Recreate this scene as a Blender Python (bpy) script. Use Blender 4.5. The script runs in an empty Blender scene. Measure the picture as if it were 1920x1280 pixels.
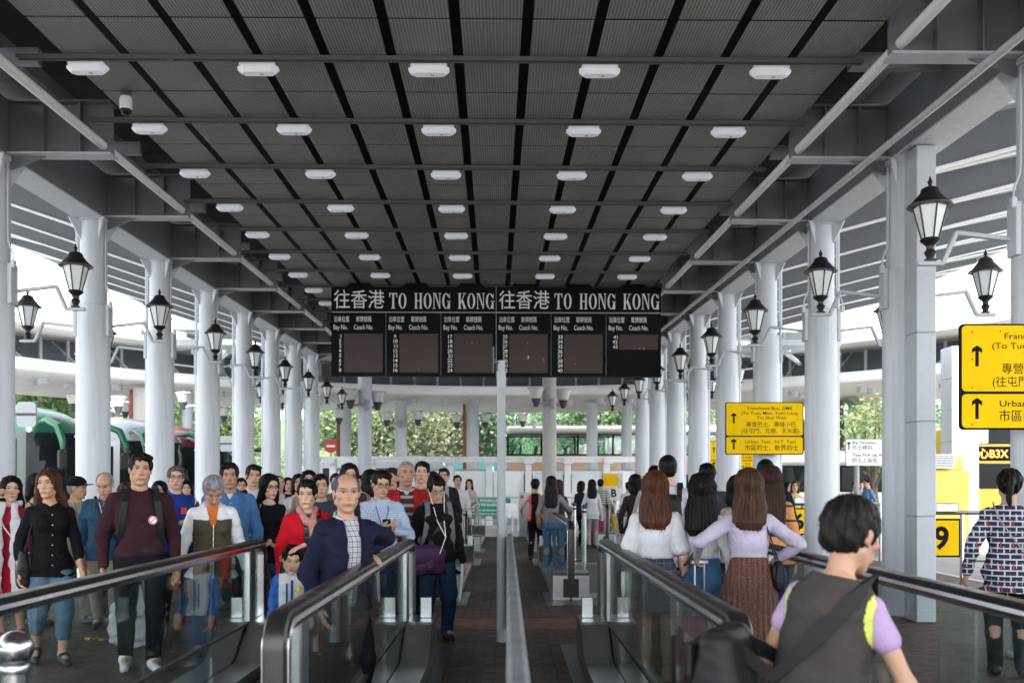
import bpy, math, random
import numpy as np
from mathutils import Vector, Matrix, Euler
random.seed(7); rng = np.random.default_rng(7)
R = math.radians
C = bpy.context.scene.collection
scene = bpy.context.scene
# ---------------------------------------------------------------- camera
CAMZ = 1.5
F = 1800.0                     # focal length in pixels of a 1920 px wide picture
PX, PY = 950.0, 908.0          # where the level line of sight meets the picture
cam = bpy.data.cameras.new('camera'); camo = bpy.data.objects.new('camera', cam); C.objects.link(camo)
cam.sensor_width = 36; cam.lens = F/1920*36
cam.shift_x = (960-PX)/1920; cam.shift_y = (PY-640)/1920
camo.location = (0, 0, CAMZ); camo.rotation_euler = (R(90), 0, 0)
cam.clip_start = 0.1; cam.clip_end = 1000
cam.dof.use_dof = True; cam.dof.focus_distance = 9.5; cam.dof.aperture_fstop = 2.8
scene.camera = camo
# ---------------------------------------------------------------- world, sun, exposure
SUN_EL, SUN_ROT = 64, 165
w = bpy.data.worlds.new("World"); scene.world = w; w.use_nodes = True
nt = w.node_tree; bg = nt.nodes['Background']
sky = nt.nodes.new('ShaderNodeTexSky'); sky.sky_type = 'NISHITA'; sky.sun_disc = False
sky.sun_elevation = R(SUN_EL); sky.sun_rotation = R(SUN_ROT); sky.air_density = 1.0; sky.dust_density = 1.5
hs = nt.nodes.new('ShaderNodeHueSaturation'); hs.inputs['Saturation'].default_value = 0.22; hs.inputs['Value'].default_value = 1.25
nt.links.new(sky.outputs[0], hs.inputs['Color']); nt.links.new(hs.outputs[0], bg.inputs['Color'])
bg.inputs['Strength'].default_value = 0.15
sl = bpy.data.lights.new('sun', 'SUN'); sl.energy = 3.2; sl.angle = R(9); sl.color = (1, .96, .9)
so = bpy.data.objects.new('sun', sl); C.objects.link(so)
so.rotation_euler = (R(90-SUN_EL), 0, R(180-SUN_ROT))
scene.view_settings.view_transform = 'Standard'; scene.view_settings.look = 'None'
scene.view_settings.exposure = 2.3; scene.view_settings.gamma = 1.0
scene.render.engine = 'CYCLES'
scene.cycles.use_denoising = True
scene.cycles.max_bounces = 10; scene.cycles.diffuse_bounces = 5; scene.cycles.glossy_bounces = 4
scene.cycles.transparent_max_bounces = 24; scene.cycles.transmission_bounces = 4
scene.cycles.caustics_reflective = False; scene.cycles.caustics_refractive = False

# ---------------------------------------------------------------- helpers
def W(px, py, d):
    """the world point at distance d that stands at pixel (px, py) of the photograph"""
    return Vector(((px-PX)/F*d, d, CAMZ+(PY-py)/F*d))
KX, KZ, KR = -.0133, .0178, -.006
def RF(x, y, z):
    """roof frame: the roof runs a little across and uphill of the floor; z counts from eye level"""
    return Vector((x+KX*y, y, CAMZ+z+KZ*y+KR*x))

class MB:
    def __init__(s): s.v = []; s.f = []; s.mi = []; s.m = 0
    def add(s, vs, fs):
        n = len(s.v); s.v += [tuple(v) for v in vs]; s.f += [tuple(i+n for i in f) for f in fs]; s.mi += [s.m]*len(fs)
        return s
    def box(s, c, size, rot=None, ch=0.0):
        c = Vector(c); hx, hy, hz = size[0]/2, size[1]/2, size[2]/2
        M = rot if isinstance(rot, Matrix) else (Euler(rot).to_matrix() if rot else Matrix.Identity(3))
        if ch <= 0:
            vs = [(x, y, z) for x in (-hx, hx) for y in (-hy, hy) for z in (-hz, hz)]
            fs = [(0,1,3,2),(4,6,7,5),(0,4,5,1),(2,3,7,6),(0,2,6,4),(1,5,7,3)]
        else:
            ch = min(ch, hx*.9, hy*.9, hz*.9); vs = []; idx = {}
            for sx in (-1,1):
                for sy in (-1,1):
                    for sz in (-1,1):
                        for a in range(3):
                            p = [sx*hx, sy*hy, sz*hz]; sg = (sx, sy, sz)
                            for b in range(3):
                                if b != a: p[b] -= sg[b]*ch
                            idx[(sx,sy,sz,a)] = len(vs); vs.append(p)
            fs = []
            for a in range(3):
                b, c2 = (a+1)%3, (a+2)%3
                for sg in (-1,1):
                    q = []
                    for tb, tc in ((-1,-1),(1,-1),(1,1),(-1,1)):
                        k = [0,0,0]; k[a] = sg; k[b] = tb; k[c2] = tc; q.append(idx[tuple(k)+(a,)])
                    fs.append(tuple(q if sg > 0 else q[::-1]))
                for tb in (-1,1):
                    for tc in (-1,1):      # edge parallel to a
                        k1 = [0,0,0]; k1[a] = -1; k1[b] = tb; k1[c2] = tc; k2 = list(k1); k2[a] = 1
                        q = [idx[tuple(k1)+(b,)], idx[tuple(k2)+(b,)], idx[tuple(k2)+(c2,)], idx[tuple(k1)+(c2,)]]
                        fs.append(tuple(q if tb*tc < 0 else q[::-1]))
            for sx in (-1,1):
                for sy in (-1,1):
                    for sz in (-1,1):
                        q = [idx[(sx,sy,sz,a)] for a in range(3)]
                        fs.append(tuple(q if sx*sy*sz > 0 else q[::-1]))
        return s.add([c+M@Vector(v) for v in vs], fs)
    def hexa(s, p):       # 8 corners: bottom loop then top loop
        return s.add(p, [(3,2,1,0),(4,5,6,7),(0,1,5,4),(1,2,6,5),(2,3,7,6),(3,0,4,7)])
    def cyl(s, a, b, ra, rb=None, n=16, caps=True):
        return s.loft([(a, ra), (b, ra if rb is None else rb)], n, caps)
    def loft(s, pts, n=12, caps=True, up=None):
        """a tube through (point, radius) pairs"""
        P = [Vector(p) for p, r in pts]; rr = [r for p, r in pts]; vs = []; fs = []
        prev = None
        for i, p in enumerate(P):
            t = (P[min(i+1, len(P)-1)]-P[max(i-1, 0)])
            if t.length < 1e-9: t = Vector((0,0,1))
            t.normalize()
            if prev is None:
                u = Vector(up) if up else (Vector((1,0,0)) if abs(t.z) > .9 else Vector((0,0,1)))
            else: u = prev
            u = (u-t*u.dot(t)); u.normalize(); prev = u; v = t.cross(u)
            for k in range(n):
                a = 2*math.pi*k/n; vs.append(p+(u*math.cos(a)+v*math.sin(a))*rr[i])
        for i in range(len(P)-1):
            for k in range(n):
                k2 = (k+1)%n; fs.append((i*n+k, i*n+k2, (i+1)*n+k2, (i+1)*n+k))
        if caps: fs.append(tuple(range(n-1,-1,-1))); fs.append(tuple((len(P)-1)*n+k for k in range(n)))
        return s.add(vs, fs)
    def tube(s, path, r, n=8): return s.loft([(p, r) for p in path], n)
    def lathe(s, c, prof, n=16, M=None, ang0=0.0):
        c = Vector(c); vs = []; fs = []
        for r, z in prof:
            for k in range(n):
                a = 2*math.pi*k/n+ang0; v = Vector((r*math.cos(a), r*math.sin(a), z)); vs.append(c+(M@v if M else v))
        for i in range(len(prof)-1):
            for k in range(n):
                k2 = (k+1)%n; fs.append((i*n+k, i*n+k2, (i+1)*n+k2, (i+1)*n+k))
        fs.append(tuple(range(n-1,-1,-1))); fs.append(tuple((len(prof)-1)*n+k for k in range(n)))
        return s.add(vs, fs)
    def prism(s, poly, d, fn=None):
        """a polygon in (u,v) extruded along w from 0 to d; fn maps (u,v,w) to the world"""
        fn = fn or (lambda u, v, w: (u, v, w)); n = len(poly)
        vs = [fn(u, v, 0) for u, v in poly]+[fn(u, v, d) for u, v in poly]
        fs = [tuple(range(n-1,-1,-1)), tuple(range(n, 2*n))]+[(i, (i+1)%n, n+(i+1)%n, n+i) for i in range(n)]
        return s.add(vs, fs)
    def sweep(s, path, prof, closed=False):
        """prof (list of (a,b)) carried along path given as (origin, axis_a, axis_b)"""
        n = len(prof); vs = []; fs = []
        for o, ua, ub in path:
            for a, b in prof: vs.append(Vector(o)+Vector(ua)*a+Vector(ub)*b)
        for i in range(len(path)-1):
            for k in range(n):
                k2 = (k+1)%n; fs.append((i*n+k, i*n+k2, (i+1)*n+k2, (i+1)*n+k))
        if not closed: fs.append(tuple(range(n-1,-1,-1))); fs.append(tuple((len(path)-1)*n+k for k in range(n)))
        return s.add(vs, fs)
    def build(s, name, mats, parent=None, smooth=True, ang=32, color=None):
        me = bpy.data.meshes.new(name); me.from_pydata([tuple(v) for v in s.v], [], s.f)
        mats = mats if isinstance(mats, (list, tuple)) else [mats]
        for m in mats: me.materials.append(m)
        if len(mats) > 1: me.polygons.foreach_set('material_index', s.mi)
        me.update()
        import bmesh
        bm = bmesh.new(); bm.from_mesh(me); bmesh.ops.recalc_face_normals(bm, faces=bm.faces); bm.to_mesh(me); bm.free()
        if smooth:
            me.polygons.foreach_set('use_smooth', [True]*len(me.polygons)); me.set_sharp_from_angle(angle=R(ang))
        return link(name, me, parent, color)

def link(name, me, parent=None, color=None):
    o = bpy.data.objects.new(name, me); C.objects.link(o)
    if parent is not None:
        o.parent = parent
    if color is not None: o.color = tuple(color)+(1,) if len(color) == 3 else color
    return o
def thing(name, label, cat, loc=(0,0,0), rz=0, group=None):
    o = bpy.data.objects.new(name, None); C.objects.link(o); o.location = loc; o.rotation_euler = (0,0,rz)
    o.empty_display_size = .1
    return tag(o, label, cat, group)
def tag(o, label=None, cat=None, group=None, kind=None):
    if label: o['label'] = label
    if cat: o['category'] = cat
    if group: o['group'] = group
    if kind: o['kind'] = kind
    return o
KIDS = {}
def dup(root, loc, rz=None, label=None, group=None, scale=None):
    r = root.copy(); C.objects.link(r); r.location = loc
    if rz is not None: r.rotation_euler = (0,0,rz)
    if scale: r.scale = (scale,)*3
    if label: r['label'] = label
    if group: r['group'] = group
    kids = KIDS.get(root.name)
    if kids is None: kids = KIDS[root.name] = [(c, list(c.children)) for c in root.children]
    for c0, g0 in kids:
        c = c0.copy(); C.objects.link(c); c.parent = r
        for g in g0:
            d = g.copy(); C.objects.link(d); d.parent = c
    return r

# ---------------------------------------------------------------- materials
def newmat(name):
    m = bpy.data.materials.new(name); m.use_nodes = True
    nt = m.node_tree; b = nt.nodes['Principled BSDF']; return m, nt, b
def N(nt, t, **kw):
    n = nt.nodes.new(t)
    for k, v in kw.items():
        if k in n.inputs: n.inputs[k].default_value = v
        else: setattr(n, k, v)
    return n
def math_(nt, op, a, b=None, c=None, clamp=False):
    n = nt.nodes.new('ShaderNodeMath'); n.operation = op; n.use_clamp = clamp
    for i, x in enumerate((a, b, c)):
        if x is None: continue
        if isinstance(x, (int, float)): n.inputs[i].default_value = x
        else: nt.links.new(x, n.inputs[i])
    return n.outputs[0]
def mixc(nt, fac, a, b, mode='MIX'):
    n = nt.nodes.new('ShaderNodeMix'); n.data_type = 'RGBA'; n.blend_type = mode
    for sck, x in ((n.inputs[0], fac), (n.inputs[6], a), (n.inputs[7], b)):
        if isinstance(x, (int, float)): sck.default_value = x
        elif isinstance(x, tuple): sck.default_value = x if len(x) == 4 else x+(1,)
        else: nt.links.new(x, sck)
    return n.outputs[2]
def coord(nt, which='Object', scale=(1,1,1), rot=(0,0,0)):
    tc = nt.nodes.new('ShaderNodeTexCoord'); mp = nt.nodes.new('ShaderNodeMapping')
    mp.inputs['Scale'].default_value = scale; mp.inputs['Rotation'].default_value = rot
    nt.links.new(tc.outputs[which], mp.inputs[0]); return mp.outputs[0]
def noise(nt, vec, scale, detail=4, rough=.55):
    n = N(nt, 'ShaderNodeTexNoise', Scale=scale, Detail=detail, Roughness=rough); nt.links.new(vec, n.inputs['Vector']); return n.outputs['Fac']
def ramp(nt, fac, *stops):
    n = nt.nodes.new('ShaderNodeValToRGB'); cr = n.color_ramp
    while len(cr.elements) < len(stops): cr.elements.new(.5)
    for e, (p, c) in zip(cr.elements, stops):
        e.position = p; e.color = (c, c, c, 1) if isinstance(c, (int, float)) else (tuple(c)+(1,))[:4]
    nt.links.new(fac, n.inputs[0]); return n.outputs[0]
def bump(nt, b, h, strength=.3, dist=.01):
    n = N(nt, 'ShaderNodeBump', Strength=strength, Distance=dist); nt.links.new(h, n.inputs['Height']); nt.links.new(n.outputs[0], b.inputs['Normal'])
def paint(name, col, rough=.5, metal=0, var=.12, vscale=1.5, bmp=0, bscale=40, spec=None, stretch=(1,1,1), coat=0):
    """paint, metal or plastic with worn, uneven tone"""
    m, nt, b = newmat(name); v = coord(nt, 'Object', stretch)
    n1 = noise(nt, v, vscale, 6, .65); n2 = noise(nt, v, vscale*9, 3)
    f = math_(nt, 'ADD', math_(nt, 'MULTIPLY', n1, .7), math_(nt, 'MULTIPLY', n2, .3))
    dark = tuple(c*(1-2.2*var) for c in col); lite = tuple(min(1, c*(1+1.2*var)) for c in col)
    c = ramp(nt, f, (.3, dark), (.5, col), (.72, lite)); nt.links.new(c, b.inputs['Base Color'])
    r = ramp(nt, n1, (.3, min(1, rough*1.25)), (.7, rough*.85)); nt.links.new(r, b.inputs['Roughness'])
    b.inputs['Metallic'].default_value = metal
    if spec is not None: b.inputs['Specular IOR Level'].default_value = spec
    if coat: b.inputs['Coat Weight'].default_value = coat
    if bmp: bump(nt, b, noise(nt, v, bscale, 3), bmp, .004)
    return m
def glassy(name, tint=(.85,.93,.92), f0=.045, rough=0.0, dirt=.0, milk=(.8,.85,.85)):
    """a clear pane: see-through, with reflections that grow towards grazing angles"""
    m, nt, b = newmat(name); out = nt.nodes['Material Output']; nt.nodes.remove(b)
    lw = N(nt, 'ShaderNodeLayerWeight', Blend=.5)
    p5 = math_(nt, 'POWER', lw.outputs['Facing'], 5.0)
    fr = math_(nt, 'MULTIPLY_ADD', p5, 1-f0, f0, True)
    tr = nt.nodes.new('ShaderNodeBsdfTransparent'); tr.inputs[0].default_value = tint+(1,)
    gl = nt.nodes.new('ShaderNodeBsdfGlossy'); gl.inputs['Roughness'].default_value = rough; gl.inputs[0].default_value = (1,1,1,1)
    mx = nt.nodes.new('ShaderNodeMixShader'); nt.links.new(fr, mx.inputs[0]); nt.links.new(tr.outputs[0], mx.inputs[1]); nt.links.new(gl.outputs[0], mx.inputs[2])
    last = mx.outputs[0]
    if dirt:
        di = nt.nodes.new('ShaderNodeBsdfDiffuse'); di.inputs[0].default_value = milk+(1,)
        v = coord(nt, 'Object', (6, 6, .8)); d1 = noise(nt, v, 3, 5, .7)
        v2 = coord(nt, 'Object'); d2 = noise(nt, v2, 1.7, 4, .6)
        f = math_(nt, 'MULTIPLY', ramp(nt, d1, (.45, 0), (.75, 1)), ramp(nt, d2, (.4, .1), (.7, 1)))
        f = math_(nt, 'MULTIPLY', f, dirt, None, True)
        m2 = nt.nodes.new('ShaderNodeMixShader'); nt.links.new(f, m2.inputs[0]); nt.links.new(last, m2.inputs[1]); nt.links.new(di.outputs[0], m2.inputs[2]); last = m2.outputs[0]
    nt.links.new(last, out.inputs[0]); return m
def obcol(name, rough=.8, var=.18, vscale=9, bmp=.25, bscale=60, metal=0, spec=.3, sheen=0, stretch=(1,1,1)):
    """fabric, plastic or hair that takes its colour from the object"""
    m, nt, b = newmat(name); oi = nt.nodes.new('ShaderNodeObjectInfo'); v = coord(nt, 'Object', stretch)
    n1 = noise(nt, v, vscale, 5, .6); g = ramp(nt, n1, (.3, 1-var*1.6), (.7, 1+0*var))
    nt.links.new(mixc(nt, 1.0, oi.outputs['Color'], g, 'MULTIPLY'), b.inputs['Base Color'])
    b.inputs['Roughness'].default_value = rough; b.inputs['Metallic'].default_value = metal; b.inputs['Specular IOR Level'].default_value = spec
    if sheen: b.inputs['Sheen Weight'].default_value = sheen
    if bmp: bump(nt, b, noise(nt, v, bscale, 4), bmp, .006)
    return m
M = {}
def streaked(name, col, rough):
    m, nt, b = newmat(name); v = coord(nt, 'Object', (5,5,.35)); v2 = coord(nt, 'Object')
    n1 = noise(nt, v, 2.2, 5, .65); n2 = noise(nt, v2, 2.4, 6, .7); n3 = noise(nt, v2, 14, 4, .7)
    c = mixc(nt, ramp(nt, n1, (.46, 0), (.72, .38)), col, tuple(q*.55 for q in col)); c = mixc(nt, ramp(nt, n2, (.58, 0), (.75, .22)), c, tuple(q*.6 for q in col)); c = mixc(nt, ramp(nt, n3, (.66, 0), (.72, .35)), c, (.30,.29,.27))
    nt.links.new(c, b.inputs['Base Color']); b.inputs['Roughness'].default_value = rough; bump(nt, b, n2, .08, .01); return m
M['white'] = streaked('white_steel_paint', (.585,.62,.665), .42)
M['grey_steel'] = paint('grey_steel_paint', (.50,.53,.57), .45, var=.06, vscale=.7)
M['dim_steel'] = paint('dull_steel_paint', (.36,.38,.41), .5, var=.1, vscale=.6)
M['dark'] = paint('dark_steel', (.06,.06,.065), .5, var=.2)
M['black'] = paint('black_iron', (.012,.012,.013), .38, var=.3, vscale=6)
M['void'] = paint('dark_roof_void', (.012,.012,.012), .9, var=.2)
M['inox'] = paint('brushed_stainless', (.56,.57,.58), .22, 1, var=.06, vscale=3, stretch=(1,1,8))
M['inox_dull'] = paint('dull_stainless', (.42,.43,.44), .34, 1, var=.12, vscale=2, stretch=(3,1,3))
M['rubber'] = paint('black_rubber', (.012,.012,.013), .32, var=.2, vscale=8)
M['glass'] = glassy('balustrade_glass', (.84,.91,.90), .05, 0, .06, (.62,.68,.68))
M['busglass'] = paint('tinted_bus_glass', (.012,.017,.019), .06, 0, var=.2, spec=.14)
M['clearglass'] = glassy('shelter_glass', (.86,.93,.92), .05, 0, .25)
M['concrete'] = paint('pale_concrete', (.52,.51,.48), .8, var=.1, vscale=.8, bmp=.1)
M['beige'] = paint('beige_soffit', (.74,.73,.70), .7, var=.06, vscale=.5)
M['yellow'] = paint('sign_yellow', (.86,.55,.004), .7, var=.04, vscale=2, spec=.1)
M['ink'] = paint('sign_black', (.008,.008,.008), .7, var=.1, spec=.12)
M['chalk'] = paint('sign_white', (.93,.92,.88), .5, var=.03)
M['red'] = paint('red_paint', (.42,.04,.035), .45, var=.1)
M['green'] = paint('green_paint', (.01,.30,.20), .45, var=.06)
M['plastic_white'] = paint('white_plastic', (.75,.76,.78), .35, var=.04)
M['rail'] = paint('ceiling_rail_steel', (.09,.09,.092), .45, var=.1)
M['beamshade'] = paint('shaded_beam_paint', (.165,.178,.195), .4, var=.07, vscale=.7)  # same steel as the pale flanges, darkened: shade put into the colour
M['brightwhite'] = paint('bright_white_paint', (.86,.87,.88), .4, var=.04, vscale=.9)
M['dim_white'] = paint('weathered_pole_paint', (.27,.29,.30), .4, var=.08)
# ================================================================ ground
def paver_mat():
    m, nt, b = newmat('brown_pavers'); v = coord(nt, 'Object', (1,1,1))
    br = N(nt, 'ShaderNodeTexBrick', Scale=1.0); br.offset = .5
    br.inputs['Brick Width'].default_value = .20; br.inputs['Row Height'].default_value = .10; br.inputs['Mortar Size'].default_value = .006
    br.inputs['Mortar Smooth'].default_value = .3; br.inputs['Bias'].default_value = 0
    br.inputs['Color1'].default_value = (.090,.070,.059,1); br.inputs['Color2'].default_value = (.160,.124,.100,1); br.inputs['Mortar'].default_value = (.022,.019,.017,1)
    nt.links.new(v, br.inputs['Vector'])
    n1 = noise(nt, v, .6, 5, .6); n2 = noise(nt, v, 7, 4, .7)
    c = mixc(nt, 1, br.outputs['Color'], ramp(nt, n1, (.3, .62), (.7, 1.15)), 'MULTIPLY')
    c = mixc(nt, 1, c, ramp(nt, n2, (.3, .75), (.7, 1.1)), 'MULTIPLY')
    nt.links.new(c, b.inputs['Base Color'])
    nt.links.new(ramp(nt, n1, (.3, .5), (.75, .8)), b.inputs['Roughness']); b.inputs['Specular IOR Level'].default_value = .22
    h = math_(nt, 'ADD', math_(nt, 'MULTIPLY', br.outputs['Fac'], -1.0), math_(nt, 'MULTIPLY', n2, .5)); bump(nt, b, h, .5, .006)
    return m
M['pavers'] = paver_mat()
M['redpavers'] = paint('red_pavers', (.16,.075,.055), .6, var=.25, vscale=5, bmp=.3, bscale=20)
M['granite'] = paint('grey_granite', (.085,.090,.096), .34, var=.16, vscale=1.2, bmp=.05, bscale=120)
M['skylitpaving'] = paint('skylit_paving', (.58,.57,.55), .6, var=.1, vscale=1.2)  # pale tone stands for sky light falling on the open end
M['asphalt'] = paint('pale_bounce_roadway', (.27,.27,.265), .85, var=.15, vscale=.5, bmp=.3, bscale=80)  # base colour raised to bounce light up onto the roof undersides
def sheet(name, x0, x1, y0, y1, z, mat, **kw):
    o = MB().add([(x0,y0,z),(x1,y0,z),(x1,y1,z),(x0,y1,z)], [(0,1,2,3)]).build(name, mat, smooth=False)
    return tag(o, kind='structure')
tag(MB().add([(-400,-200,-.15),(400,-200,-.15),(400,600,-.15),(-400,600,-.15)], [(0,1,2,3)]).build('ground', M['asphalt'], smooth=False), kind='structure')
pb = MB(); pb.box((-.1, 16.0, -.08), (14.8, 40, .16)); tag(pb.build('platform_pavement', M['pavers'], smooth=False), kind='structure')
kb = MB()
for x in (-7.58, 7.38): kb.box((x, 16, -.075), (.156, 40, .155), ch=.012)
tag(kb.build('kerb', M['concrete']), kind='structure')
sheet('skylit_pavement', -7.4, 7.2, 27.6, 35.9, .004, M['skylitpaving'])  # patch of sky light painted as a paler floor
st = MB()
for x0, x1 in ((-1.30,-.50),(.50,1.30)):
    for y0, y1 in ((7.1,9.0),(11.9,13.4),(17.8,19.4),(21.2,22.4)):
        st.add([(x0,y0,.004),(x1,y0,.004),(x1,y1,.004),(x0,y1,.004)], [(0,1,2,3)])
tag(st.build('granite_pavement', M['granite'], smooth=False), kind='structure')
rb = MB()
for x0, x1 in ((-1.9,-.05),(.12,1.9)):
    rb.add([(x0,9.95,.004),(x1,9.95,.004),(x1,10.75,.004),(x0,10.75,.004)], [(0,1,2,3)])
tag(rb.build('red_pavement_band', M['redpavers'], smooth=False), kind='structure')

# ================================================================ roof of the station
HB, HC, HP = 3.545, 3.80, 3.72          # underside of beams, ceiling panels, rails (above eye level, roof frame)
XL, XR = -5.8, 4.74
COLY = [2.75+2.79*i for i in range(11)]  # 2.75 ... 30.65
YR0, YR1 = -3.0, 31.2
def rbox(mb, x0, x1, y0, y1, z0, z1):
    mb.hexa([RF(x0,y0,z0),RF(x1,y0,z0),RF(x1,y1,z0),RF(x0,y1,z0),RF(x0,y0,z1),RF(x1,y0,z1),RF(x1,y1,z1),RF(x0,y1,z1)])
roof = thing('station_roof', 'long grey steel station roof with dark panelled ceiling over the walkways', 'roof', RF(-.5, 14, HB))
bpy.context.view_layer.update()
def rpart(mb, name, mat, **kw):
    o = mb.build(name, mat, roof, **kw); o.matrix_parent_inverse = roof.matrix_world.inverted(); return o
def panel_mat():
    m, nt, b = newmat('ribbed_ceiling_panel'); v = coord(nt, 'Object')
    wv = N(nt, 'ShaderNodeTexWave', Scale=11.0, Distortion=0.0, Detail=0.0); wv.wave_type = 'BANDS'; wv.bands_direction = 'X'
    nt.links.new(v, wv.inputs['Vector'])
    n1 = noise(nt, v, 1.1, 5, .6)
    c = mixc(nt, wv.outputs['Fac'], (.145,.139,.132), (.285,.274,.26))
    c = mixc(nt, 1, c, ramp(nt, n1, (.3, .8), (.7, 1.08)), 'MULTIPLY'); nt.links.new(c, b.inputs['Base Color'])
    b.inputs['Roughness'].default_value = .55; b.inputs['Metallic'].default_value = .0
    bump(nt, b, wv.outputs['Fac'], .6, .008)
    return m
M['panel'] = panel_mat()
mb = MB(); PITCH = .617; S = 1.6045
for i in range(-7, 7):
    xc = -.33+PITCH*(i+.5)
    if xc < -4.3 or xc > 3.35: continue
    for k in range(-8, 27):
        yc = 8.96+S/2*(k+.5)
        if yc > YR1-.4: continue
        rbox(mb, xc-.261, xc+.261, yc-S/4+.024, yc+S/4-.024, HC+.004*random.random(), HC+.014)
rpart(mb, 'suspended_ceiling', M['panel'], smooth=False)
mb = MB(); rbox(mb, XL-.2, XR+.2, YR0, YR1, HC+.62, HC+.80); rpart(mb, 'upper_deck', M['void'], smooth=False)
for k in range(-4, 14):
    y = 8.96+S*k-.06
    mb = MB(); rbox(mb, -4.42, 3.42, y-.034, y-.024, HC-.045, HC-.004); rbox(mb, -4.42, 3.42, y+.024, y+.034, HC-.045, HC-.004); rbox(mb, -4.42, 3.42, y-.023, y+.023, HC-.022, HC-.006)
    for xj in (-3.0,-1.4,.2,1.8): rbox(mb, xj-.03, xj+.03, y-.0225, y+.0225, HC-.044, HC-.0225)
    rpart(mb, 'ceiling_rail', M['rail'], smooth=False)
for x in (-4.52, 3.53):
    mb = MB(); mb.loft([(RF(x, YR0+i*(YR1-YR0)/14, HB+.15), .052) for i in range(15)], 14); rpart(mb, 'edge_tube', M['brightwhite'])
for x in (XL, XR):
    mb = MB(); rbox(mb, x-.20, x+.20, YR0, YR1, HB+.01, HB+.66); rpart(mb, 'girder', M['beamshade'], smooth=False)
    mb = MB(); rbox(mb, x-.215, x+.215, YR0, YR1, HB-.012, HB+.009); rpart(mb, 'girder_lit_flange', M['white'], smooth=False)  # added plate, paler than the girder sides: bounced light put into the colour
for y in COLY:
    for sg, xa, xb in ((1, XL+.203, -4.40), (-1, XR-.203, 3.42)):
        mb = MB(); x0, x1 = min(xa, xb), max(xa, xb)
        rbox(mb, x0, x1, y-.012, y+.012, HB+.045, HB+.62); fl = MB(); rbox(fl, x0, x1, y-.11, y+.11, HB+.02, HB+.0445); rpart(fl, 'beam_lit_flange', M['grey_steel'], smooth=False); rbox(mb, x0, x1, y-.11, y+.11, HB+.621, HB+.645)  # bottom flange paler than its web: light from below put into the colour
        for t in (.35, .7):
            xs = x0+(x1-x0)*t; rbox(mb, xs-.008, xs+.008, y-.10, y-.013, HB+.046, HB+.62)
        # haunch by the column
        g = [(xa, HB-.14), (xa+sg*.42, HB+.018), (xa, HB+.018)]
        mb.prism(g, .02, lambda u, v, w_: RF(u, y-.01+w_, v))
        rpart(mb, 'cross_beam', M['beamshade'], smooth=False)
    # short stringers above the beams, beside the ceiling
for x in (-5.05, 4.15):
    mb = MB(); rbox(mb, x-.06, x+.06, YR0, YR1, HB+.66, HB+.82); rpart(mb, 'stringer', M['dim_steel'], smooth=False)
mb = MB()
for i in range(len(COLY)-1):
    y = COLY[i]+1.4
    rbox(mb, 3.6, XR-.21, y-.05, y+.05, HB+.50, HB+.66); rbox(mb, XL+.21, -4.6, y-.05, y+.05, HB+.50, HB+.66)
rpart(mb, 'joist', M['dim_steel'], smooth=False)
mb = MB(); mb.loft([(RF(4.16, YR0+i*(YR1-YR0)/24, 3.43), .034 if i % 2 else .041) for i in range(25)], 12); rpart(mb, 'pipe', M['white'])
# outer wings: rise outwards, with a rafter every half bay
def wing(side, x0, x1, rise):
    L = abs(x1-x0); sg = 1 if x1 > x0 else -1
    def Q(t, y, dz): # t metres outwards
        return RF(x0+sg*t, y, HB+.40+rise*t-.0035*t*t+dz)
    mb = MB(); nT = 10
    for i in range(nT):
        t0, t1 = L*i/nT, L*(i+1)/nT
        mb.hexa([Q(t0,YR0,.0),Q(t1,YR0,.0),Q(t1,YR1,.0),Q(t0,YR1,.0),Q(t0,YR0,.10),Q(t1,YR0,.10),Q(t1,YR1,.10),Q(t0,YR1,.10)])
    rpart(mb, 'wing_deck', M['wingdeck'], smooth=False)
    ys = []
    for a in COLY: ys += [a, a+1.395]
    for j, y in enumerate(ys):
        if y > YR1: continue
        mb = MB(); web = MB(); dep = .50 if j % 2 == 0 else .26
        for i in range(nT):
            t0, t1 = L*i/nT, L*(i+1)/nT; d0 = dep*(1-.72*t0/L); d1 = dep*(1-.72*t1/L)
            web.hexa([Q(t0,y-.012,-d0),Q(t1,y-.012,-d1),Q(t1,y+.012,-d1),Q(t0,y+.012,-d0),Q(t0,y-.012,-.002),Q(t1,y-.012,-.002),Q(t1,y+.012,-.002),Q(t0,y+.012,-.002)])
            mb.hexa([Q(t0,y-.075,-d0-.026),Q(t1,y-.075,-d1-.026),Q(t1,y+.075,-d1-.026),Q(t0,y+.075,-d0-.026),Q(t0,y-.075,-d0-.001),Q(t1,y-.075,-d1-.001),Q(t1,y+.075,-d1-.001),Q(t0,y+.075,-d0-.001)])
        for t in (1.6, 3.6, 5.4):
            if t > L-.4: continue
            d0 = dep*(1-.72*t/L); d1 = dep*(1-.72*(t+.03)/L)
            a = Q(t,y+.013,-d0+.002); b_ = Q(t,y+.013,-.004); c_ = Q(t,y+.55,-.004)
            a2, b2, c2 = Q(t+.02,y+.013,-d0+.002), Q(t+.02,y+.013,-.004), Q(t+.02,y+.55,-.004)
            web.add([a,b_,c_,a2,b2,c2], [(0,1,2),(3,5,4),(0,3,4,1),(1,4,5,2),(0,2,5,3)])
        rpart(web, 'rafter_web', M['beamshade'], smooth=False); rpart(mb, 'rafter_lit_flange', M['brightwhite'], smooth=False)  # white underside on a dark web: light and shade put into the colours
    mb = MB()
    mb.loft([(Q(L+.08, YR0+i*(YR1-YR0)/8, .03), .13) for i in range(9)], 12); rpart(mb, 'eaves_tube', M['white'])
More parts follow.
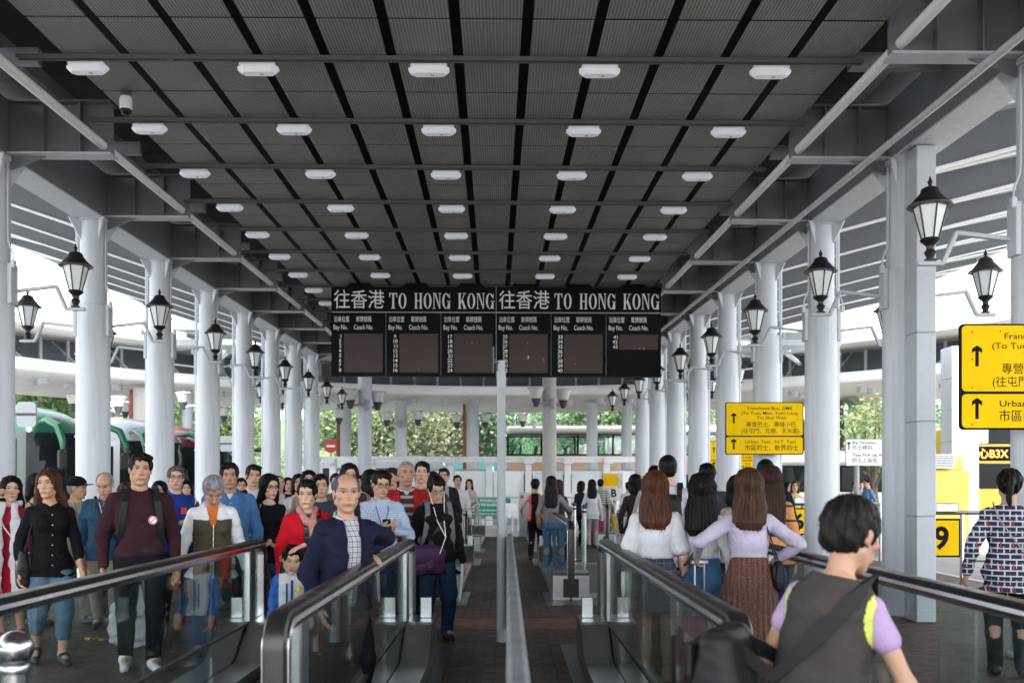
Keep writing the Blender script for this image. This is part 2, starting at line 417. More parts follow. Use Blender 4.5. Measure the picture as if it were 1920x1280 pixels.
def wing_mat():
    m, nt, b = newmat('ribbed_wing_deck'); v = coord(nt, 'Object')
    wv = N(nt, 'ShaderNodeTexWave', Scale=2.4, Distortion=0.0, Detail=0.0); wv.wave_type = 'BANDS'; wv.bands_direction = 'Y'; wv.wave_profile = 'SAW'
    nt.links.new(v, wv.inputs['Vector']); n1 = noise(nt, v, .5, 4)
    c = mixc(nt, wv.outputs['Fac'], (.44,.49,.535), (.58,.63,.67)); c = mixc(nt, 1, c, ramp(nt, n1, (.3,.85),(.7,1.05)), 'MULTIPLY')
    nt.links.new(c, b.inputs['Base Color']); b.inputs['Roughness'].default_value = .5; bump(nt, b, wv.outputs['Fac'], .4, .03)
    return m
M['wingdeck'] = wing_mat()
wing(-1, XL-.205, -11.2, .27)
wing(1, XR+.205, 12.6, .235)

# ---------------------------------------------------------------- columns
SLV = 2.30      # top of the thick lower sleeve above eye level (roof frame)
def make_column(side, y, label):
    x = XL if side < 0 else XR
    top = RF(x, y, HB-.014); zs = RF(x, y, SLV).z
    t = thing('column', label, 'column', (top.x, y, 0), 0, 'round white columns along the left side' if side < 0 else 'round white columns along the right side')
    mb = MB(); mb.lathe((0,0,0), [(.185,zs),(.185,top.z-.03),(.215,top.z-.03),(.215,top.z)], 28); mb.build('shaft', M['white'], t)
    mb = MB(); mb.lathe((0,0,0), [(.262,.005),(.262,.03),(.232,.05),(.226,zs-.006),(.219,zs+.004)], 28); mb.build('sleeve', M['white'], t)
    mb = MB()
    for a in range(4):
        ca, sa = math.cos(a*math.pi/2+.785), math.sin(a*math.pi/2+.785)
        mb.prism([(.186,top.z-.30),(.36,top.z-.001),(.186,top.z-.001)], .02, lambda u, v, w_: (u*ca-(w_-.01)*sa, u*sa+(w_-.01)*ca, v))
    mb.build('gusset', M['white'], t, smooth=False)
    for sx in (-1, 1):
        mb = MB(); xo = sx*.20
        mb.tube([(xo, -.06, top.z-.05), (xo, -.06, zs+.35), (xo+sx*.015, -.07, zs+.25), (xo+sx*.075, -.09, zs+.12), (xo+sx*.08, -.09, zs-.05)], .011, 6)
        mb.box((xo+sx*.08, -.09, zs-.0), (.05,.05,.09), ch=.006); mb.box((xo+sx*.035, -.02, zs-.22), (.05,.16,.46), ch=.006)
        mb.build('conduit', M['white'], t)
    if True:
        mb = MB(); sx = -side; mb.tube([(-sx*.262, .07, .3), (-sx*.262, .07, top.z-.08)], .033, 8)
        for zz in (1.0, 2.2, 3.4, 4.6): mb.box((-sx*.262, .07, zz), (.085,.03,.03))
        mb.build('downpipe', M['white'], t)
    return t
ordn = ['nearest','second','third','fourth','fifth','sixth','seventh','eighth','ninth','tenth','eleventh']
for i, y in enumerate(COLY):
    if y > 7: make_column(-1, y, f'round white steel column with lanterns on both sides, {ordn[i-2]} in the left-hand row')
for i, y in enumerate(COLY):
    if y > 4.5: make_column(1, y, f'round white steel column, {ordn[i-2 if i >= 2 else 0]} in the row on the right')
# square clad pillar beside the right row
p0 = W(1720, 908, 10.4)
t = thing('clad_pillar', 'square pillar clad in pale grey panels with dark joints, behind a round column', 'pillar', (p0.x+.105, 10.58, 0))
ztop = RF(p0.x, 10.5, HB).z-.02
mb = MB(); 
zj = [0.0, W(0,968,10.42).z, W(0,790,10.42).z, W(0,623,10.42).z, ztop]
for a, b_ in zip(zj, zj[1:]): mb.box((.0, .0, (a+b_)/2), (.210, .33, b_-a-.014), ch=.006)
mb.build('cladding', M['grey_steel'], t)
mb = MB(); mb.box((0,0,ztop/2), (.19,.31,ztop-.02)); mb.build('core', M['dim_steel'], t, smooth=False)

# ---------------------------------------------------------------- wall lanterns on the columns
M['frost'] = paint('frosted_glass', (.80,.84,.86), .25, var=.03, vscale=3)
def make_lantern(loc, sx, label, grp):
    """sx: which way the arm reaches"""
    t = thing('lantern', label, 'lantern', loc, 0, grp)
    mb = MB(); path = [(.22,.20),(.73,.26),(.85,-.005),(1.06,-.005)]
    for (a, za), (b_, zb) in zip(path, path[1:]):
        dx, dz = b_-a, zb-za; L = math.hypot(dx, dz); ext = .012
        mb.box((sx*(a+b_)/2, 0, (za+zb)/2), (L+ext, .05, .038), rot=(0, -sx*math.atan2(dz, dx), 0), ch=.006)
    mb.build('arm', M['grey_steel'], t)
    lx = sx*.955
    mb = MB(); mb.lathe((lx,0,.018), [(.05,0),(.05,.015),(.028,.02),(.04,.05),(.052,.075),(.03,.10),(.035,.13),(.075,.165),(.088,.18),(.075,.195)], 12); mb.build('lamp_base', M['black'], t)
    mb = MB(); mb.lathe((lx,0,.215), [(.066,0),(.136,.275)], 6, ang0=R(30)); mb.build('diffuser', M['frost'], t, smooth=False)
    mb = MB()
    for k in range(6):
        a = k*math.pi/3+R(30); ca, sa = math.cos(a), math.sin(a)
        mb.loft([((lx+.069*ca, .069*sa, .208), .0075), ((lx+.140*ca, .140*sa, .492), .0085)], 6)
    mb.build('lamp_frame', M['black'], t)
    mb = MB(); mb.lathe((lx,0,.49), [(.19,-.005),(.193,.008),(.165,.025),(.12,.075),(.085,.115),(.075,.15),(.05,.165),(.018,.175),(.013,.19),(.024,.212),(.011,.232),(.004,.262)], 12, ang0=R(30)); mb.build('lamp_roof', M['black'], t)
    return t
protoL = {}
def lantern(side, i, reach):
    y = COLY[i]; x = XL if side < 0 else XR; p = RF(x, y, 1.80)
    inner = (reach == -side); row = 'left' if side < 0 else 'right'
    lab = f"black street lantern on zigzag arm, {'inner' if inner else 'outer'} side of the {ordn[i-2 if (side<0 or i>=2) else 0]} {row} column"
    if side > 0 and i == 1: lab = lab
    grp = f'lanterns on the {row} columns'
    if reach not in protoL: protoL[reach] = make_lantern(p, reach, lab, grp); return
    dup(protoL[reach], p, 0, lab, grp)
for i in range(2, 11):
    if COLY[i] > 7:
        lantern(-1, i, 1)
        if i > 2: lantern(-1, i, -1)
for i in range(2, 11):
    lantern(1, i, -1)
    if i > 2: lantern(1, i, 1)

# ---------------------------------------------------------------- ceiling lights
def lightmat():
    m, nt, b = newmat('ceiling_light_diffuser'); b.inputs['Base Color'].default_value = (.8,.82,.86,1); b.inputs['Roughness'].default_value = .35
    v = coord(nt, 'Object'); n = noise(nt, v, 9, 3)
    b.inputs['Emission Color'].default_value = (.86,.88,1,1); nt.links.new(ramp(nt, n, (.3,.02), (.7,.04)), b.inputs['Emission Strength'])
    return m
M['litdiff'] = lightmat()
def make_clight(loc, label):
    t = thing('ceiling_light', label, 'light', loc, 0, 'ceiling lights under the panelled ceiling')
    mb = MB(); mb.box((0,0,-.012), (.34,.13,.03), ch=.01); mb.build('housing', M['plastic_white'], t)
    mb = MB()
    def ring(z, hx, hy, c): return [(-hx+c,-hy,z),(hx-c,-hy,z),(hx,-hy+c,z),(hx,hy-c,z),(hx-c,hy,z),(-hx+c,hy,z),(-hx,hy-c,z),(-hx,-hy+c,z)]
    rs = [ring(-.028,.19,.075,.05), ring(-.05,.19,.075,.05), ring(-.085,.155,.05,.035)]; vs = sum(rs, []); fs = [tuple(range(8))]+[(a*8+k, a*8+(k+1)%8, a*8+8+(k+1)%8, a*8+8+k) for a in range(2) for k in range(8)]+[tuple(range(23,15,-1))]
    mb.add(vs, fs); mb.build('diffuser', M['litdiff'], t, ang=20)
    mb = MB(); mb.box((.03,0,-.087), (.03,.02,.006)); mb.build('sensor', M['dim_steel'], t, smooth=False)
    return t
first = None
cols5 = ['outermost left','second from the left','middle','second from the right','outermost right']
for k in range(0, 9):
    for j in range(5):
        p = RF(-3.79+1.592*j, 8.96+S*k, HC-.06)
        lab = f'white ceiling light, {cols5[j]} of five, {ordn[k]} row from the front'
        if first is None: first = make_clight(p, lab)
        else: dup(first, p, 0, lab)
# CCTV dome under the ceiling
p = RF((236-926)/F*9.75, 9.75, HC)
t = thing('security_camera', 'white dome camera hanging from the dark ceiling by a short stem', 'camera', p)
mb = MB(); mb.lathe((0,0,0), [(.055,-.005),(.055,-.03),(.018,-.035),(.018,-.06)], 14); mb.build('mount', M['dark'], t)
mb = MB(); mb.lathe((0,0,0), [(.02,-.055),(.055,-.065),(.062,-.09),(.062,-.185),(.055,-.195)], 18); mb.build('housing', M['plastic_white'], t)
mb = MB(); mb.lathe((0,0,0), [(.057,-.19),(.056,-.205),(.047,-.228),(.03,-.243),(.008,-.249)], 18); mb.build('dome', M['busglass'], t)
# ================================================================ lettering
def glyphs(body, size=1.0, bold=0.0, sx=1.0, align='LEFT', spacing=1.0, res=3):
    cu = bpy.data.curves.new('t', 'FONT'); cu.body = body; cu.size = size; cu.align_x = align; cu.offset = bold*size; cu.space_character = spacing; cu.resolution_u = res
    o = bpy.data.objects.new('t', cu); C.objects.link(o); dg = bpy.context.evaluated_depsgraph_get()
    me = bpy.data.meshes.new_from_object(o.evaluated_get(dg))
    vs = [(v.co.x*sx, v.co.y) for v in me.vertices]; fs = [tuple(p.vertices) for p in me.polygons]
    bpy.data.objects.remove(o); bpy.data.curves.remove(cu); bpy.data.meshes.remove(me); return vs, fs
def write(mb, body, x, y, h, fn, bold=0.0, width=None, align='LEFT', spacing=1.0, sx=1.0, dz=0.0, xh=None):
    """body with capital height h, its baseline start (or centre) at (x, y); fn maps (u,v,w) to the sign; width fits it"""
    size = h/.70
    vs, fs = glyphs(body, size, bold, 1.0, 'LEFT', spacing)
    if not vs: return
    x0 = min(v[0] for v in vs); x1 = max(v[0] for v in vs); s = sx
    if width: s = width/max(1e-6, x1-x0)
    off = 0 if align == 'LEFT' else (x1-x0)*s/2 if align == 'CENTER' else (x1-x0)*s
    mb.add([fn(x+(a-x0)*s-off, y+b_, dz) for a, b_ in vs], fs)
def serif_word(mb, word, x, y, h, cw, gap, fn):
    """condensed slab-serif capitals"""
    z = [0.0]
    def P(poly, X, Wd):
        z[0] += .00004
        n = len(poly); mb.add([fn(X+u*Wd, y+v*h, z[0]) for u, v in poly], [tuple(range(n))])
    def slab(cx, v, X, Wd, wd=.40): t = .045; v0 = v if v < .5 else v-t; P([(cx-wd/2,v0),(cx+wd/2,v0),(cx+wd/2,v0+t),(cx-wd/2,v0+t)], X, Wd)
    def stem(cx, X, Wd, wd=.21, v0=0, v1=1): P([(cx-wd/2,v0),(cx+wd/2,v0),(cx+wd/2,v1),(cx-wd/2,v1)], X, Wd)
    X = x
    for ch in word:
        Wd = cw
        if ch == ' ': X += cw*.84; continue
        if ch == 'T':
            stem(.5, X, Wd, .24); slab(.5, 0, X, Wd, .52); P([(0,.94),(1,.94),(1,1),(0,1)], X, Wd)
            P([(0,.72),(.06,.72),(.16,.94),(0,.94)], X, Wd); P([(1,.72),(1,.94),(.84,.94),(.94,.72)], X, Wd)
        elif ch in 'OG':
            n = 32; rng_ = range(n+1) if ch == 'O' else range(3, n-1)
            a = [math.pi*2*k/n for k in rng_]
            for k in range(len(a)-1):
                q = []
                for t, (rx, ry) in ((a[k],(.5,.5)),(a[k+1],(.5,.5)),(a[k+1],(.25,.455)),(a[k],(.25,.455))): q.append((.5+rx*math.cos(t), .5+ry*math.sin(t)))
                mb.add([fn(X+u*Wd, y+v*h, 0.0) for u, v in q], [(0,1,2,3)])
            if ch == 'G':
                stem(.86, X, Wd, .24, .0, .42); slab(.84, .46, X, Wd, .48); P([(.86,.68),(.97,.66),(.97,.98),(.93,.98)], X, Wd)
        elif ch == 'H':
            for c in (.2, .8): stem(c, X, Wd, .23); slab(c, 0, X, Wd, .42); slab(c, 1, X, Wd, .42)
            P([(.3,.47),(.7,.47),(.7,.53),(.3,.53)], X, Wd)
        elif ch == 'N':
            stem(.13, X, Wd, .09); slab(.13, 0, X, Wd, .36); stem(.87, X, Wd, .09); slab(.87, 1, X, Wd, .36)
            P([(0,.955),(.0,1),(.36,1),(.92,.08),(.92,0),(.80,0),(.17,.955)], X, Wd)
        elif ch == 'K':
            stem(.2, X, Wd, .24); slab(.2, 0, X, Wd, .44); slab(.2, 1, X, Wd, .44)
            P([(.30,.36),(.36,.34),(.86,.97),(.76,.97)], X, Wd); slab(.80, 1, X, Wd, .36)
            P([(.42,.48),(.60,.60),(1.0,.03),(.72,.03)], X, Wd); slab(.84, 0, X, Wd, .40)
        X += cw+gap
# ================================================================ departure board
DB = 19.8
def bp(zx, zy, w_=0.0):     # a point on the board front from its place in the picture
    px, py = 600+zx*.34375, 500+zy*.34375
    p = W(px, py, DB); p.y -= w_; return p
b0 = bp(961, 355)
board = thing('departure_board', 'wide black departure board reading TO HONG KONG hung under the ceiling', 'board', (b0.x, b0.y, b0.z))
bpy.context.view_layer.update(); BI = board.matrix_world.inverted()
def bpart(mb, name, mat, **kw):
    o = mb.build(name, mat, board, **kw); o.matrix_parent_inverse = BI; return o
kroll = 6/1800.0
def bq(zx, zy, w_=0.0): return bp(zx, zy+(zx-62)*kroll, w_)
def bbox(mb, x0, x1, y0, y1, w0, w1):
    mb.hexa([bq(x0,y1,w1),bq(x1,y1,w1),bq(x1,y1,w0),bq(x0,y1,w0),bq(x0,y0,w1),bq(x1,y0,w1),bq(x1,y0,w0),bq(x0,y0,w0)])
M['boardface'] = paint('board_black', (.006,.0065,.008), .6, var=.15, spec=.12)
mb = MB(); bbox(mb, 62, 960, 108, 593, -.22, 0); bbox(mb, 962.5, 1860, 108, 593, -.22, 0); bpart(mb, 'cabinet', M['boardface'], smooth=False)
mb = MB(); bbox(mb, 62, 1860, 244, 250, .001, .006); bbox(mb, 959.5, 962.5, 108, 593, .0015, .007)
for x in (359, 659, 1260, 1560): bbox(mb, x, x+1.2, 252, 593, .001, .004)
bpart(mb, 'trim', M['dim_steel'], smooth=False)
def ledmat():
    m, nt, b = newmat('unlit_led_screen'); v = coord(nt, 'Object'); vo = N(nt, 'ShaderNodeTexVoronoi', Scale=55.0); nt.links.new(v, vo.inputs['Vector'])
    nt.links.new(ramp(nt, noise(nt, v, 2, 3), (.3,(.034,.019,.018)), (.7,(.047,.027,.025))), b.inputs['Base Color']); b.inputs['Roughness'].default_value = .5
    return m
M['led'] = ledmat()
dotm, nt_, b_ = newmat('lit_led'); b_.inputs['Emission Color'].default_value = (1,.32,.06,1); b_.inputs['Emission Strength'].default_value = 1.0; b_.inputs['Base Color'].default_value = (.3,.1,.02,1); M['dot'] = dotm
tx = MB(); hd = MB()
fnB = lambda u, v, w_=0: bq(u, -v, .004+w_)
first_no = [1, 9, 17, 25, 33, 41]; cnt = [8, 8, 8, 8, 8, 3]
sx0 = [131, 433, 730, 1031, 1330, 1632]
for k in range(6):
    x = 62+300*k+(1 if k > 2 else 0); 
    write(tx, '泊車位置', x+14, -298, 24, fnB, .002, width=84); write(tx, '車牌號碼', x+134, -298, 24, fnB, .002, width=84)
    write(tx, 'Bay No.', x+12, -341, 26, fnB, .004, width=76); write(tx, 'Coach No.', x+123, -341, 26, fnB, .004, width=104)
    for j in range(cnt[k]):
        n = first_no[k]+j
        write(tx, str(n), x+(54 if n < 10 else 60 if k > 1 else 61), -388-26.2*j, 19.5, fnB, .009, align='RIGHT' if n >= 10 else 'RIGHT', sx=1.0)
    sc = MB(); bbox(sc, sx0[k], sx0[k]+211, 364, 575 if k < 5 else 446, .0005, .010); bpart(sc, 'screen', M['led'], smooth=False)
    if k == 5:
        sc = MB(); bbox(sc, sx0[k], sx0[k]+211, 447, 575, .0005, .008); bpart(sc, 'blank_panel', M['ink'], smooth=False)
for s_ in (0, 1):
    x = 76+s_*901
    write(hd, '往香港', x, -218, 76, fnB, .004, width=275)
    serif_word(hd, 'TO HONG KONG', x+302, -227, 85, 43, 7.5, lambda u, v, w_=0: bq(u, -v, .004+w_))
bpart(tx, 'lettering', M['chalk'], smooth=False); bpart(hd, 'lettering', M['chalk'], smooth=False)
dm = MB()
for zx, zy in ((830,411),(1127,488),(1138,485),(1135,497),(1137,492),(1217,500),(1219,511),(537,553),(1391,524),(1742,441),(1767,443),(1131,413)): bbox(dm, zx-1.0, zx+1.0, zy-1.0, zy+1.0, .0101, .014)
bpart(dm, 'lit_dots', M['dot'], smooth=False)
for zx in (215, 520, 820, 1115, 1415, 1715):
    hb = MB(); cx = bq(zx, 108)
    hb.prism([(-.30,.0),(.30,.0),(.14,.16),(.14,.42),(-.14,.42),(-.14,.16)], .05, lambda u, v, w_: (cx.x+u, cx.y+.09+w_, cx.z+v+.001)); bpart(hb, 'hanger', M['ink'], smooth=False)

# ================================================================ yellow direction signs
def arrow(mb, cx, y0, y1, wd, fn):
    h = y1-y0; s = wd*.17; hw = wd/2; hy = y1-hw*.95
    mb.add([fn(cx-s, y0), fn(cx+s, y0), fn(cx+s, hy+.05*h), fn(cx, y1-.14*h), fn(cx-s, hy+.05*h)], [(0,1,2,3,4)])
    mb.add([fn(cx-hw, hy-.13*h, .0001), fn(cx, y1-.22*h, .0001), fn(cx, y1, .0001), fn(cx-hw, hy+.07*h, .0001)], [(0,1,2,3)])
    mb.add([fn(cx+hw, hy-.13*h, .0001), fn(cx+hw, hy+.07*h, .0001), fn(cx, y1, .0001), fn(cx, y1-.22*h, .0001)], [(0,1,2,3)])
def rrect(x0, x1, y0, y1, r, n=5):
    out = []
    for cx, cy, a0 in ((x1-r,y0+r,-90),(x1-r,y1-r,0),(x0+r,y1-r,90),(x0+r,y0+r,180)):
        for k in range(n+1):
            a = R(a0+90*k/n); out.append((cx+r*math.cos(a), cy+r*math.sin(a)))
    return out
def direction_sign(loc, scale, label):
    """1.31 m wide sign: sign px units of the smaller sign in the picture (145 x 97) scaled to metres"""
    t = thing('direction_sign', label, 'sign', loc, 0, 'yellow direction signs on the columns')
    k = scale; fn = lambda u, v, w_=0: (u*k, -.034-w_, v*k)     # u 0..145, v 0..-97
    mb = MB(); mb.prism([(u*k, v*k) for u, v in rrect(0,146,-98,0,4)], .03, lambda u, v, w_: (u, -.03+w_, v)); mb.build('panel', M['ink'], t, smooth=False)
    mb = MB()
    for y0, y1 in ((-62.5,-1.6),(-96.2,-65)): mb.prism([(u*k, v*k) for u, v in rrect(1.6,144.4,y0,y1,4)], .0025, lambda u, v, w_: (u, -.0330+w_, v))
    mb.build('yellow_face', M['yellow'], t, smooth=False)
    mb = MB()
    write(mb, 'Franchised Bus. GMB', 83, -14, 5.4, fn, .004, width=84, align='CENTER'); write(mb, '(To Tuen Mun. Yuen Long.', 83, -23, 5.4, fn, .004, width=107, align='CENTER'); write(mb, 'Tin Shui Wai)', 86, -31.5, 5.4, fn, .004, width=55, align='CENTER')
    write(mb, '專營巴士、專綫小巴', 85, -45.5, 7.6, fn, .002, width=93, align='CENTER'); write(mb, '(往屯門、元朗、天水圍)', 84, -57.5, 7.6, fn, .002, width=108, align='CENTER')
    write(mb, 'Urban Taxi . N.T. Taxi', 84, -76.5, 5.6, fn, .006, width=95, align='CENTER'); write(mb, '市區的士、新界的士', 86, -89.5, 8.2, fn, .003, width=100, align='CENTER')
    arrow(mb, 15.5, -39.5, -20, 9.5, fn); arrow(mb, 15.5, -88, -68.5, 9.5, fn)
    for u, v in ((11,-8),(37,-7),(135,-8),(11,-33),(135,-33),(11,-59),(11,-93),(135,-90)):
        mb.add([fn(u+.7*math.cos(a), v+.7*math.sin(a)) for a in [2*math.pi*q/8 for q in range(8)]], [tuple(range(8))])
    mb.build('lettering', M['ink'], t, smooth=False)
    mb = MB()
    for u in (35, 110):
        mb.box((u*k, .045, -20*k), (.05,.09,.05)); mb.box((u*k, .045, -78*k), (.05,.09,.05))
    mb.build('bracket', M['grey_steel'], t, smooth=False)
    return t
p = W(1359.5, 754, 16.3); ss = 16.3/F; direction_sign(p, ss, 'yellow two-part direction sign with black arrows mounted on a column, whole face visible')
p = W(1797, 608, 8.08); direction_sign(p, ss, 'large yellow direction sign cut off by the right edge of the picture')
# small far repeat: only its corner shows behind the other
p = W(1387, 826, 28.0)
direction_sign((p.x-.9, 28.0, p.z), ss, 'far small yellow direction sign half hidden below the nearer yellow sign')
# ================================================================ balustrades of the moving walkways
RAILZ = 1.02
def rail_path(y0, y1, off=0.0, r=.13, zb=.20):
    """(origin y,z, tangent normal) round the newels, moved in by off"""
    P = []; n = 8
    zt = RAILZ
    pts = [(y0, zb, (-1,0))]
    for k in range(n+1):
        a = math.pi-(math.pi/2)*k/n
        pts.append((y0+r+r*math.cos(a), zt-r+r*math.sin(a), (math.cos(a), math.sin(a))))
    for k in range(1, 12): pts.append((y0+r+(y1-y0-2*r)*k/12, zt, (0,1)))
    for k in range(n+1):
        a = math.pi/2-(math.pi/2)*k/n
        pts.append((y1-r+r*math.cos(a), zt-r+r*math.sin(a), (math.cos(a), math.sin(a))))
    pts.append((y1, zb, (1,0)))
    return pts
def balustrade(x, y0, y1, label, near=True, far=True):
    """glass balustrade along y with a handrail loop and a stainless foot"""
    t = thing('balustrade', label, 'balustrade', (x, y0, 0), 0, 'glass balustrades of the moving walkways')
    L = y1-y0
    path = [((0, y-y0, z), (1,0,0), (0, n[0], n[1])) for y, z, n in rail_path(y0, y1)]
    mb = MB(); mb.sweep(path, [(-.040,-.022),(-.044,-.006),(-.036,.006),(-.015,.010),(.015,.010),(.036,.006),(.044,-.006),(.040,-.022)]); mb.build('handrail', M['rubber'], t)
    mb = MB(); mb.sweep(path, [(-.030,-.075),(-.050,-.060),(-.056,-.040),(-.050,-.0225),(.050,-.0225),(.056,-.040),(.050,-.060),(.030,-.075)]); mb.build('rail_track', M['inox'], t)
    # foot: high housings at both ends, a low skirt between
    hw = .235
    prof = [(0,.012),(0,.33),(.03,.36),(.50,.36),(.56,.345),(.86,.13),(.95,.10),(L-.95,.10),(L-.86,.13),(L-.56,.345),(L-.50,.36),(L-.03,.36),(L,.33),(L,.012)]
    for nm, xa, xb in (('inner_skirt', .012, hw), ('outer_skirt', -hw, -.012)):
        mb = MB(); mb.prism(prof, xb-xa, lambda u, v, w_: (xa+w_, u+.02, v)); mb.build(nm, M['inox_dull'], t, smooth=False)
    mb = MB(); mb.box((0, L/2+.02, .35), (.03, L-.2, .02)); 
    mb.build('seal', M['dark'], t, smooth=False)
    mb = MB()
    mb.box((0, .012, .17), (.20, .03, .24), ch=.008)
    mb.build('rail_inlet', M['rubber'], t)
    mb = MB()
    for xx in (-.17, .17): mb.box((xx, .016, .26), (.012,.012,.10))
    # glass panes between posts
    n = max(2, round((L-.5)/1.28)); a, b_ = .16, L-.16; wd = (b_-a)/n
    for k in range(n):
        g = MB(); g.box((0, a+wd*(k+.5), (.10+RAILZ-.055)/2), (.012, wd-.012, RAILZ-.055-.10)); g.build('glass_pane', M['glass'], t, smooth=False)
    for yy in (L-.42, .42):
        g = MB(); g.box((0, yy, .66), (.055, .15, .60), ch=.008)
        for zz in (.52,.54): 
            for q in (-.045, .045): g.cyl((-.030, yy+q, zz*1.1), (.030, yy+q, zz*1.1), .006, n=6)
        g.build('newel_post', M['inox_dull'], t)
    g = MB()
    for xx in (-.16,.16): g.box((xx, L-.22, .45), (.10,.03,.18), ch=.006)
    g.build('sensor_plate', M['inox'], t)
    return t
NB = 8.45
balustrade(-.85, 3.5, NB, 'glass balustrade with black handrail on which the man in the navy jacket leans')
balustrade(.85, 3.45, NB, 'glass balustrade with black handrail right of the middle railing, beside the women in white tops')
balustrade(-2.15, 1.6, NB, 'leftmost glass balustrade crossing in front of the man in the maroon shirt')
balustrade(2.10, 1.7, 8.1, 'rightmost glass balustrade behind the person in the dark vest')
balustrade(.83, 12.35, 18.4, 'glass balustrade farther up the right path, with its near foot box facing us')
balustrade(-.85, 12.35, 18.4, 'glass balustrade partly hidden behind the woman with the purple bag')
balustrade(2.15, 12.6, 18.4, 'glass balustrade hidden mostly by the women in white tops')
balustrade(-2.15, 12.6, 18.4, 'glass balustrade hidden mostly by the oncoming crowd')
balustrade(.78, 21.4, 27.2, 'distant glass balustrade beside the girl in the black and red top')
balustrade(-.83, 21.4, 27.2, 'distant glass balustrade in front of the green notice')
balustrade(2.37, 22.6, 27.4, 'distant glass balustrade with the pink suitcase behind it')
# walkway belts between them
def beltmat():
    m, nt, b = newmat('walkway_belt'); v = coord(nt, 'Object')
    wv = N(nt, 'ShaderNodeTexWave', Scale=9.0, Distortion=0.0); wv.bands_direction = 'X'; nt.links.new(v, wv.inputs['Vector'])
    wy = N(nt, 'ShaderNodeTexWave', Scale=.8, Distortion=0.0); wy.bands_direction = 'Y'; nt.links.new(v, wy.inputs['Vector'])
    c = mixc(nt, wv.outputs['Fac'], (.05,.05,.052), (.13,.13,.135)); c = mixc(nt, 1, c, ramp(nt, wy.outputs['Fac'], (.0,.4), (.12,1)), 'MULTIPLY')
    nt.links.new(c, b.inputs['Base Color']); b.inputs['Metallic'].default_value = .6; b.inputs['Roughness'].default_value = .42; bump(nt, b, wv.outputs['Fac'], .4, .006); return m
M['belt'] = beltmat()
for xa, xb, y0, y1, lab in ((-1.88,-1.12,1.6,8.3,'dark grooved belt of the near moving walkway on the left'), (1.12,1.83,1.7,8.1,'dark grooved belt of the near moving walkway on the right'),
                        (-1.88,-1.12,12.7,18.3,'dark grooved walkway belt farther off on the left'), (1.1,1.88,12.7,18.3,'dark grooved walkway belt farther off on the right')):
    t = thing('moving_walkway', lab, 'walkway', ((xa+xb)/2, y0, 0), 0, 'moving walkway belts')
    h = (xb-xa)/2
    mb = MB(); mb.box((0, (y1-y0)/2, .010), (2*h, y1-y0-.9, .012)); mb.build('belt', M['belt'], t, smooth=False)
    mb = MB(); mb.box((0, .22, .010), (2*h, .44, .014), ch=.003); mb.box((0, y1-y0-.22, .010), (2*h, .44, .014), ch=.003); mb.build('comb_plate', M['inox_dull'], t)

# ---------------------------------------------------------------- middle railing and pole
M['rail_grey'] = paint('worn_grey_rail_paint', (.16,.17,.18), .5, var=.2, vscale=3)
t = thing('railing', 'long grey middle railing of upright metal boards running away down the centre', 'railing', (.03, 1.2, 0))
mb = MB()
for k in range(9):
    y = .0+k*.93; mb.box((0, y+.465, .55), (.046, .915, .80), ch=.01)
mb.build('boarding', M['rail_grey'], t)
for k in range(10):
    mb = MB(); mb.box((.0, k*.93, .48), (.045, .04, .96), ch=.006); mb.build('post', M['dim_steel'], t)
mb = MB(); mb.box((0, 4.2, .985), (.062, 8.4, .05), ch=.015); mb.build('top_rail', M['rail_grey'], t)
p = W(940, 908, 9.18)
t = thing('pole', 'slim white steel pole with dark band at the top of the middle railing', 'pole', (p.x, 9.18, 0))
ztop = W(0, 676, 9.18).z; zb = W(0, 728, 9.18).z
mb = MB(); mb.lathe((0,0,0), [(.052,0),(.052,.02),(.046,.03),(.044,1.0),(.048,1.02),(.048,1.06),(.042,1.08),(.040,zb)], 16); mb.build('shaft', M['dim_white'], t)
mb = MB(); mb.lathe((0,0,zb), [(.043,0),(.043,.16),(.036,.17),(.036,ztop-zb)], 16); mb.build('band', M['dim_steel'], t)
mb = MB(); mb.tube([(.04,0,ztop-.03),(-.06,-.03,ztop-.02),(-.075,-.03,ztop+.02)], .010, 6); mb.tube([(-.075,-.03,ztop-.12),(-.075,-.03,ztop+.13)], .007, 6); mb.build('hook', M['dark'], t)
# stainless ball-topped post at lower left
p = W(28, 908, 3.55)
t = thing('ball_post', 'stainless post topped by a polished ball at the lower left corner', 'bollard', (p.x, 3.55, 0))
mb = MB(); mb.lathe((0,0,0), [(.075,0),(.075,.012),(.046,.014),(.045,.83)], 24); mb.build('post', M['inox'], t)
mb = MB(); zc = W(0,1215,3.55).z
mb.lathe((0,0,zc), [(.028,-.062)]+[(.066*math.cos(a), .066*math.sin(a)) for a in [R(-65+10*k) for k in range(15)]]+[(.012,.0655)], 28)
mb.lathe((0,0,zc-.07), [(.05,-.02),(.056,-.005),(.05,.010)], 24); mb.build('ball', M['inox'], t, ang=60)
# queue posts by the right-hand path
for px, d, lab in ((1095, 16.9, 'shiny steel queue post on a square plate, the nearer of two'), (1076, 19.0, 'shiny steel queue post, the farther of two')):
    p = W(px, 908, d); t = thing('queue_post', lab, 'post', (p.x, d, 0), 0, 'steel queue posts')
    mb = MB(); mb.lathe((0,0,0), [(.045,.012),(.045,1.07)], 16); mb.build('shaft', M['inox'], t)
    mb = MB(); mb.box((0,0,.008), (.30,.22,.014), ch=.004); mb.build('plate', M['inox'], t)
    mb = MB(); mb.lathe((0,0,1.0), [(.05,0),(.05,.04),(.03,.07),(.02,.09),(.055,.10),(.055,.12),(.02,.14),(.01,.16)], 14); mb.build('finial', M['dark'], t)
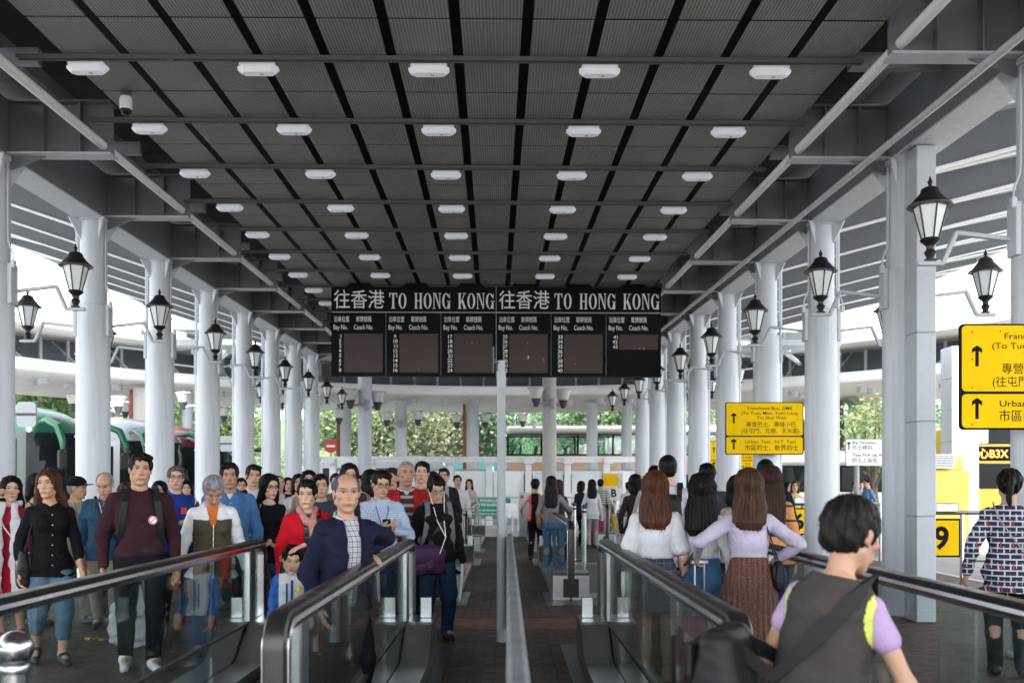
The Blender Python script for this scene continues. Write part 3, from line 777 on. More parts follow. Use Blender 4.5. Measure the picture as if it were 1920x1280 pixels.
# number gates on the right
def gate(num, px, d, label):
    p = W(px, 908, d); t = thing('bay_gate', label, 'gate', (p.x, d, 0), 0, 'numbered bay gates on the right')
    mb = MB(); mb.box((0,0,.78), (.52,.06,.52), ch=.01); mb.build('sign_panel', M['ink'], t)
    mb = MB(); mb.box((0,-.033,.78), (.47,.004,.47)); mb.build('yellow_face', M['yellow'], t, smooth=False)
    mb = MB(); write(mb, num, .0, .64, .29, lambda u, v, w_=0: (u, -.0385-w_, v), .03, align='CENTER'); mb.build('number', M['ink'], t, smooth=False)
    mb = MB()
    for x in (-.30, .30): mb.box((x, 0, .55), (.05,.06,1.1), ch=.006)
    mb.tube([(-.33,0,1.12),(1.6,0,1.12)], .03, 8); mb.tube([(.33,0,.48),(1.6,0,.48)], .025, 8); mb.tube([(1.6,0,.0),(1.6,0,1.12)], .03, 8)
    mb.build('frame', M['inox'], t)
    mb = MB(); mb.box((.06,.0,1.19), (.30,.14,.12), ch=.01); mb.build('cap_box', M['inox_dull'], t)
    return t
gate('9', 1763, 13.0, 'bay gate with black number 9 on a yellow plate and steel frame')
gate('6', 1497, 18.8, 'bay gate with black number 6 on a yellow plate')

# ================================================================ far shelter, notices, chair, cabinet
t = thing('shelter', 'long low white shelter with frosted glass panels at the end of the platform', 'shelter', (-.5, 35.0, 0))
X0, X1 = W(596,0,35).x+.5, W(1238,0,35).x+.5
mb = MB(); mb.box(((X0+X1)/2, .5, 2.47), (X1-X0, 1.6, .09), ch=.02); mb.box(((X0+X1)/2, -.22, 2.37), (X1-X0-.3, .10, .13), ch=.01); mb.build('roof', M['brightwhite'], t)
n = 8
for k in range(n+1):
    mb = MB(); x = X0+.5+(X1-X0-1)*k/n; mb.box((x, .3, 1.15), (.24,.24,2.30), ch=.02); mb.box((x, -.36, 2.36), (.34,.16,.22), ch=.02); mb.box((x,.1,2.34), (.14,1.0,.06)); mb.build('post', M['brightwhite'], t)
M['frosted_panel'] = paint('frosted_panel', (.76,.80,.80), .12, var=.10, vscale=.5)
for k in range(n):
    xa = X0+.5+(X1-X0-1)*k/n+.16; xb = X0+.5+(X1-X0-1)*(k+1)/n-.16
    mb = MB(); mb.box(((xa+xb)/2, .32, 1.20), (xb-xa, .02, 1.60)); mb.build('glass_panel', M['frosted_panel'], t, smooth=False)
    mb = MB(); mb.box(((xa+xb)/2, .32, 2.04), (xb-xa, .05, .05)); mb.box(((xa+xb)/2, .32, .37), (xb-xa, .05, .05)); mb.build('glazing_bar', M['dim_steel'], t, smooth=False)
t = thing('plinth_wall', 'low white wall under the shelter behind the green notice', 'wall', (-.5, 35.9, 0))
mb = MB(); mb.box((0,0,.20), (13,.12,.40), ch=.01); mb.box((0,0,.42), (13.1,.2,.04)); mb.build('wall', M['white'], t)
# green notice
c0, c1 = W(891, 933, 32.5), W(957, 967, 32.5)
t = thing('notice', 'green board with white lines of writing standing across the end of the path', 'sign', ((c0.x+c1.x)/2, 32.5, 0))
wd, hh, zc = c1.x-c0.x, c0.z-c1.z, (c0.z+c1.z)/2
mb = MB(); mb.prism(rrect(-wd/2, wd/2, zc-hh/2, zc+hh/2, .06), .03, lambda u, v, w_: (u, w_, v)); mb.build('panel', M['green'], t)
mb = MB(); fnG = lambda u, v, w_=0: (u, -.004-w_, v)
write(mb, '輕鐵天水圍站巴士轉乘', -.10, zc+hh*.28, hh*.13, fnG, .02, width=wd*.56, align='CENTER'); write(mb, '(往輕鐵天水圍站及元朗)', -.04, zc+hh*.05, hh*.13, fnG, .02, width=wd*.76, align='CENTER')
write(mb, 'From Light Rail Station to Tuen Mun', -.02, zc-hh*.22, hh*.11, fnG, .015, width=wd*.88, align='CENTER'); write(mb, '( Platform at Yuen Long Road )', -.02, zc-hh*.42, hh*.10, fnG, .015, width=wd*.8, align='CENTER')
mb.build('lettering', M['chalk'], t, smooth=False)
mb = MB()
for x in (-wd*.36, wd*.36): mb.box((x,.05,(zc-hh/2)/2+.3), (.04,.04,zc-hh/2+.6), ch=.005); mb.box((x,.05,.02), (.05,.5,.04))
mb.tube([(-wd*.36,.05,.30),(wd*.36,.05,.30)], .018, 6); mb.build('stand', M['grey_steel'], t)
# railing across the end of the platform
t = thing('end_railing', 'thin dark railing across the end of the platform behind the green notice', 'railing', (.8, 33.6, 0))
mb = MB(); mb.tube([(-6,0,1.05),(7,0,1.05)], .025, 6); mb.tube([(-6,0,.55),(7,0,.55)], .018, 6)
for k in range(14): mb.tube([(-6+k,0,0),(-6+k,0,1.05)], .02, 6)
mb.build('rails', M['dim_steel'], t)
# white plastic chair
p = W(966, 908, 30.5); t = thing('plastic_chair', 'white plastic armchair beside the green notice', 'chair', (p.x, 30.5, 0), R(30))
mb = MB(); mb.box((0,0,.44), (.46,.44,.035), ch=.015); mb.build('seat', M['plastic_white'], t)
mb = MB(); mb.box((0,.22,.68), (.46,.035,.46), rot=(R(-10),0,0), ch=.015); mb.build('backrest', M['plastic_white'], t)
for sx in (-1,1):
    for sy in (-1,1):
        mb = MB(); mb.loft([((sx*.20,sy*.18,.43),.025),((sx*.24,sy*.22,0),.02)], 8); mb.build('leg', M['plastic_white'], t)
    mb = MB(); mb.tube([(sx*.235,-.2,.44),(sx*.25,-.2,.66),(sx*.25,.22,.68)], .022, 8); mb.build('armrest', M['plastic_white'], t)
# grey cabinet with red lamp
c0, c1 = W(976, 923, 27.5), W(997, 985, 27.5)
t = thing('control_cabinet', 'narrow grey steel cabinet with a red button near the end of the path', 'cabinet', ((c0.x+c1.x)/2, 27.5, 0))
mb = MB(); mb.box((0,0,c0.z/2), (.42,.3,c0.z), ch=.015); mb.build('body', M['white'], t)
mb = MB(); mb.box((0,-.153,c0.z*.42), (.34,.006,c0.z*.6)); mb.build('door', M['grey_steel'], t, smooth=False)
mb = MB(); mb.cyl((-.12,-.15,c0.z-.12), (-.12,-.18,c0.z-.12), .05); mb.build('button', M['red'], t)
# notice stands with yellow and white posters
M['poster'] = paint('printed_poster', (.62,.60,.52), .6, var=.25, vscale=7)
def stand(px0, px1, py0, d, label, hasb):
    a, b_ = W(px0, py0, d), W(px1, py0, d); wd = b_.x-a.x
    t = thing('notice_stand', label, 'notice board', ((a.x+b_.x)/2, d, 0), 0, 'notice stands at the end of the platform')
    mb = MB(); mb.box((0,0,a.z-.40), (wd,.04,.78), ch=.01); mb.build('board', M['plastic_white'], t)
    mb = MB(); mb.box((-wd*.12,-.023,a.z-.22), (wd*.66,.004,.34)); mb.build('yellow_poster', M['yellow'], t, smooth=False)
    mb = MB(); mb.box((wd*.33,-.0235,a.z-.25), (wd*.22,.004,.40)); mb.box((-wd*.15,-.0235,a.z-.57), (wd*.5,.004,.30)); mb.build('white_poster', M['poster'], t, smooth=False)
    if hasb:
        mb = MB(); write(mb, 'B', 0.02, a.z-.68, .20, lambda u, v, w_=0: (u, -.0265-w_, v), .03, align='CENTER'); mb.build('letter', M['ink'], t, smooth=False)
    mb = MB(); mb.box((-wd*.45,.03,(a.z)/2), (.04,.04,a.z)); mb.box((wd*.45,.03,(a.z)/2), (.04,.04,a.z)); mb.box((0,.03,.03), (wd,.4,.05)); mb.build('stand', M['dim_steel'], t, smooth=False)
stand(1130, 1169, 885, 27.0, 'notice stand with a yellow poster and letter B', True)
stand(1203, 1225, 887, 29.0, 'notice stand with pale poster half hidden behind the woman in dark brown', False)
# white direction post
p = W(1607, 908, 25.5); s = 25.5/F
t = thing('direction_post', 'white two-part bus terminus and taxi sign on a steel post', 'sign', (p.x, 25.5, 0))
mb = MB(); mb.cyl((0,.04,-.15), (0,.04,W(0,815,25.5).z), .07, n=14); mb.build('post', M['dim_steel'], t)
u0, u1 = (1584-1607)*s, (1668-1607)*s
zt, zm, zb = W(0,823,25.5).z, W(0,847,25.5).z, W(0,873,25.5).z
mb = MB(); mb.prism(rrect(u0,u1,zb,zt,.04), .03, lambda u, v, w_: (u, -.06+w_, v)); mb.build('border', M['dim_steel'], t, smooth=False)
mb = MB()
for a, b_ in ((zm+.006, zt-.012), (zb+.012, zm-.006)): mb.prism(rrect(u0+.012,u1-.012,a,b_,.03), .003, lambda u, v, w_: (u, -.063+w_, v))
mb.build('white_face', M['plastic_white'], t, smooth=False)
mb = MB(); f2 = lambda u, v, w_=0: (u, -.0645-w_, v)
write(mb, 'Bus Terminus', u0+13*s, zt-9*s, 5.0*s, f2, .012, width=44*s); write(mb, '巴士總站', u0+13*s, zt-19*s, 6.5*s, f2, 0, width=37*s)
write(mb, 'Taxi Pick Up Area', u0+13*s, zm-8*s, 5.0*s, f2, .012, width=66*s); write(mb, '的士上客區', u0+13*s, zm-19*s, 6.5*s, f2, 0, width=46*s)
arrow(mb, u0+6*s, zt-20*s, zt-5*s, 6*s, f2); mb.build('lettering', M['ink'], t, smooth=False)
# orange-yellow bin and steel cart near the far women
p = W(1166, 908, 26.5); t = thing('yellow_crate', 'yellow plastic crate on the pavement near the notice stand', 'crate', (p.x, 26.5, 0))
mb = MB(); mb.hexa([(-.2,-.2,0),(.2,-.2,0),(.2,.2,0),(-.2,.2,0),(-.27,-.25,.62),(.27,-.25,.62),(.27,.25,.62),(-.27,.25,.62)]); mb.build('body', M['yellow'], t, smooth=False)
mb = MB(); mb.box((0,0,.63), (.60,.56,.04), ch=.01); mb.build('rim', M['yellow'], t)

# ================================================================ ring canopy behind
RC, RR = Vector((0, 24.6, 0)), 19.6
def ringpath(a0, a1, n=60):
    out = []
    for k in range(n+1):
        a = R(a0+(a1-a0)*k/n); d = Vector((math.cos(a), math.sin(a), 0)); out.append((RC+d*RR, d, Vector((0,0,1))))
    return out
M['slate'] = paint('slate_blue_panel', (.20,.23,.26), .5, var=.12)
t = thing('ring_canopy', 'curved pale concrete canopy sweeping across behind the station roof', 'canopy', (0, 44, 0))
bpy.context.view_layer.update(); TI = t.matrix_world.inverted()
def tp(mb, name, mat, **kw):
    o = mb.build(name, mat, t, **kw); o.matrix_parent_inverse = TI; return o
rp = ringpath(8, 172)
mb = MB(); mb.sweep(rp, [(0,5.62),(-.06,5.72),(-.06,5.92),(0,6.02),(.35,6.02),(.35,5.62)]); tp(mb, 'fascia', M['brightwhite'])
mb = MB(); mb.sweep(rp, [(.351,5.60),(.351,5.98),(6.5,5.98),(6.5,5.30)]); tp(mb, 'soffit', M['beige'])
mb = MB(); mb.sweep(ringpath(12, 168), [(-1.6,6.95),(-1.65,7.2),(-1.4,7.35),(8,8.0),(8,7.4)]); tp(mb, 'upper_slab', M['beige'])
mb = MB(); mb.sweep(ringpath(12, 168), [(2.6,5.99),(2.6,7.2),(2.8,7.2),(2.8,5.99)]); tp(mb, 'clerestory', M['slate'])
for a in range(12, 169, 3):
    mb = MB(); d = Vector((math.cos(R(a)), math.sin(R(a)), 0)); q = RC+d*(RR+1.2)
    mb.box((q.x,q.y,6.52), (.09,.09,1.0), rot=(0,0,R(a))); 
    if a % 6 == 0:
        q2 = RC+d*(RR+.6); mb.tube([(q2.x,q2.y,6.05), (q.x+d.x*1.2,q.y+d.y*1.2,7.1)], .05, 6)
    tp(mb, 'strut', M['grey_steel'])
for a in range(14, 167, 4):
    d = Vector((math.cos(R(a)), math.sin(R(a)), 0))
    for rr_ in (1.6, 2.5): mb = MB(); q = RC+d*(RR+rr_); mb.cyl((q.x,q.y,5.30), (q.x,q.y,5.62), .20, n=12); tp(mb, 'downlight', M['white'])
# roof between the station roof and the ring: pale sloping sheets on beams
t2 = thing('link_roof', 'pale sheeted link roof with white beams between the station roof and the curved canopy', 'roof', (0, 36, 0))
mb = MB(); n = 9
mb.hexa([(-11,-4.6,6.55),(11,-4.6,6.45),(11,5.5,7.35),(-11,5.5,7.45),(-11,-4.6,6.58),(11,-4.6,6.48),(11,5.5,7.38),(-11,5.5,7.48)]); mb.build('decking', M['wingdeck'], t2, smooth=False)
mb = MB()
for k in range(12):
    x = -10.5+k*1.95; mb.hexa([(x-.05,-4.6,6.30),(x+.05,-4.6,6.30),(x+.05,5.5,7.2),(x-.05,5.5,7.2),(x-.05,-4.6,6.44),(x+.05,-4.6,6.44),(x+.05,5.5,7.34),(x-.05,5.5,7.34)])
for y, z in ((-4.4,6.33),(-1.6,6.58),(1.2,6.83),(4.6,7.13)): mb.box((0,y,z-.16), (22,.14,.2))
for sg in (-1,1):
    for k in range(4): mb.tube([(sg*(1.4+k*2.6),-4.2,5.9),(sg*(4.6+k*2.6),4.6,6.6)], .09, 6)
mb.build('beam', M['white'], t2, smooth=False)
# columns under the ring and cone lamps on them
M['oldred'] = paint('faded_red_paint', (.30,.075,.06), .6, var=.15)
def back_column(px, d, r, mat, label, ztop=5.6, red=False, square=False):
    p = W(px, 908, d); t = thing('back_column', label, 'column', (p.x, d, -.15), 0, 'columns under the curved canopy')
    mb = MB()
    if square: mb.box((0,0,(ztop+.15)/2), (2*r,2*r,ztop+.15), ch=.02)
    else: mb.lathe((0,0,0), [(r,0),(r,ztop+.15)], 22)
    mb.build('shaft', mat, t)
    if red:
        mb = MB(); mb.box((-r-.09,.0,(ztop+.1)/2), (.14,.14,ztop+.1), ch=.01); mb.build('red_pipe', M['oldred'], t)
    return t
back_column(684, 31.6, .23, M['white'], 'round white column standing behind the departure board on the left', 6.5)
back_column(1030, 31.6, .23, M['concrete'], 'round grey concrete column behind the departure board on the right', 6.5)
back_column(752, 45.5, .28, M['white'], 'distant white column left of the red-striped one', 5.4)
back_column(886, 46.0, .30, M['grey_steel'], 'distant grey column with a red pipe in the middle of the canopy', 5.4, red=True)
back_column(648, 46.0, .26, M['grey_steel'], 'distant grey column with a red pipe near the no-entry sign', 5.4, red=True)
back_column(1110, 46.0, .26, M['white'], 'distant white column right of the concrete one', 5.4)
back_column(266, 39.0, .34, M['concrete'], 'grey column with a red pipe between the left-hand columns', 5.4, red=True)
back_column(352, 41.0, .22, M['white'], 'slim distant column near the cone lamps on the left', 5.4)
back_column(1175, 46.0, .26, M['white'], 'distant white column above the orange bus', 5.4)
p = W(1809, 908, 30.2)
t = thing('white_pillar', 'square white tiled pillar in front of the bus with the lit sign', 'pillar', (p.x, 30.6, -.15))
mb = MB()
for k in range(6): mb.box((0,0,.0+k*1.0+.5), (.80,.80,.99), ch=.008)
mb.build('cladding', M['white'], t)
mb = MB(); mb.cyl((.47,-.2,0), (.47,-.2,5.6), .06, n=10); mb.box((.55,-.3,3.2), (.36,.25,.5), ch=.02); mb.build('pipe', M['white'], t)
M['lampglass'] = paint('lamp_cone_glass', (.72,.72,.70), .15, var=.12, vscale=8)
def cone_lamp(px, py, d, sx, label, sc=1.0):
    p = W(px, py, d); t = thing('cone_lamp', label, 'lamp', p, 0, 'cone shaped lamps on the far columns'); t.scale = (sc,)*3
    mb = MB(); mb.lathe((0,0,0), [(.10,-.42),(.22,-.05)], 14); mb.build('dark_cone', M['dark'], t)
    mb = MB(); mb.lathe((0,0,0), [(.215,-.045),(.36,.40)], 16); mb.build('diffuser', M['lampglass'], t)
    mb = MB(); mb.lathe((0,0,0), [(.42,.405),(.42,.43),(.30,.47),(.05,.49)], 16); mb.build('cap', M['grey_steel'], t)
    mb = MB(); mb.tube([(sx*.14,0,-.30),(sx*.45,0,-.22),(sx*.72,0,-.26)], .06, 8); mb.lathe((sx*.76,0,-.26), [(.05,-.25),(.11,-.2),(.11,.2),(.05,.25)], 10); mb.build('arm', M['dim_steel'], t)
    return t
kl = cone_lamp(657, 748, 31.3, 1, 'cone lamp on the left of the white column below the departure board', .72)
def cl2(px, py, d, sx, lab, sc):
    if sx > 0: dup(kl, W(px,py,d), 0, lab).scale = (sc,)*3
    else: o = dup(kl, W(px,py,d), R(180), lab); o.scale = (sc,)*3
for a in ((708,752,31.9,-1,'cone lamp on the right of the white column below the departure board',.72),(1005,745,31.3,1,'cone lamp on the left of the concrete column',.72),(1056,748,31.9,-1,'cone lamp on the right of the concrete column',.72),
          (725,786,45,1,'small far cone lamp left of the distant white column',.78),(784,785,45,-1,'small far cone lamp right of the distant white column',.78),(856,790,46,1,'small far cone lamp left of the red-striped column',.78),(910,790,46,-1,'small far cone lamp right of the red-striped column',.78),
          (636,782,44,-1,'far cone lamp beside the no-entry sign',.78),(137,755,38,1,'cone lamp above the green coach',.75),(222,760,36,-1,'cone lamp above the white coach, the higher of a pair',.75),(235,770,40,-1,'cone lamp above the white coach, the lower of a pair',.72),(343,752,37,1,'cone lamp above the maroon coach',.75),(420,778,42,1,'cone lamp between two left-hand columns far off',.72),
          (980,788,44,1,'far cone lamp just right of the middle pole',.7)): cl2(*a)
# pale bay boards hung on the left columns
def bay_board(px0, px1, py0, py1, d, label):
    a, b_ = W(px0,py0,d), W(px1,py1,d); t = thing('bay_board', label, 'sign', ((a.x+b_.x)/2, d, b_.z), 0, 'grey bay boards beside the coaches')
    wd, h = b_.x-a.x, a.z-b_.z
    mb = MB(); mb.prism(rrect(-wd/2,wd/2,0,h,.06), .05, lambda u, v, w_: (u, w_, v)); mb.build('panel', M['grey_steel'], t, smooth=False)
    mb = MB(); mb.box((0,-.004,h*.5), (wd*.98,.012,h*.10)); mb.build('strip', M['dark'], t, smooth=False)
    mb = MB(); mb.tube([(-wd/2-.02,.02,h*.5),(-wd/2-.5,.02,h*.5)], .03, 6); mb.build('bracket', M['grey_steel'], t)
bay_board(31, 67, 753, 800, 15.5, 'grey blank bay board in front of the green coach')
bay_board(413, 437, 817, 846, 24.5, 'grey blank bay board in front of the maroon coach')
bay_board(564, 575, 838, 856, 33, 'small grey bay board by the last left-hand column')
# ================================================================ vehicles
M['cargloss'] = obcol('vehicle_paint', rough=.22, var=.05, vscale=1, bmp=0, spec=.6)
def coach(loc, rz, label, body, roofc, skirt=None, mirror=(.02,.02,.02), L=11.5, H=3.5):
    """front at local x=0 heading +x, tail at x=-L"""
    t = thing('coach', label, 'coach', loc, rz, 'coaches parked in the bays on the left')
    st = [0,.05,.12,.22,.35,.5,.7,.95,1.3,1.8,2.6]+[2.6+(L-2.6)*k/10 for k in range(1, 11)]
    zt = lambda s: np.interp(s, [0,.05,.12,.22,.35,.5,.7,.95,1.3,1.8,2.6,L], [1.0,1.5,1.95,2.4,2.8,3.02,3.2,3.33,3.43,3.5,3.52,3.48])*H/3.5
    hw = lambda s: np.interp(s, [0,.05,.12,.22,.35,.5,.8,1.3,L], [.86,.98,1.06,1.13,1.18,1.21,1.24,1.25,1.25])
    zl = [.30,.45,.62,.80,.95,1.10,1.30,1.55,1.80,2.10,2.40,2.62,2.78,2.95]
    def sec(s):
        top = zt(s); w_ = hw(s); pts = []; zs = [min(z*H/3.5, top-.02) if z < 2.9 else min(z*H/3.5, top-.015) for z in zl]; zs += [zs[-1]+(top-zs[-1])*q for q in (.35,.62,.82,.94,1.0)]
        for z in zs:
            u = (z-.3)/(top-.3); k = max(0, (z-(top-.48))/.48); yy = w_*(1-.03*u)*math.sqrt(max(0, 1-k**2.2*.86)); pts.append((yy, z))
        return pts
    P = []
    for s in st:
        q = sec(s); ring = [(-s, y, z) for y, z in q]+[(-s, -y, z) for y, z in reversed(q)]; P.append(ring)
    n = len(P[0]); parts = {'body': MB(), 'windscreen': MB(), 'side_window': MB(), 'roof': MB(), 'dome': MB(), 'skirt': MB()}
    for i in range(len(st)-1):
        for k in range(n):
            k2 = (k+1) % n; q = [P[i][k], P[i][k2], P[i+1][k2], P[i+1][k]]; z = sum(v[2] for v in q)/4; s = (st[i]+st[i+1])/2; yy = abs(sum(v[1] for v in q)/4)
            top = zt(s)
            nm = 'body'
            zz = z*3.5/H
            if s < .70 and 1.10 < zz < 2.78: nm = 'windscreen'
            elif .95 < s < L-.5 and 1.55 < zz < 2.62 and yy > .9: nm = 'side_window'
            elif zz > 2.78: nm = 'dome' if s < 1.9 else 'roof'
            elif zz < .95: nm = 'skirt'
            if k == n-1 and z < .4: nm = 'skirt'
            parts[nm].add(q, [(0,1,2,3)])
    parts['windscreen'].add(P[0], [tuple(range(n))]) if False else parts['body'].add(P[0], [tuple(range(n))])
    parts['body'].add(P[-1], [tuple(range(n))])
    import bmesh
    for nm, mb in parts.items():
        if not mb.v: continue
        o = mb.build(nm, M['busglass'] if 'w' in nm and nm.startswith(('wind','side')) else M['cargloss'], t, color={'body':body,'dome':roofc,'roof':(.42,.43,.44),'skirt':skirt or body}.get(nm, (0,0,0)))
        bm = bmesh.new(); bm.from_mesh(o.data); bmesh.ops.remove_doubles(bm, verts=bm.verts, dist=.001); bmesh.ops.recalc_face_normals(bm, faces=bm.faces); bm.to_mesh(o.data); bm.free()
        o.data.polygons.foreach_set('use_smooth', [True]*len(o.data.polygons)); o.data.set_sharp_from_angle(angle=R(40))
    for sy in (-1, 1):
        mb = MB(); mb.loft([((-.55, sy*.95, 3.0*H/3.5), .05), ((-.15, sy*1.12, 3.06*H/3.5), .09), ((.25, sy*1.22, 2.9*H/3.5), .10), ((.42, sy*1.25, 2.55*H/3.5), .09), ((.42, sy*1.25, 2.35*H/3.5), .05)], 10); mb.build('mirror_arm', M['cargloss'], t, color=mirror)
        mb = MB(); mb.box((.40, sy*1.25, 2.12*H/3.5), (.16,.26,.48), ch=.05); mb.build('mirror', M['black'], t)
        mb = MB(); mb.box((.0, sy*.72, .80), (.16,.36,.20), ch=.04); mb.build('headlight', M['frost'], t)
        for s in (2.6, L-3.0):
            mb = MB(); mb.lathe((-s, sy*1.12, .50), [(.30,-.14),(.49,-.13),(.50,-.08),(.50,.08),(.49,.13),(.30,.14)], 24, M=Matrix.Rotation(R(90), 3, 'X')); w_ = mb.build('wheel', M['rubber'], t)
            mb = MB(); mb.lathe((-s, sy*1.12, .50), [(.06,-.15),(.28,-.142),(.28,.142),(.06,.15)], 18, M=Matrix.Rotation(R(90), 3, 'X')); mb.build('rim', M['inox_dull'], w_)
    mb = MB()
    for sy in (-.45, .45): mb.tube([(.06,sy-.1,1.15),(-.05,sy+.1,1.6),(-.20,sy+.35,2.15)], .018, 5)
    mb.build('wiper', M['black'], t)
    for k in range(2, 8):
        mb = MB(); s = 1.1+(L-1.8)*k/8
        for sy in (-1,1): mb.box((-s, sy*1.232, 2.13), (.07,.03,1.16))
        mb.build('window_pillar', M['black'], t, smooth=False)
    return t
GZ = -.15
coach((-11.15, 25.2, GZ), R(-14), 'green domed coach at the left edge with green and black mirror arms', (.045,.06,.06), (.004,.085,.048), (.004,.07,.042), (.004,.12,.052), H=3.75)
coach((-10.5, 29.7, GZ), R(-26), 'white coach with dark nose and a curved green mirror arm', (.55,.57,.60), (.30,.32,.36), (.5,.5,.52), (.004,.12,.052), H=3.75)
coach((-10.15, 33.6, GZ), R(-24), 'maroon coach in the third bay, left of the thin pipes', (.12,.014,.024), (.11,.016,.026), None, (.10,.012,.02), H=3.7)
coach((-10.25, 37.6, GZ), R(-22), 'dark red coach farthest along, only its nose showing', (.12,.014,.03), (.12,.018,.034), None, (.05,.02,.02), H=3.5)

def deck_bus(loc, L, H, label, colors, cat='bus', seats=True, name='long_bus', wz=(2.75,3.75), low=None, nwin=6, rz=0):
    """a bus seen from the side: length along x"""
    t = thing(name, label, cat, loc, rz)
    c_low, c_mid, c_roof = colors
    def sec(z0, z1, w_): return
    mb = MB(); mb.box((0,0,(.35+wz[0])/2), (L,2.5,wz[0]-.35), ch=.06); mb.build('lower_body', M['cargloss'], t, color=c_low)
    mb = MB(); mb.box((0,0,(wz[1]+H)/2), (L-.1,2.44,H-wz[1]), ch=.16); mb.build('roof', M['cargloss'], t, color=c_roof)
    mb = MB(); zc = (wz[0]+wz[1])/2; hz = wz[1]-wz[0]
    for k in range(nwin+1):
        x = -L/2+.12+(L-.24)*k/nwin
        for y in (-1.2, 1.2): mb.box((x,y,zc), (.10,.06,hz+.01))
    for y in (-1.2, 1.2): mb.box((0,y,wz[0]+.03), (L-.2,.064,.07)); mb.box((0,y,wz[1]-.03), (L-.2,.064,.07))
    mb.build('window_frame', M['ink'], t, smooth=False)
    for y in (-1.2, 1.2):
        mb = MB(); mb.box((0,y,zc), (L-.3,.02,hz-.08)); mb.build('window', M['tintglass'] if seats else M['busglass'], t, smooth=False)
    if seats:
        ns = int((L-1.2)/.85)
        for k in range(ns):
            for y in (-.75, .75):
                x = -L/2+.8+k*.85
                mb = MB(); mb.box((x,y,wz[0]+.22), (.12,.80,.66), rot=(0,R(8),0), ch=.05); mb.box((x-.22,y,wz[0]-.05), (.42,.80,.12), ch=.04); mb.build('seat', M['teal'], t)
        mb = MB(); mb.box((0,0,wz[0]-.02), (L-.3,2.3,.04)); mb.build('deck', M['dark'], t, smooth=False)
    if low:
        for y in (-1.253, 1.253):
            mb = MB(); mb.box((0,y,(low[0]+low[1])/2), (L-.8,.012,low[1]-low[0])); mb.build('lower_window', M['busglass'], t, smooth=False)
    for x in (-L/2+2, L/2-2.6):
        for sy in (-1,1):
            mb = MB(); mb.lathe((x, sy*1.15, .50), [(.28,-.14),(.49,-.13),(.50,.0),(.49,.13),(.28,.14)], 20, M=Matrix.Rotation(R(90), 3, 'X')); w_ = mb.build('wheel', M['rubber'], t)
            mb = MB(); mb.lathe((x, sy*1.15, .50), [(.06,-.15),(.27,-.142),(.27,.142),(.06,.15)], 14, M=Matrix.Rotation(R(90), 3, 'X')); mb.build('rim', M['inox_dull'], w_)
    return t
M['teal'] = paint('teal_seat_fabric', (.02,.20,.25), .8, var=.1)
M['tintglass'] = glassy('pale_tinted_glass', (.82,.88,.88), .05)
x0, x1 = W(948,0,52).x, W(1352,0,52).x
ob = deck_bus(((x0+x1)/2, 53.4, GZ), x1-x0, 4.86, 'cream and orange double-decker bus behind the shelter, teal seats in its upper windows', ((.72,.50,.36),(.7,.6,.5),(.82,.80,.76)), wz=(3.24,4.40), low=(1.2,2.2), nwin=6)
mb = MB(); f3 = lambda u, v, w_=0: (u, -1.256-w_, v)
rs = random.Random(3)
for k in range(16):    # looping orange ornament along the side
    x = -4.6+k*.58+rs.uniform(-.1,.1); z = 2.90+rs.uniform(-.12,.12); r = .17+rs.uniform(-.05,.06)
    n = 14
    for q in range(11):
        a0, a1 = 2*math.pi*q/n+k, 2*math.pi*(q+1)/n+k
        mb.add([f3(x+(r)*math.cos(a0), z+r*math.sin(a0)), f3(x+r*math.cos(a1), z+r*math.sin(a1)), f3(x+(r+.035)*math.cos(a1), z+(r+.035)*math.sin(a1)), f3(x+(r+.035)*math.cos(a0), z+(r+.035)*math.sin(a0))], [(0,1,2,3)])
M['orange'] = paint('orange_paint', (.75,.30,.10), .5, var=.06)
mb.build('ornament', M['orange'], ob, smooth=False)
x0, x1 = W(1400,0,41).x, W(1690,0,41).x
deck_bus(((x0+x1)/2, 42, GZ), x1-x0, 3.1, 'white single-deck bus with a yellow band behind the white direction post', ((.75,.74,.68),(.7,.6,.1),(.85,.85,.86)), seats=False, wz=(1.35,2.45), nwin=5)
# bus with the lit route sign, nose towards us
p = W(1852, 908, 42)
t = thing('route_bus', 'yellow double-decker with an orange lit route sign, behind the white pillar', 'bus', (p.x, 42, GZ))
mb = MB(); mb.box((0,5,2.3), (2.5,10,3.9), ch=.12); mb.build('body', M['cargloss'], t, color=(.78,.52,.03))
mb = MB(); mb.box((0,-.02,2.02), (2.3,.06,1.1), ch=.02); mb.build('windscreen', M['busglass'], t)
mb = MB(); mb.box((0,-.02,3.85), (2.3,.06,.85), ch=.02); mb.build('upper_window', M['busglass'], t)
mb = MB(); mb.box((0,-.03,3.0), (2.3,.06,.62), ch=.02); mb.build('sign_box', M['ink'], t)
mb = MB(); write(mb, '中心B3X', 0, 2.83, .34, lambda u, v, w_=0: (u, -.064-w_, v), .015, align='CENTER', width=1.75); mb.build('lit_sign', M['dot'], t, smooth=False)
mb = MB()
for sx in (-.8,.8): mb.box((sx,-.02,.75), (.4,.06,.2), ch=.02)
mb.build('headlight', M['frost'], t)
mb = MB(); mb.box((0,-.02,.40), (2.3,.06,.22)); mb.build('bumper', M['dark'], t, smooth=False)
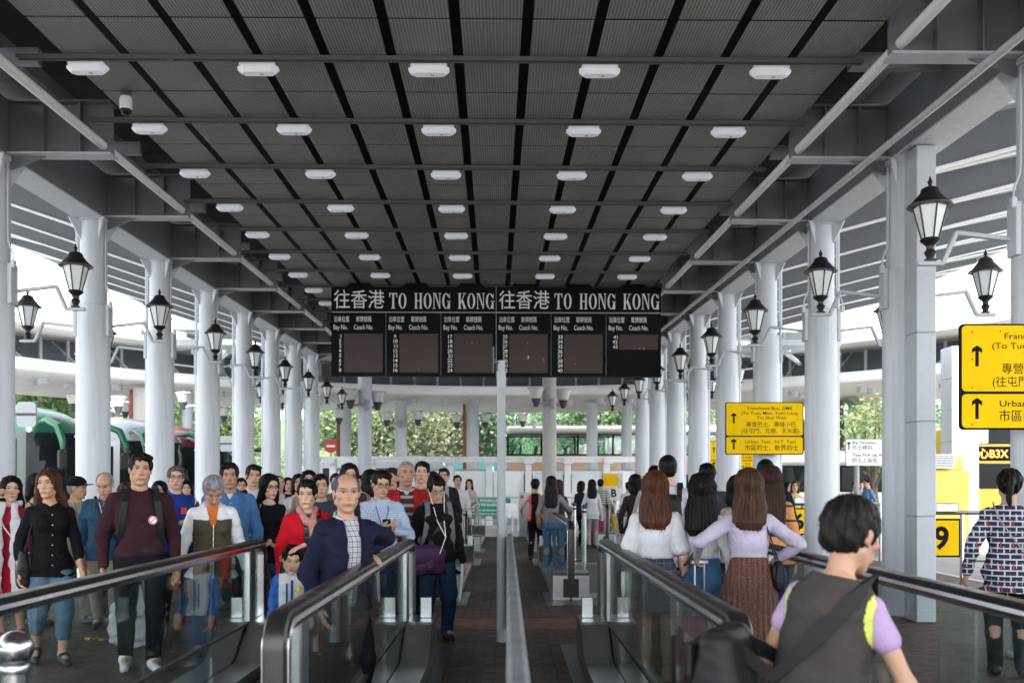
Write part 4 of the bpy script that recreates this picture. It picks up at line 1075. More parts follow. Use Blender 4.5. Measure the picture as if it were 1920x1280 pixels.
# yellow kiosk with an air conditioner
p = W(1768, 908, 23)
t = thing('yellow_kiosk', 'yellow steel kiosk with an air conditioner on its side', 'kiosk', (p.x+.1, 23.6, GZ))
mb = MB(); mb.box((0,0,1.0), (1.1,1.2,2.0), ch=.03); mb.box((-.05,.05,2.15), (1.0,1.1,.30), ch=.03); mb.build('body', M['cargloss'], t, color=(.80,.55,.06))
mb = MB(); mb.box((-.12,-.62,2.20), (.48,.26,.34), ch=.02); o_ = mb.build('air_conditioner', M['plastic_white'], t)
mb = MB()
for k in range(7): mb.box((-.12,-.752,2.08+k*.04), (.42,.008,.016))
mb.build('grille', M['dark'], o_, smooth=False)
mb = MB(); mb.box((-.1,-.606,1.0), (.7,.012,1.7)); mb.box((.30,-.64,1.1), (.16,.08,.22), ch=.02); mb.build('door', M['cargloss'], t, smooth=False, color=(.74,.50,.06))
# white van roofs behind the shelter
p = W(717, 908, 40); t = thing('white_van', 'white van whose rounded roof shows above the shelter', 'van', (p.x, 40.5, GZ))
mb = MB()
prof = [(-2.8,.4),(-2.8,1.6),(-2.55,2.55),(-2.2,2.78),(1.5,2.85),(2.2,2.72),(2.7,2.3),(3.0,1.5),(3.05,.4)]
mb.prism(prof, 1.9, lambda u, v, w_: (u, w_-.95, v)); mb.build('body', M['cargloss'], t, color=(.82,.83,.84))
mb = MB(); mb.box((-.3,-.96,2.05), (4.2,.02,.55)); mb.build('side_window', M['busglass'], t, smooth=False)
for x in (-1.9,1.9):
    for y in (-.85,.85):
        mb = MB(); mb.lathe((x,y,.36), [(.2,-.1),(.36,-.1),(.36,.1),(.2,.1)], 18, M=Matrix.Rotation(R(90),3,'X')); mb.build('wheel', M['rubber'], t)
# no-entry sign
p = W(620, 836, 41); t = thing('no_entry_sign', 'round red no-entry sign with a white bar on a thin post', 'sign', (p.x, 41, GZ))
mb = MB(); mb.cyl((0,0,p.z+.15), (0,.03,p.z+.15), .28, n=28)
M['brightred'] = paint('traffic_red', (.60,.04,.03), .45, var=.04); mb.build('disc', M['brightred'], t)
mb = MB(); mb.box((0,-.006,p.z+.15), (.37,.01,.10)); mb.build('bar', M['chalk'], t, smooth=False)
mb = MB(); mb.cyl((0,.06,0), (0,.06,p.z+.5), .035, n=8); mb.build('post', M['dim_steel'], t)

# ================================================================ trees
def leafmat(name, c1, c2):
    m, nt, b = newmat(name); oi = nt.nodes.new('ShaderNodeObjectInfo')
    at = N(nt, 'ShaderNodeAttribute'); at.attribute_name = 'tone'
    c = ramp(nt, at.outputs['Fac'], (.0, c1), (1.0, c2)); c = mixc(nt, 1, c, oi.outputs['Color'], 'MULTIPLY')
    nt.links.new(c, b.inputs['Base Color']); b.inputs['Roughness'].default_value = .55; b.inputs['Specular IOR Level'].default_value = .3
    tl = nt.nodes.new('ShaderNodeBsdfTranslucent'); nt.links.new(c, tl.inputs[0]); mx = nt.nodes.new('ShaderNodeMixShader'); mx.inputs[0].default_value = .5
    nt.links.new(b.outputs[0], mx.inputs[1]); nt.links.new(tl.outputs[0], mx.inputs[2]); nt.links.new(mx.outputs[0], nt.nodes['Material Output'].inputs[0]); return m
M['leaf'] = leafmat('tree_leaves', (.15,.20,.13), (.34,.385,.26))  # leaf colours paled: the haze of distance is put into the colour
M['bark'] = paint('tree_bark', (.09,.07,.055), .9, var=.2, bmp=.4, bscale=30)
def quads_mesh(name, centers, size, mat, parent, color, r, tone):
    n = len(centers)
    u = r.normal(size=(n,3)); u /= np.linalg.norm(u, axis=1)[:,None]; v = r.normal(size=(n,3)); v -= u*(u*v).sum(1)[:,None]; v /= np.linalg.norm(v, axis=1)[:,None]
    s = size*(.6+.8*r.random(n))[:,None]; u *= s; v *= s*.55
    co = np.empty((n,4,3)); co[:,0] = centers-u; co[:,1] = centers-v*.9; co[:,2] = centers+u; co[:,3] = centers+v*.9
    me = bpy.data.meshes.new(name); me.vertices.add(n*4); me.vertices.foreach_set('co', co.ravel().astype('f'))
    me.loops.add(n*4); me.loops.foreach_set('vertex_index', np.arange(n*4)); me.polygons.add(n); me.polygons.foreach_set('loop_start', np.arange(n)*4); me.polygons.foreach_set('loop_total', np.full(n, 4))
    me.update(); a = me.attributes.new('tone', 'FLOAT', 'POINT'); a.data.foreach_set('value', np.repeat(tone, 4).astype('f')); me.materials.append(mat)
    return link(name, me, parent, color)
def tree(loc, H, Wd, label, seed, color=(1,1,1), n=5000, leaf=.16, trunk_h=.35, grp='trees behind the station'):
    r = np.random.default_rng(seed); t = thing('tree', label, 'tree', loc, 0, grp)
    nl = 9; lob = []
    for k in range(nl):
        a = r.random()*6.28; rr_ = Wd*.5*(.15+.55*r.random()); z = H*(trunk_h+.1+(.82-trunk_h)*r.random()); lob.append((rr_*math.cos(a), rr_*math.sin(a), z, Wd*(.16+.14*r.random())))
    lob.append((0,0,H*.8,Wd*.26)); ctr = []; tone = []
    for lx, ly, lz, lr in lob:
        m = n//len(lob); d = r.normal(size=(m,3)); d /= np.linalg.norm(d, axis=1)[:,None]; rad = lr*(.45+.62*r.random(m)**.6)
        bump_ = 1+.22*np.sin(d[:,0]*5+lx)*np.sin(d[:,1]*5+ly*2)+.12*np.sin(d[:,2]*9)
        p = np.array((lx,ly,lz))+d*(rad*bump_)[:,None]*np.array((1,1,.8)); ctr.append(p)
        tone.append(np.clip(.35*r.random(m)+.35*r.random()+.3*r.random(m), 0, 1))
    quads_mesh('crown', np.concatenate(ctr), leaf, M['leaf'], t, color, r, np.concatenate(tone))
    mb = MB(); mb.loft([((0,0,-.1),H*.028),((.05,0,H*.2),H*.022),((-.05,.03,H*.45),H*.016),((0,0,H*.75),H*.006)], 8)
    for lx, ly, lz, lr in lob[:7]: mb.loft([((0,0,H*.30),H*.012),((lx*.5,ly*.5,lz*.72),H*.008),((lx,ly,lz),H*.003)], 6)
    mb.build('trunk', M['bark'], t); return t
tl_ = [(80,72,56,9.5,9,(1.0,1.15,.9),'broad pale green tree above the green coach at the left edge'),(20,64,60,8.5,8,(.9,1.1,.9),'leafy tree at the left edge of the picture behind the green coach'),(330,70,62,9,9,(1.1,1.2,.9),'light green tree between the second and third left columns'),(430,75,64,8,8,(.95,1.1,.9),'tree behind the maroon coach'),
       (640,74,60,8.2,8,(1.0,1.15,.92),'yellowish green tree behind the no-entry sign'),(720,72,61,7.6,8,(1.05,1.12,.95),'light bushy tree left of the distant white column'),(800,77,60,7.2,9,(1.12,1.05,1.0),'pinkish flowering tree in the middle distance'),(870,76,63,8.6,8,(.65,.9,.85),'dark green tree behind the red-striped column'),(940,76,62,8.2,8,(.6,.9,.85),'deep green tree left of the orange bus'),
       (1080,76,66,8.8,9,(.9,1.1,.9),'tree above the orange bus, left part'),(1180,77,66,8.4,9,(.9,1.1,.9),'tree above the orange bus, right part'),(1300,75,62,9,9,(1,1.1,.9),'tree behind the right-hand column row'),(1690,74,58,8,8,(.85,1.05,1),'tree right of the clad pillar'),(1800,72,58,9,9,(.85,1.05,1),'tree behind the white pillar on the right')]
for k, (px, _, d, H, Wd, col, lab) in enumerate(tl_):
    p = W(px, 908, d); tree((p.x, d, GZ), H, Wd, lab, 40+k, tuple(c*.95 for c in col), n=7000, leaf=.15)
p = W(1640, 908, 36); tree((p.x, 36, GZ), 5.0, 3.4, 'small bare-branched tree above the white direction post', 77, (1.2,1.2,.9), n=700, leaf=.12)
p = W(115, 908, 45); tree((p.x, 45, GZ), 7.2, 6, 'rounded tree just above the green coach roof', 78, (1,1.2,.95), n=4500, leaf=.17)
def palm(px, d, H, label, seed):
    p = W(px, 908, d); r = random.Random(seed); t = thing('palm_tree', label, 'palm', (p.x, d, GZ), 0, 'palms behind the right-hand columns')
    mb = MB(); mb.loft([((0,0,0),.20),((.1,0,H*.5),.15),((.05,0,H),.11)], 10); mb.build('trunk', M['bark'], t)
    mb = MB()
    for k in range(17):
        a = k*2.4+r.random()*.5; el = r.uniform(-.2,1.1); Lf = r.uniform(1.9,2.7); pts = []
        for q in range(8):
            s = q/7; out = Lf*s*math.cos(el)*(1-.1*s); z = H+Lf*s*math.sin(el)-1.3*s*s*Lf*.55
            pts.append(Vector((.05+out*math.cos(a), out*math.sin(a), z)))
        sd = Vector((-math.sin(a), math.cos(a), 0))
        for q in range(7):
            for e in range(3):
                b0 = pts[q].lerp(pts[q+1], e/3)
                for sg in (-1,1):
                    lf = .62*(1-abs(q/7-.4)*.9); tip = b0+sd*sg*lf*.8+(pts[q+1]-pts[q]).normalized()*lf*.5+Vector((0,0,-.25*lf)); dn = (pts[q+1]-pts[q]).normalized()*.05
                    mb.add([b0-dn, b0+dn, tip], [(0,1,2)])
    o = mb.build('fronds', M['leaf'], t, smooth=False, color=(.9,1.15,1.0)); a_ = o.data.attributes.new('tone','FLOAT','POINT'); a_.data.foreach_set('value', [r.random() for _ in range(len(o.data.vertices))])
    return t
palm(1575, 44, 5.6, 'palm seen left of the clad pillar near the canopy edge', 5)
palm(1500, 47, 6.0, 'palm half hidden by the fourth right-hand column', 8)
palm(1617, 49, 4.4, 'low palm between two right-hand columns', 9)
# far wooded slope
r_ = np.random.default_rng(5); n = 90000
X = r_.uniform(-75, 75, n); Y = 78+r_.uniform(0, 10, n)+3*np.sin(X*.2); hgt = 7.5+1.8*np.sin(X*.13+1)+1.2*np.sin(X*.41)+(np.abs(X)>28)*1.0
Z = r_.random(n)**.8*hgt
tg = quads_mesh('far_woods', np.stack([X,Y,Z],1), .19, M['leaf'], None, (1.15,1.2,1.05), r_, np.clip(.2+.5*r_.random(n)+.3*np.sin(X*.9)*np.sin(Z*1.1), 0, 1)); tag(tg, kind='stuff')
mb = MB(); mb.add([(-120,92,-.1),(120,92,-.1),(120,110,9),(-120,110,9)], [(0,1,2,3)]); M['hill'] = paint('wooded_hill', (.07,.10,.05), .9, var=.3, vscale=.3); tag(mb.build('hill', M['hill'], smooth=False), kind='structure')
# teal sloped fence behind the shelter
t = thing('teal_fence', 'teal steel barrier with slanting stays behind the shelter', 'fence', (W(800,0,57).x, 57, GZ))
M['tealpaint'] = paint('teal_paint', (.04,.13,.13), .5, var=.08)
mb = MB(); mb.box((0,0,1.6), (16,.1,3.2)); mb.build('panel', M['tealpaint'], t, smooth=False)
mb = MB()
for k in range(12): mb.tube([(-7.5+k*1.4,-.1,3.2),(-6.9+k*1.4,-.9,1.6)], .08, 6); mb.box((-7.5+k*1.4,-.08,1.6),(.14,.1,3.3))
mb.build('stay', M['tealpaint'], t)
# ================================================================ people: figures grown from a distance field
import openvdb
def V3(*a): return np.array(a, dtype=np.float64)
class SDF:
    """a union of soft primitives, sampled on a grid and skinned"""
    def __init__(s): s.p = []; s.sub = []; s.disp = None
    def cone(s, a, b, ra, rb, k=.02, flat=None):
        """round cone; flat = (axis, factor): squeezed along axis"""
        s.p.append(('c', np.asarray(a, float), np.asarray(b, float), ra, rb, k, flat)); return s
    def ell(s, c, r, k=.01, M=None, sub=False):
        (s.sub if sub else s.p).append(('e', np.asarray(c, float), np.asarray(r, float), None, None, k, M)); return s
    def loft(s, O, Mx, secs, k=.03, n=2.4):
        """stack of rounded sections: rows (z, half x, half y, shift y[, shift x]) in the frame O, Mx (columns are axes)"""
        s.p.append(('l', np.asarray(O, float), np.asarray(Mx, float), np.asarray(secs, float), n, k, None)); return s
    def box(s):
        lo = np.full(3, 1e9); hi = np.full(3, -1e9)
        for q in s.p: a, b = s.bb(q); lo = np.minimum(lo, a); hi = np.maximum(hi, b)
        return lo, hi
    def bb(s, q):
        if q[0] == 'c': m = max(q[3], q[4]); return np.minimum(q[1], q[2])-m, np.maximum(q[1], q[2])+m
        if q[0] == 'e': m = q[2].max() if q[6] is not None else q[2]; return q[1]-m, q[1]+m
        sx = q[3][:,1].max(); sy = (q[3][:,2]+abs(q[3][:,3])).max(); z0, z1 = q[3][0,0], q[3][-1,0]
        if q[3].shape[1] > 4: sx += abs(q[3][:,4]).max()
        cs = np.array([[x,y,z] for x in (-sx,sx) for y in (-sy,sy) for z in (z0,z1)])@q[2].T+q[1]; return cs.min(0), cs.max(0)
    def prim(s, q, X, Y, Z):
        t = q[0]
        if t == 'c':
            a, b = q[1], q[2]; ab = b-a; L2 = max(1e-9, ab@ab); px, py, pz = X-a[0], Y-a[1], Z-a[2]
            h = np.clip((px*ab[0]+py*ab[1]+pz*ab[2])/L2, 0, 1); r = q[3]+(q[4]-q[3])*h
            dx, dy, dz = px-ab[0]*h, py-ab[1]*h, pz-ab[2]*h
            if q[6] is not None:
                ax, fac = q[6]; ax = np.asarray(ax, float); ax = ax/np.linalg.norm(ax); dd = dx*ax[0]+dy*ax[1]+dz*ax[2]; e = (1/fac-1)*dd
                l0 = np.sqrt(dx*dx+dy*dy+dz*dz)+1e-9; dx, dy, dz = dx+e*ax[0], dy+e*ax[1], dz+e*ax[2]; l1 = np.sqrt(dx*dx+dy*dy+dz*dz)+1e-9
                return (l1-r)*np.clip(l0/l1, fac, 1)
            return np.sqrt(dx*dx+dy*dy+dz*dz)-r
        if t == 'e':
            px, py, pz = X-q[1][0], Y-q[1][1], Z-q[1][2]
            if q[6] is not None: A = np.asarray(q[6]); px, py, pz = (A[0,0]*px+A[1,0]*py+A[2,0]*pz, A[0,1]*px+A[1,1]*py+A[2,1]*pz, A[0,2]*px+A[1,2]*py+A[2,2]*pz)
            r = q[2]; k0 = np.sqrt((px/r[0])**2+(py/r[1])**2+(pz/r[2])**2); k1 = np.sqrt((px/r[0]**2)**2+(py/r[1]**2)**2+(pz/r[2]**2)**2)+1e-9
            return k0*(k0-1)/k1
        A = q[2]; px, py, pz = X-q[1][0], Y-q[1][1], Z-q[1][2]; lx = A[0,0]*px+A[1,0]*py+A[2,0]*pz; ly = A[0,1]*px+A[1,1]*py+A[2,1]*pz; lz = A[0,2]*px+A[1,2]*py+A[2,2]*pz
        S = q[3]; sh = lz.shape; f = lz.ravel(); a = np.interp(f, S[:,0], S[:,1]).reshape(sh); b = np.interp(f, S[:,0], S[:,2]).reshape(sh); y0 = np.interp(f, S[:,0], S[:,3]).reshape(sh)
        if S.shape[1] > 4: lx = lx-np.interp(f, S[:,0], S[:,4]).reshape(sh)
        n = q[4]; kk = ((np.abs(lx)/a)**n+(np.abs(ly-y0)/b)**n)**(1/n)+1e-9
        l = np.sqrt(lx*lx+(ly-y0)**2)+1e-9; d = (kk-1)*np.clip(l/kk, 0, np.maximum(a, b)); zc = (S[0,0]+S[-1,0])/2; hz = (S[-1,0]-S[0,0])/2
        dz = np.abs(lz-zc)-hz; return np.maximum(d, dz)
    def grid(s, lo, hi, h):
        n = np.ceil((hi-lo)/h).astype(int)+1; D = np.full(n, .08, dtype=np.float64)
        ax = [lo[i]+h*np.arange(n[i]) for i in range(3)]; mg = .055
        def region(q):
            a, b = s.bb(q); i0 = np.clip(np.floor((a-mg-lo)/h).astype(int), 0, n); i1 = np.clip(np.ceil((b+mg-lo)/h).astype(int)+1, 0, n)
            if (i1 <= i0).any(): return None
            return tuple(slice(i0[i], i1[i]) for i in range(3))
        for q in s.p:
            g = region(q)
            if g is None: continue
            X, Y, Z = np.meshgrid(ax[0][g[0]], ax[1][g[1]], ax[2][g[2]], indexing='ij'); d = s.prim(q, X, Y, Z); o = D[g]; k = q[5]
            hh = np.clip(.5+.5*(o-d)/k, 0, 1); D[g] = o*(1-hh)+d*hh-k*hh*(1-hh)
        if s.disp is not None:
            m = np.abs(D) < .05
            if m.any():
                I = np.nonzero(m); D[m] += s.disp(ax[0][I[0]], ax[1][I[1]], ax[2][I[2]])
        for q in s.sub:
            g = region(q)
            if g is None: continue
            X, Y, Z = np.meshgrid(ax[0][g[0]], ax[1][g[1]], ax[2][g[2]], indexing='ij'); d = -s.prim(q, X, Y, Z); o = D[g]; k = q[5]
            hh = np.clip(.5-.5*(o-d)/k, 0, 1); D[g] = o*(1-hh)+d*hh+k*hh*(1-hh)
        return D
    def skin(s, h, lo=None, hi=None):
        l, u = s.box(); l = l-.03; u = u+.03
        if lo is not None: l = np.maximum(l, lo); u = np.minimum(u, hi)
        if (u-l < h).any(): return np.zeros((0,3)), np.zeros((0,4), int)
        D = s.grid(l, u, h).astype(np.float32)
        g = openvdb.FloatGrid(.08); g.copyFromArray(D); pts, quads = g.convertToQuads(0.0)
        return pts.astype(np.float64)*h+l, quads[:, ::-1].astype(np.int64)
def mesh_np(name, v, f, mats, parent, color=None, smooth=True, fm=None, attr=None):
    me = bpy.data.meshes.new(name); n = len(f); me.vertices.add(len(v)); me.vertices.foreach_set('co', v.astype('f').ravel())
    me.loops.add(n*4); me.loops.foreach_set('vertex_index', f.astype('i').ravel()); me.polygons.add(n); me.polygons.foreach_set('loop_start', np.arange(n, dtype='i')*4); me.polygons.foreach_set('loop_total', np.full(n, 4, 'i'))
    for m in (mats if isinstance(mats, (list, tuple)) else [mats]): me.materials.append(m)
    me.polygons.foreach_set('use_smooth', np.ones(n, bool))
    if fm is not None: me.polygons.foreach_set('material_index', fm.astype('i'))
    me.update(); me.validate()
    if attr is not None:
        a = me.attributes.new('hc', 'FLOAT_VECTOR', 'POINT'); a.data.foreach_set('vector', attr.astype('f').ravel())
    return link(name, me, parent, color)

# ---------------------------------------------------------------- skin with a face
def skinmat():
    m, nt, b = newmat('skin'); oi = nt.nodes.new('ShaderNodeObjectInfo'); at = N(nt, 'ShaderNodeAttribute'); at.attribute_name = 'hc'
    sp = nt.nodes.new('ShaderNodeSeparateXYZ'); nt.links.new(at.outputs['Vector'], sp.inputs[0]); x, y, z = sp.outputs
    ax = math_(nt, 'ABSOLUTE', x); front = math_(nt, 'LESS_THAN', y, -.045)
    def blob(cx, cz, rx, rz, soft=.25, tilt=0.0):
        dx = math_(nt, 'DIVIDE', math_(nt, 'SUBTRACT', ax, cx), rx)
        zz = math_(nt, 'SUBTRACT', z, cz)
        if tilt: zz = math_(nt, 'SUBTRACT', zz, math_(nt, 'MULTIPLY', math_(nt, 'SUBTRACT', ax, cx), tilt))
        dz = math_(nt, 'DIVIDE', zz, rz); d = math_(nt, 'SQRT', math_(nt, 'ADD', math_(nt, 'MULTIPLY', dx, dx), math_(nt, 'MULTIPLY', dz, dz)))
        f = math_(nt, 'DIVIDE', math_(nt, 'SUBTRACT', 1+soft, d), soft*2, None, True); return math_(nt, 'MULTIPLY', f, front)
    v = coord(nt, 'Object'); n1 = noise(nt, v, 14, 4); n2 = noise(nt, v, 60, 3)
    c = mixc(nt, 1, oi.outputs['Color'], ramp(nt, n1, (.3,(.88,.84,.82)), (.7,(1.03,1.0,.98))), 'MULTIPLY')
    c = mixc(nt, math_(nt, 'MULTIPLY', blob(.040,-.020,.022,.020,.8), .16), c, (.45,.18,.13))     # cheeks
    c = mixc(nt, math_(nt, 'MULTIPLY', blob(.0,-.022,.014,.016,.6), .22), c, (.42,.16,.12))
    c = mixc(nt, math_(nt, 'MULTIPLY', blob(.0,-.0635,.022,.0095,.3), .75), c, (.34,.11,.095))     # lips
    c = mixc(nt, math_(nt, 'MULTIPLY', blob(.0,-.0625,.022,.0016,.5), .8), c, (.08,.02,.02))
    c = mixc(nt, math_(nt, 'MULTIPLY', blob(.031,.0135,.018,.0105,.6), .35), c, (.16,.08,.06))   # eye sockets: shade put into the skin colour
    c = mixc(nt, blob(.0315,.0112,.0145,.0043,.25,.10), c, (.40,.38,.36))
    c = mixc(nt, blob(.0315,.0116,.0062,.0050,.25), c, (.010,.007,.005))
    c = mixc(nt, math_(nt, 'MULTIPLY', blob(.0315,.0162,.0165,.0028,.5,.10), .95), c, (.02,.014,.012))
    c = mixc(nt, math_(nt, 'MULTIPLY', blob(.034,.034,.0205,.0046,.6,.10), .88), c, (.03,.022,.018))      # brows
    c = mixc(nt, math_(nt, 'MULTIPLY', blob(.0085,-.033,.0045,.003,.5), .6), c, (.06,.02,.015))      # nostrils
    nt.links.new(c, b.inputs['Base Color']); b.inputs['Roughness'].default_value = .5; b.inputs['Specular IOR Level'].default_value = .35
    b.inputs['Subsurface Weight'].default_value = .0
    bump(nt, b, n2, .08, .003); return m
M['skin'] = skinmat()
def hairmat():
    m, nt, b = newmat('hair'); oi = nt.nodes.new('ShaderNodeObjectInfo'); v = coord(nt, 'Object', (1,1,.07)); n1 = noise(nt, v, 110, 3, .6); n2 = noise(nt, v, 30, 3, .6)
    g = ramp(nt, math_(nt, 'ADD', math_(nt, 'MULTIPLY', n1, .5), math_(nt, 'MULTIPLY', n2, .5)), (.35,.45), (.5,.9), (.68,1.7))
    nt.links.new(mixc(nt, 1, oi.outputs['Color'], g, 'MULTIPLY'), b.inputs['Base Color']); b.inputs['Roughness'].default_value = .5; b.inputs['Specular IOR Level'].default_value = .13
    bump(nt, b, n1, .6, .004); return m
M['hair'] = hairmat()
def clothmat(name, rough, var, fine):
    m, nt, b = newmat(name); oi = nt.nodes.new('ShaderNodeObjectInfo'); v = coord(nt, 'Object')
    n1 = noise(nt, v, 5, 5, .6); n3 = noise(nt, v, fine, 2)
    nw = N(nt, 'ShaderNodeTexNoise', Scale=9.0, Detail=4.0, Roughness=.5, Distortion=1.6); nt.links.new(coord(nt, 'Object', (1.2,1.2,.75)), nw.inputs['Vector'])
    g = ramp(nt, math_(nt, 'ADD', math_(nt, 'MULTIPLY', n1, .75), math_(nt, 'MULTIPLY', n3, .25)), (.3, 1-var*1.6), (.7, 1.0))
    nt.links.new(mixc(nt, 1.0, oi.outputs['Color'], g, 'MULTIPLY'), b.inputs['Base Color']); b.inputs['Roughness'].default_value = rough; b.inputs['Specular IOR Level'].default_value = .07
    b1 = N(nt, 'ShaderNodeBump', Strength=.38, Distance=.03); nt.links.new(nw.outputs['Fac'], b1.inputs['Height'])
    b2 = N(nt, 'ShaderNodeBump', Strength=.25, Distance=.004); nt.links.new(n3, b2.inputs['Height']); nt.links.new(b1.outputs[0], b2.inputs['Normal']); nt.links.new(b2.outputs[0], b.inputs['Normal']); return m
M['cloth'] = clothmat('woven_cloth', .85, .22, 110)
M['denim'] = clothmat('denim', .85, .36, 160)
M['leather'] = obcol('leather_or_nylon', .5, .2, 8, .25, 50, spec=.2)
M['shoe'] = obcol('shoe_material', .5, .2, 14, .2, 60)
def pattern(name, build, rough=.85):
    m, nt, b = newmat(name); v = coord(nt, 'Object'); nt.links.new(build(nt, v), b.inputs['Base Color']); b.inputs['Roughness'].default_value = rough
    nw = N(nt, 'ShaderNodeTexNoise', Scale=10.0, Detail=4.0, Distortion=1.6); nt.links.new(v, nw.inputs['Vector']); bump(nt, b, nw.outputs['Fac'], .4, .03); return m
def band(nt, sockt, period, width, off=0.0):
    f = math_(nt, 'FRACT', math_(nt, 'ADD', math_(nt, 'DIVIDE', sockt, period), off+100.0)); return math_(nt, 'LESS_THAN', f, width)
def plaidf(bg, c1, c2, per, w1, w2):
    def f(nt, v):
        s = nt.nodes.new('ShaderNodeSeparateXYZ'); nt.links.new(v, s.inputs[0]); u = math_(nt, 'ADD', s.outputs[0], math_(nt, 'MULTIPLY', s.outputs[1], .6))
        c = mixc(nt, math_(nt, 'MULTIPLY', band(nt, u, per, w1), .75), bg, c1); c = mixc(nt, math_(nt, 'MULTIPLY', band(nt, s.outputs[2], per, w1), .75), c, c1)
        c = mixc(nt, math_(nt, 'MULTIPLY', band(nt, u, per, w2, .45), .6), c, c2); return mixc(nt, math_(nt, 'MULTIPLY', band(nt, s.outputs[2], per, w2, .45), .6), c, c2)
    return f
M['plaid_shirt'] = pattern('checked_shirt_cloth', plaidf((.50,.52,.54), (.06,.08,.14), (.35,.18,.18), .032, .22, .12))
M['plaid_skirt'] = pattern('plaid_skirt_cloth', plaidf((.018,.022,.045), (.16,.17,.20), (.05,.06,.10), .055, .10, .2))
M['plaid_dark'] = pattern('dark_check_cloth', plaidf((.02,.03,.05), (.20,.24,.28), (.05,.08,.10), .075, .18, .3))
M['plaid_blue'] = pattern('blue_check_cloth', plaidf((.40,.47,.60), (.20,.28,.44), (.55,.58,.65), .018, .3, .2))
def stripesf(c0, c1, axis, per, w_):
    def f(nt, v):
        s = nt.nodes.new('ShaderNodeSeparateXYZ'); nt.links.new(v, s.inputs[0]); return mixc(nt, band(nt, s.outputs[axis], per, w_), c0, c1)
    return f
M['stripe_white'] = pattern('striped_white_cloth', stripesf((.66,.66,.64), (.36,.37,.40), 0, .022, .35))
M['stripe_knit'] = pattern('banded_knit_cloth', stripesf((.035,.025,.03), (.42,.33,.32), 2, .085, .34))
M['stripe_orange'] = pattern('orange_band_cloth', stripesf((.60,.26,.08), (.05,.035,.03), 2, .13, .16))
M['stripe_navy'] = pattern('navy_stripe_cloth', stripesf((.60,.60,.60), (.03,.04,.08), 2, .05, .5))
def mazef(nt, v):
    br = N(nt, 'ShaderNodeTexBrick', Scale=1.0); br.offset = .5
    br.inputs['Brick Width'].default_value = .085; br.inputs['Row Height'].default_value = .042; br.inputs['Mortar Size'].default_value = .0055; br.inputs['Mortar Smooth'].default_value = 0
    br.inputs['Color1'].default_value = (.012,.016,.045,1); br.inputs['Color2'].default_value = (.015,.02,.055,1); br.inputs['Mortar'].default_value = (.50,.52,.55,1)
    mp = nt.nodes.new('ShaderNodeMapping'); mp.inputs['Rotation'].default_value = (R(90), R(0), 0); nt.links.new(v, mp.inputs[0]); nt.links.new(mp.outputs[0], br.inputs['Vector'])
    ck = N(nt, 'ShaderNodeTexChecker', Scale=9.0); nt.links.new(v, ck.inputs[0])
    s = nt.nodes.new('ShaderNodeSeparateXYZ'); nt.links.new(v, s.inputs[0])
    c = mixc(nt, math_(nt, 'MULTIPLY', band(nt, s.outputs[0], .085, .11, .3), band(nt, s.outputs[2], .168, .30)), br.outputs['Color'], (.50,.02,.04))
    g = math_(nt, 'MULTIPLY', band(nt, s.outputs[0], .0425, .14), band(nt, s.outputs[2], .126, .33, .2)); return mixc(nt, g, c, (.5,.52,.55))
M['maze'] = pattern('maze_pattern_cloth', mazef)
def pleatf(nt, v):
    s = nt.nodes.new('ShaderNodeSeparateXYZ'); nt.links.new(v, s.inputs[0]); n = noise(nt, v, 130, 2); b_ = band(nt, s.outputs[0], .035, .35)
    c = mixc(nt, b_, (.055,.022,.015), (.11,.045,.028)); return mixc(nt, math_(nt, 'GREATER_THAN', n, .60), c, (.22,.09,.05))
M['pleat_brown'] = pattern('brown_pleat_cloth', pleatf)

def folds(amp, seed, H):
    r = np.random.default_rng(seed); w_ = [(r.normal(size=3)*np.array((16,16,26))/H*1.65, r.random()*6.28, r.random()+.4) for _ in range(5)]; w2 = [(r.normal(size=3)*np.array((45,45,60))/H*1.65, r.random()*6.28, .35) for _ in range(4)]
    def f(x, y, z):
        d = 0
        for k, p, a in w_+w2: d = d+a*np.sin(k[0]*x+k[1]*y+k[2]*z+p+1.2*np.sin(20*z+p))
        return np.minimum(amp*d, .0035)
    return f
def rotm(ax, a):
    return np.array(Matrix.Rotation(a, 3, ax))
def ik(a, c, l1, l2, pole):
    """elbow for a reach from a to c; pole: the way the elbow points"""
    a, c, pole = map(lambda q: np.asarray(q, float), (a, c, pole)); d = c-a; L = np.linalg.norm(d)
    if L > (l1+l2)*.995: c = a+d/L*(l1+l2)*.995; d = c-a; L = np.linalg.norm(d)
    u = d/L; x = (l1*l1-l2*l2+L*L)/(2*L); h = math.sqrt(max(0, l1*l1-x*x)); p = pole-u*(pole@u); p /= np.linalg.norm(p)+1e-9
    return a+u*x+p*h, c

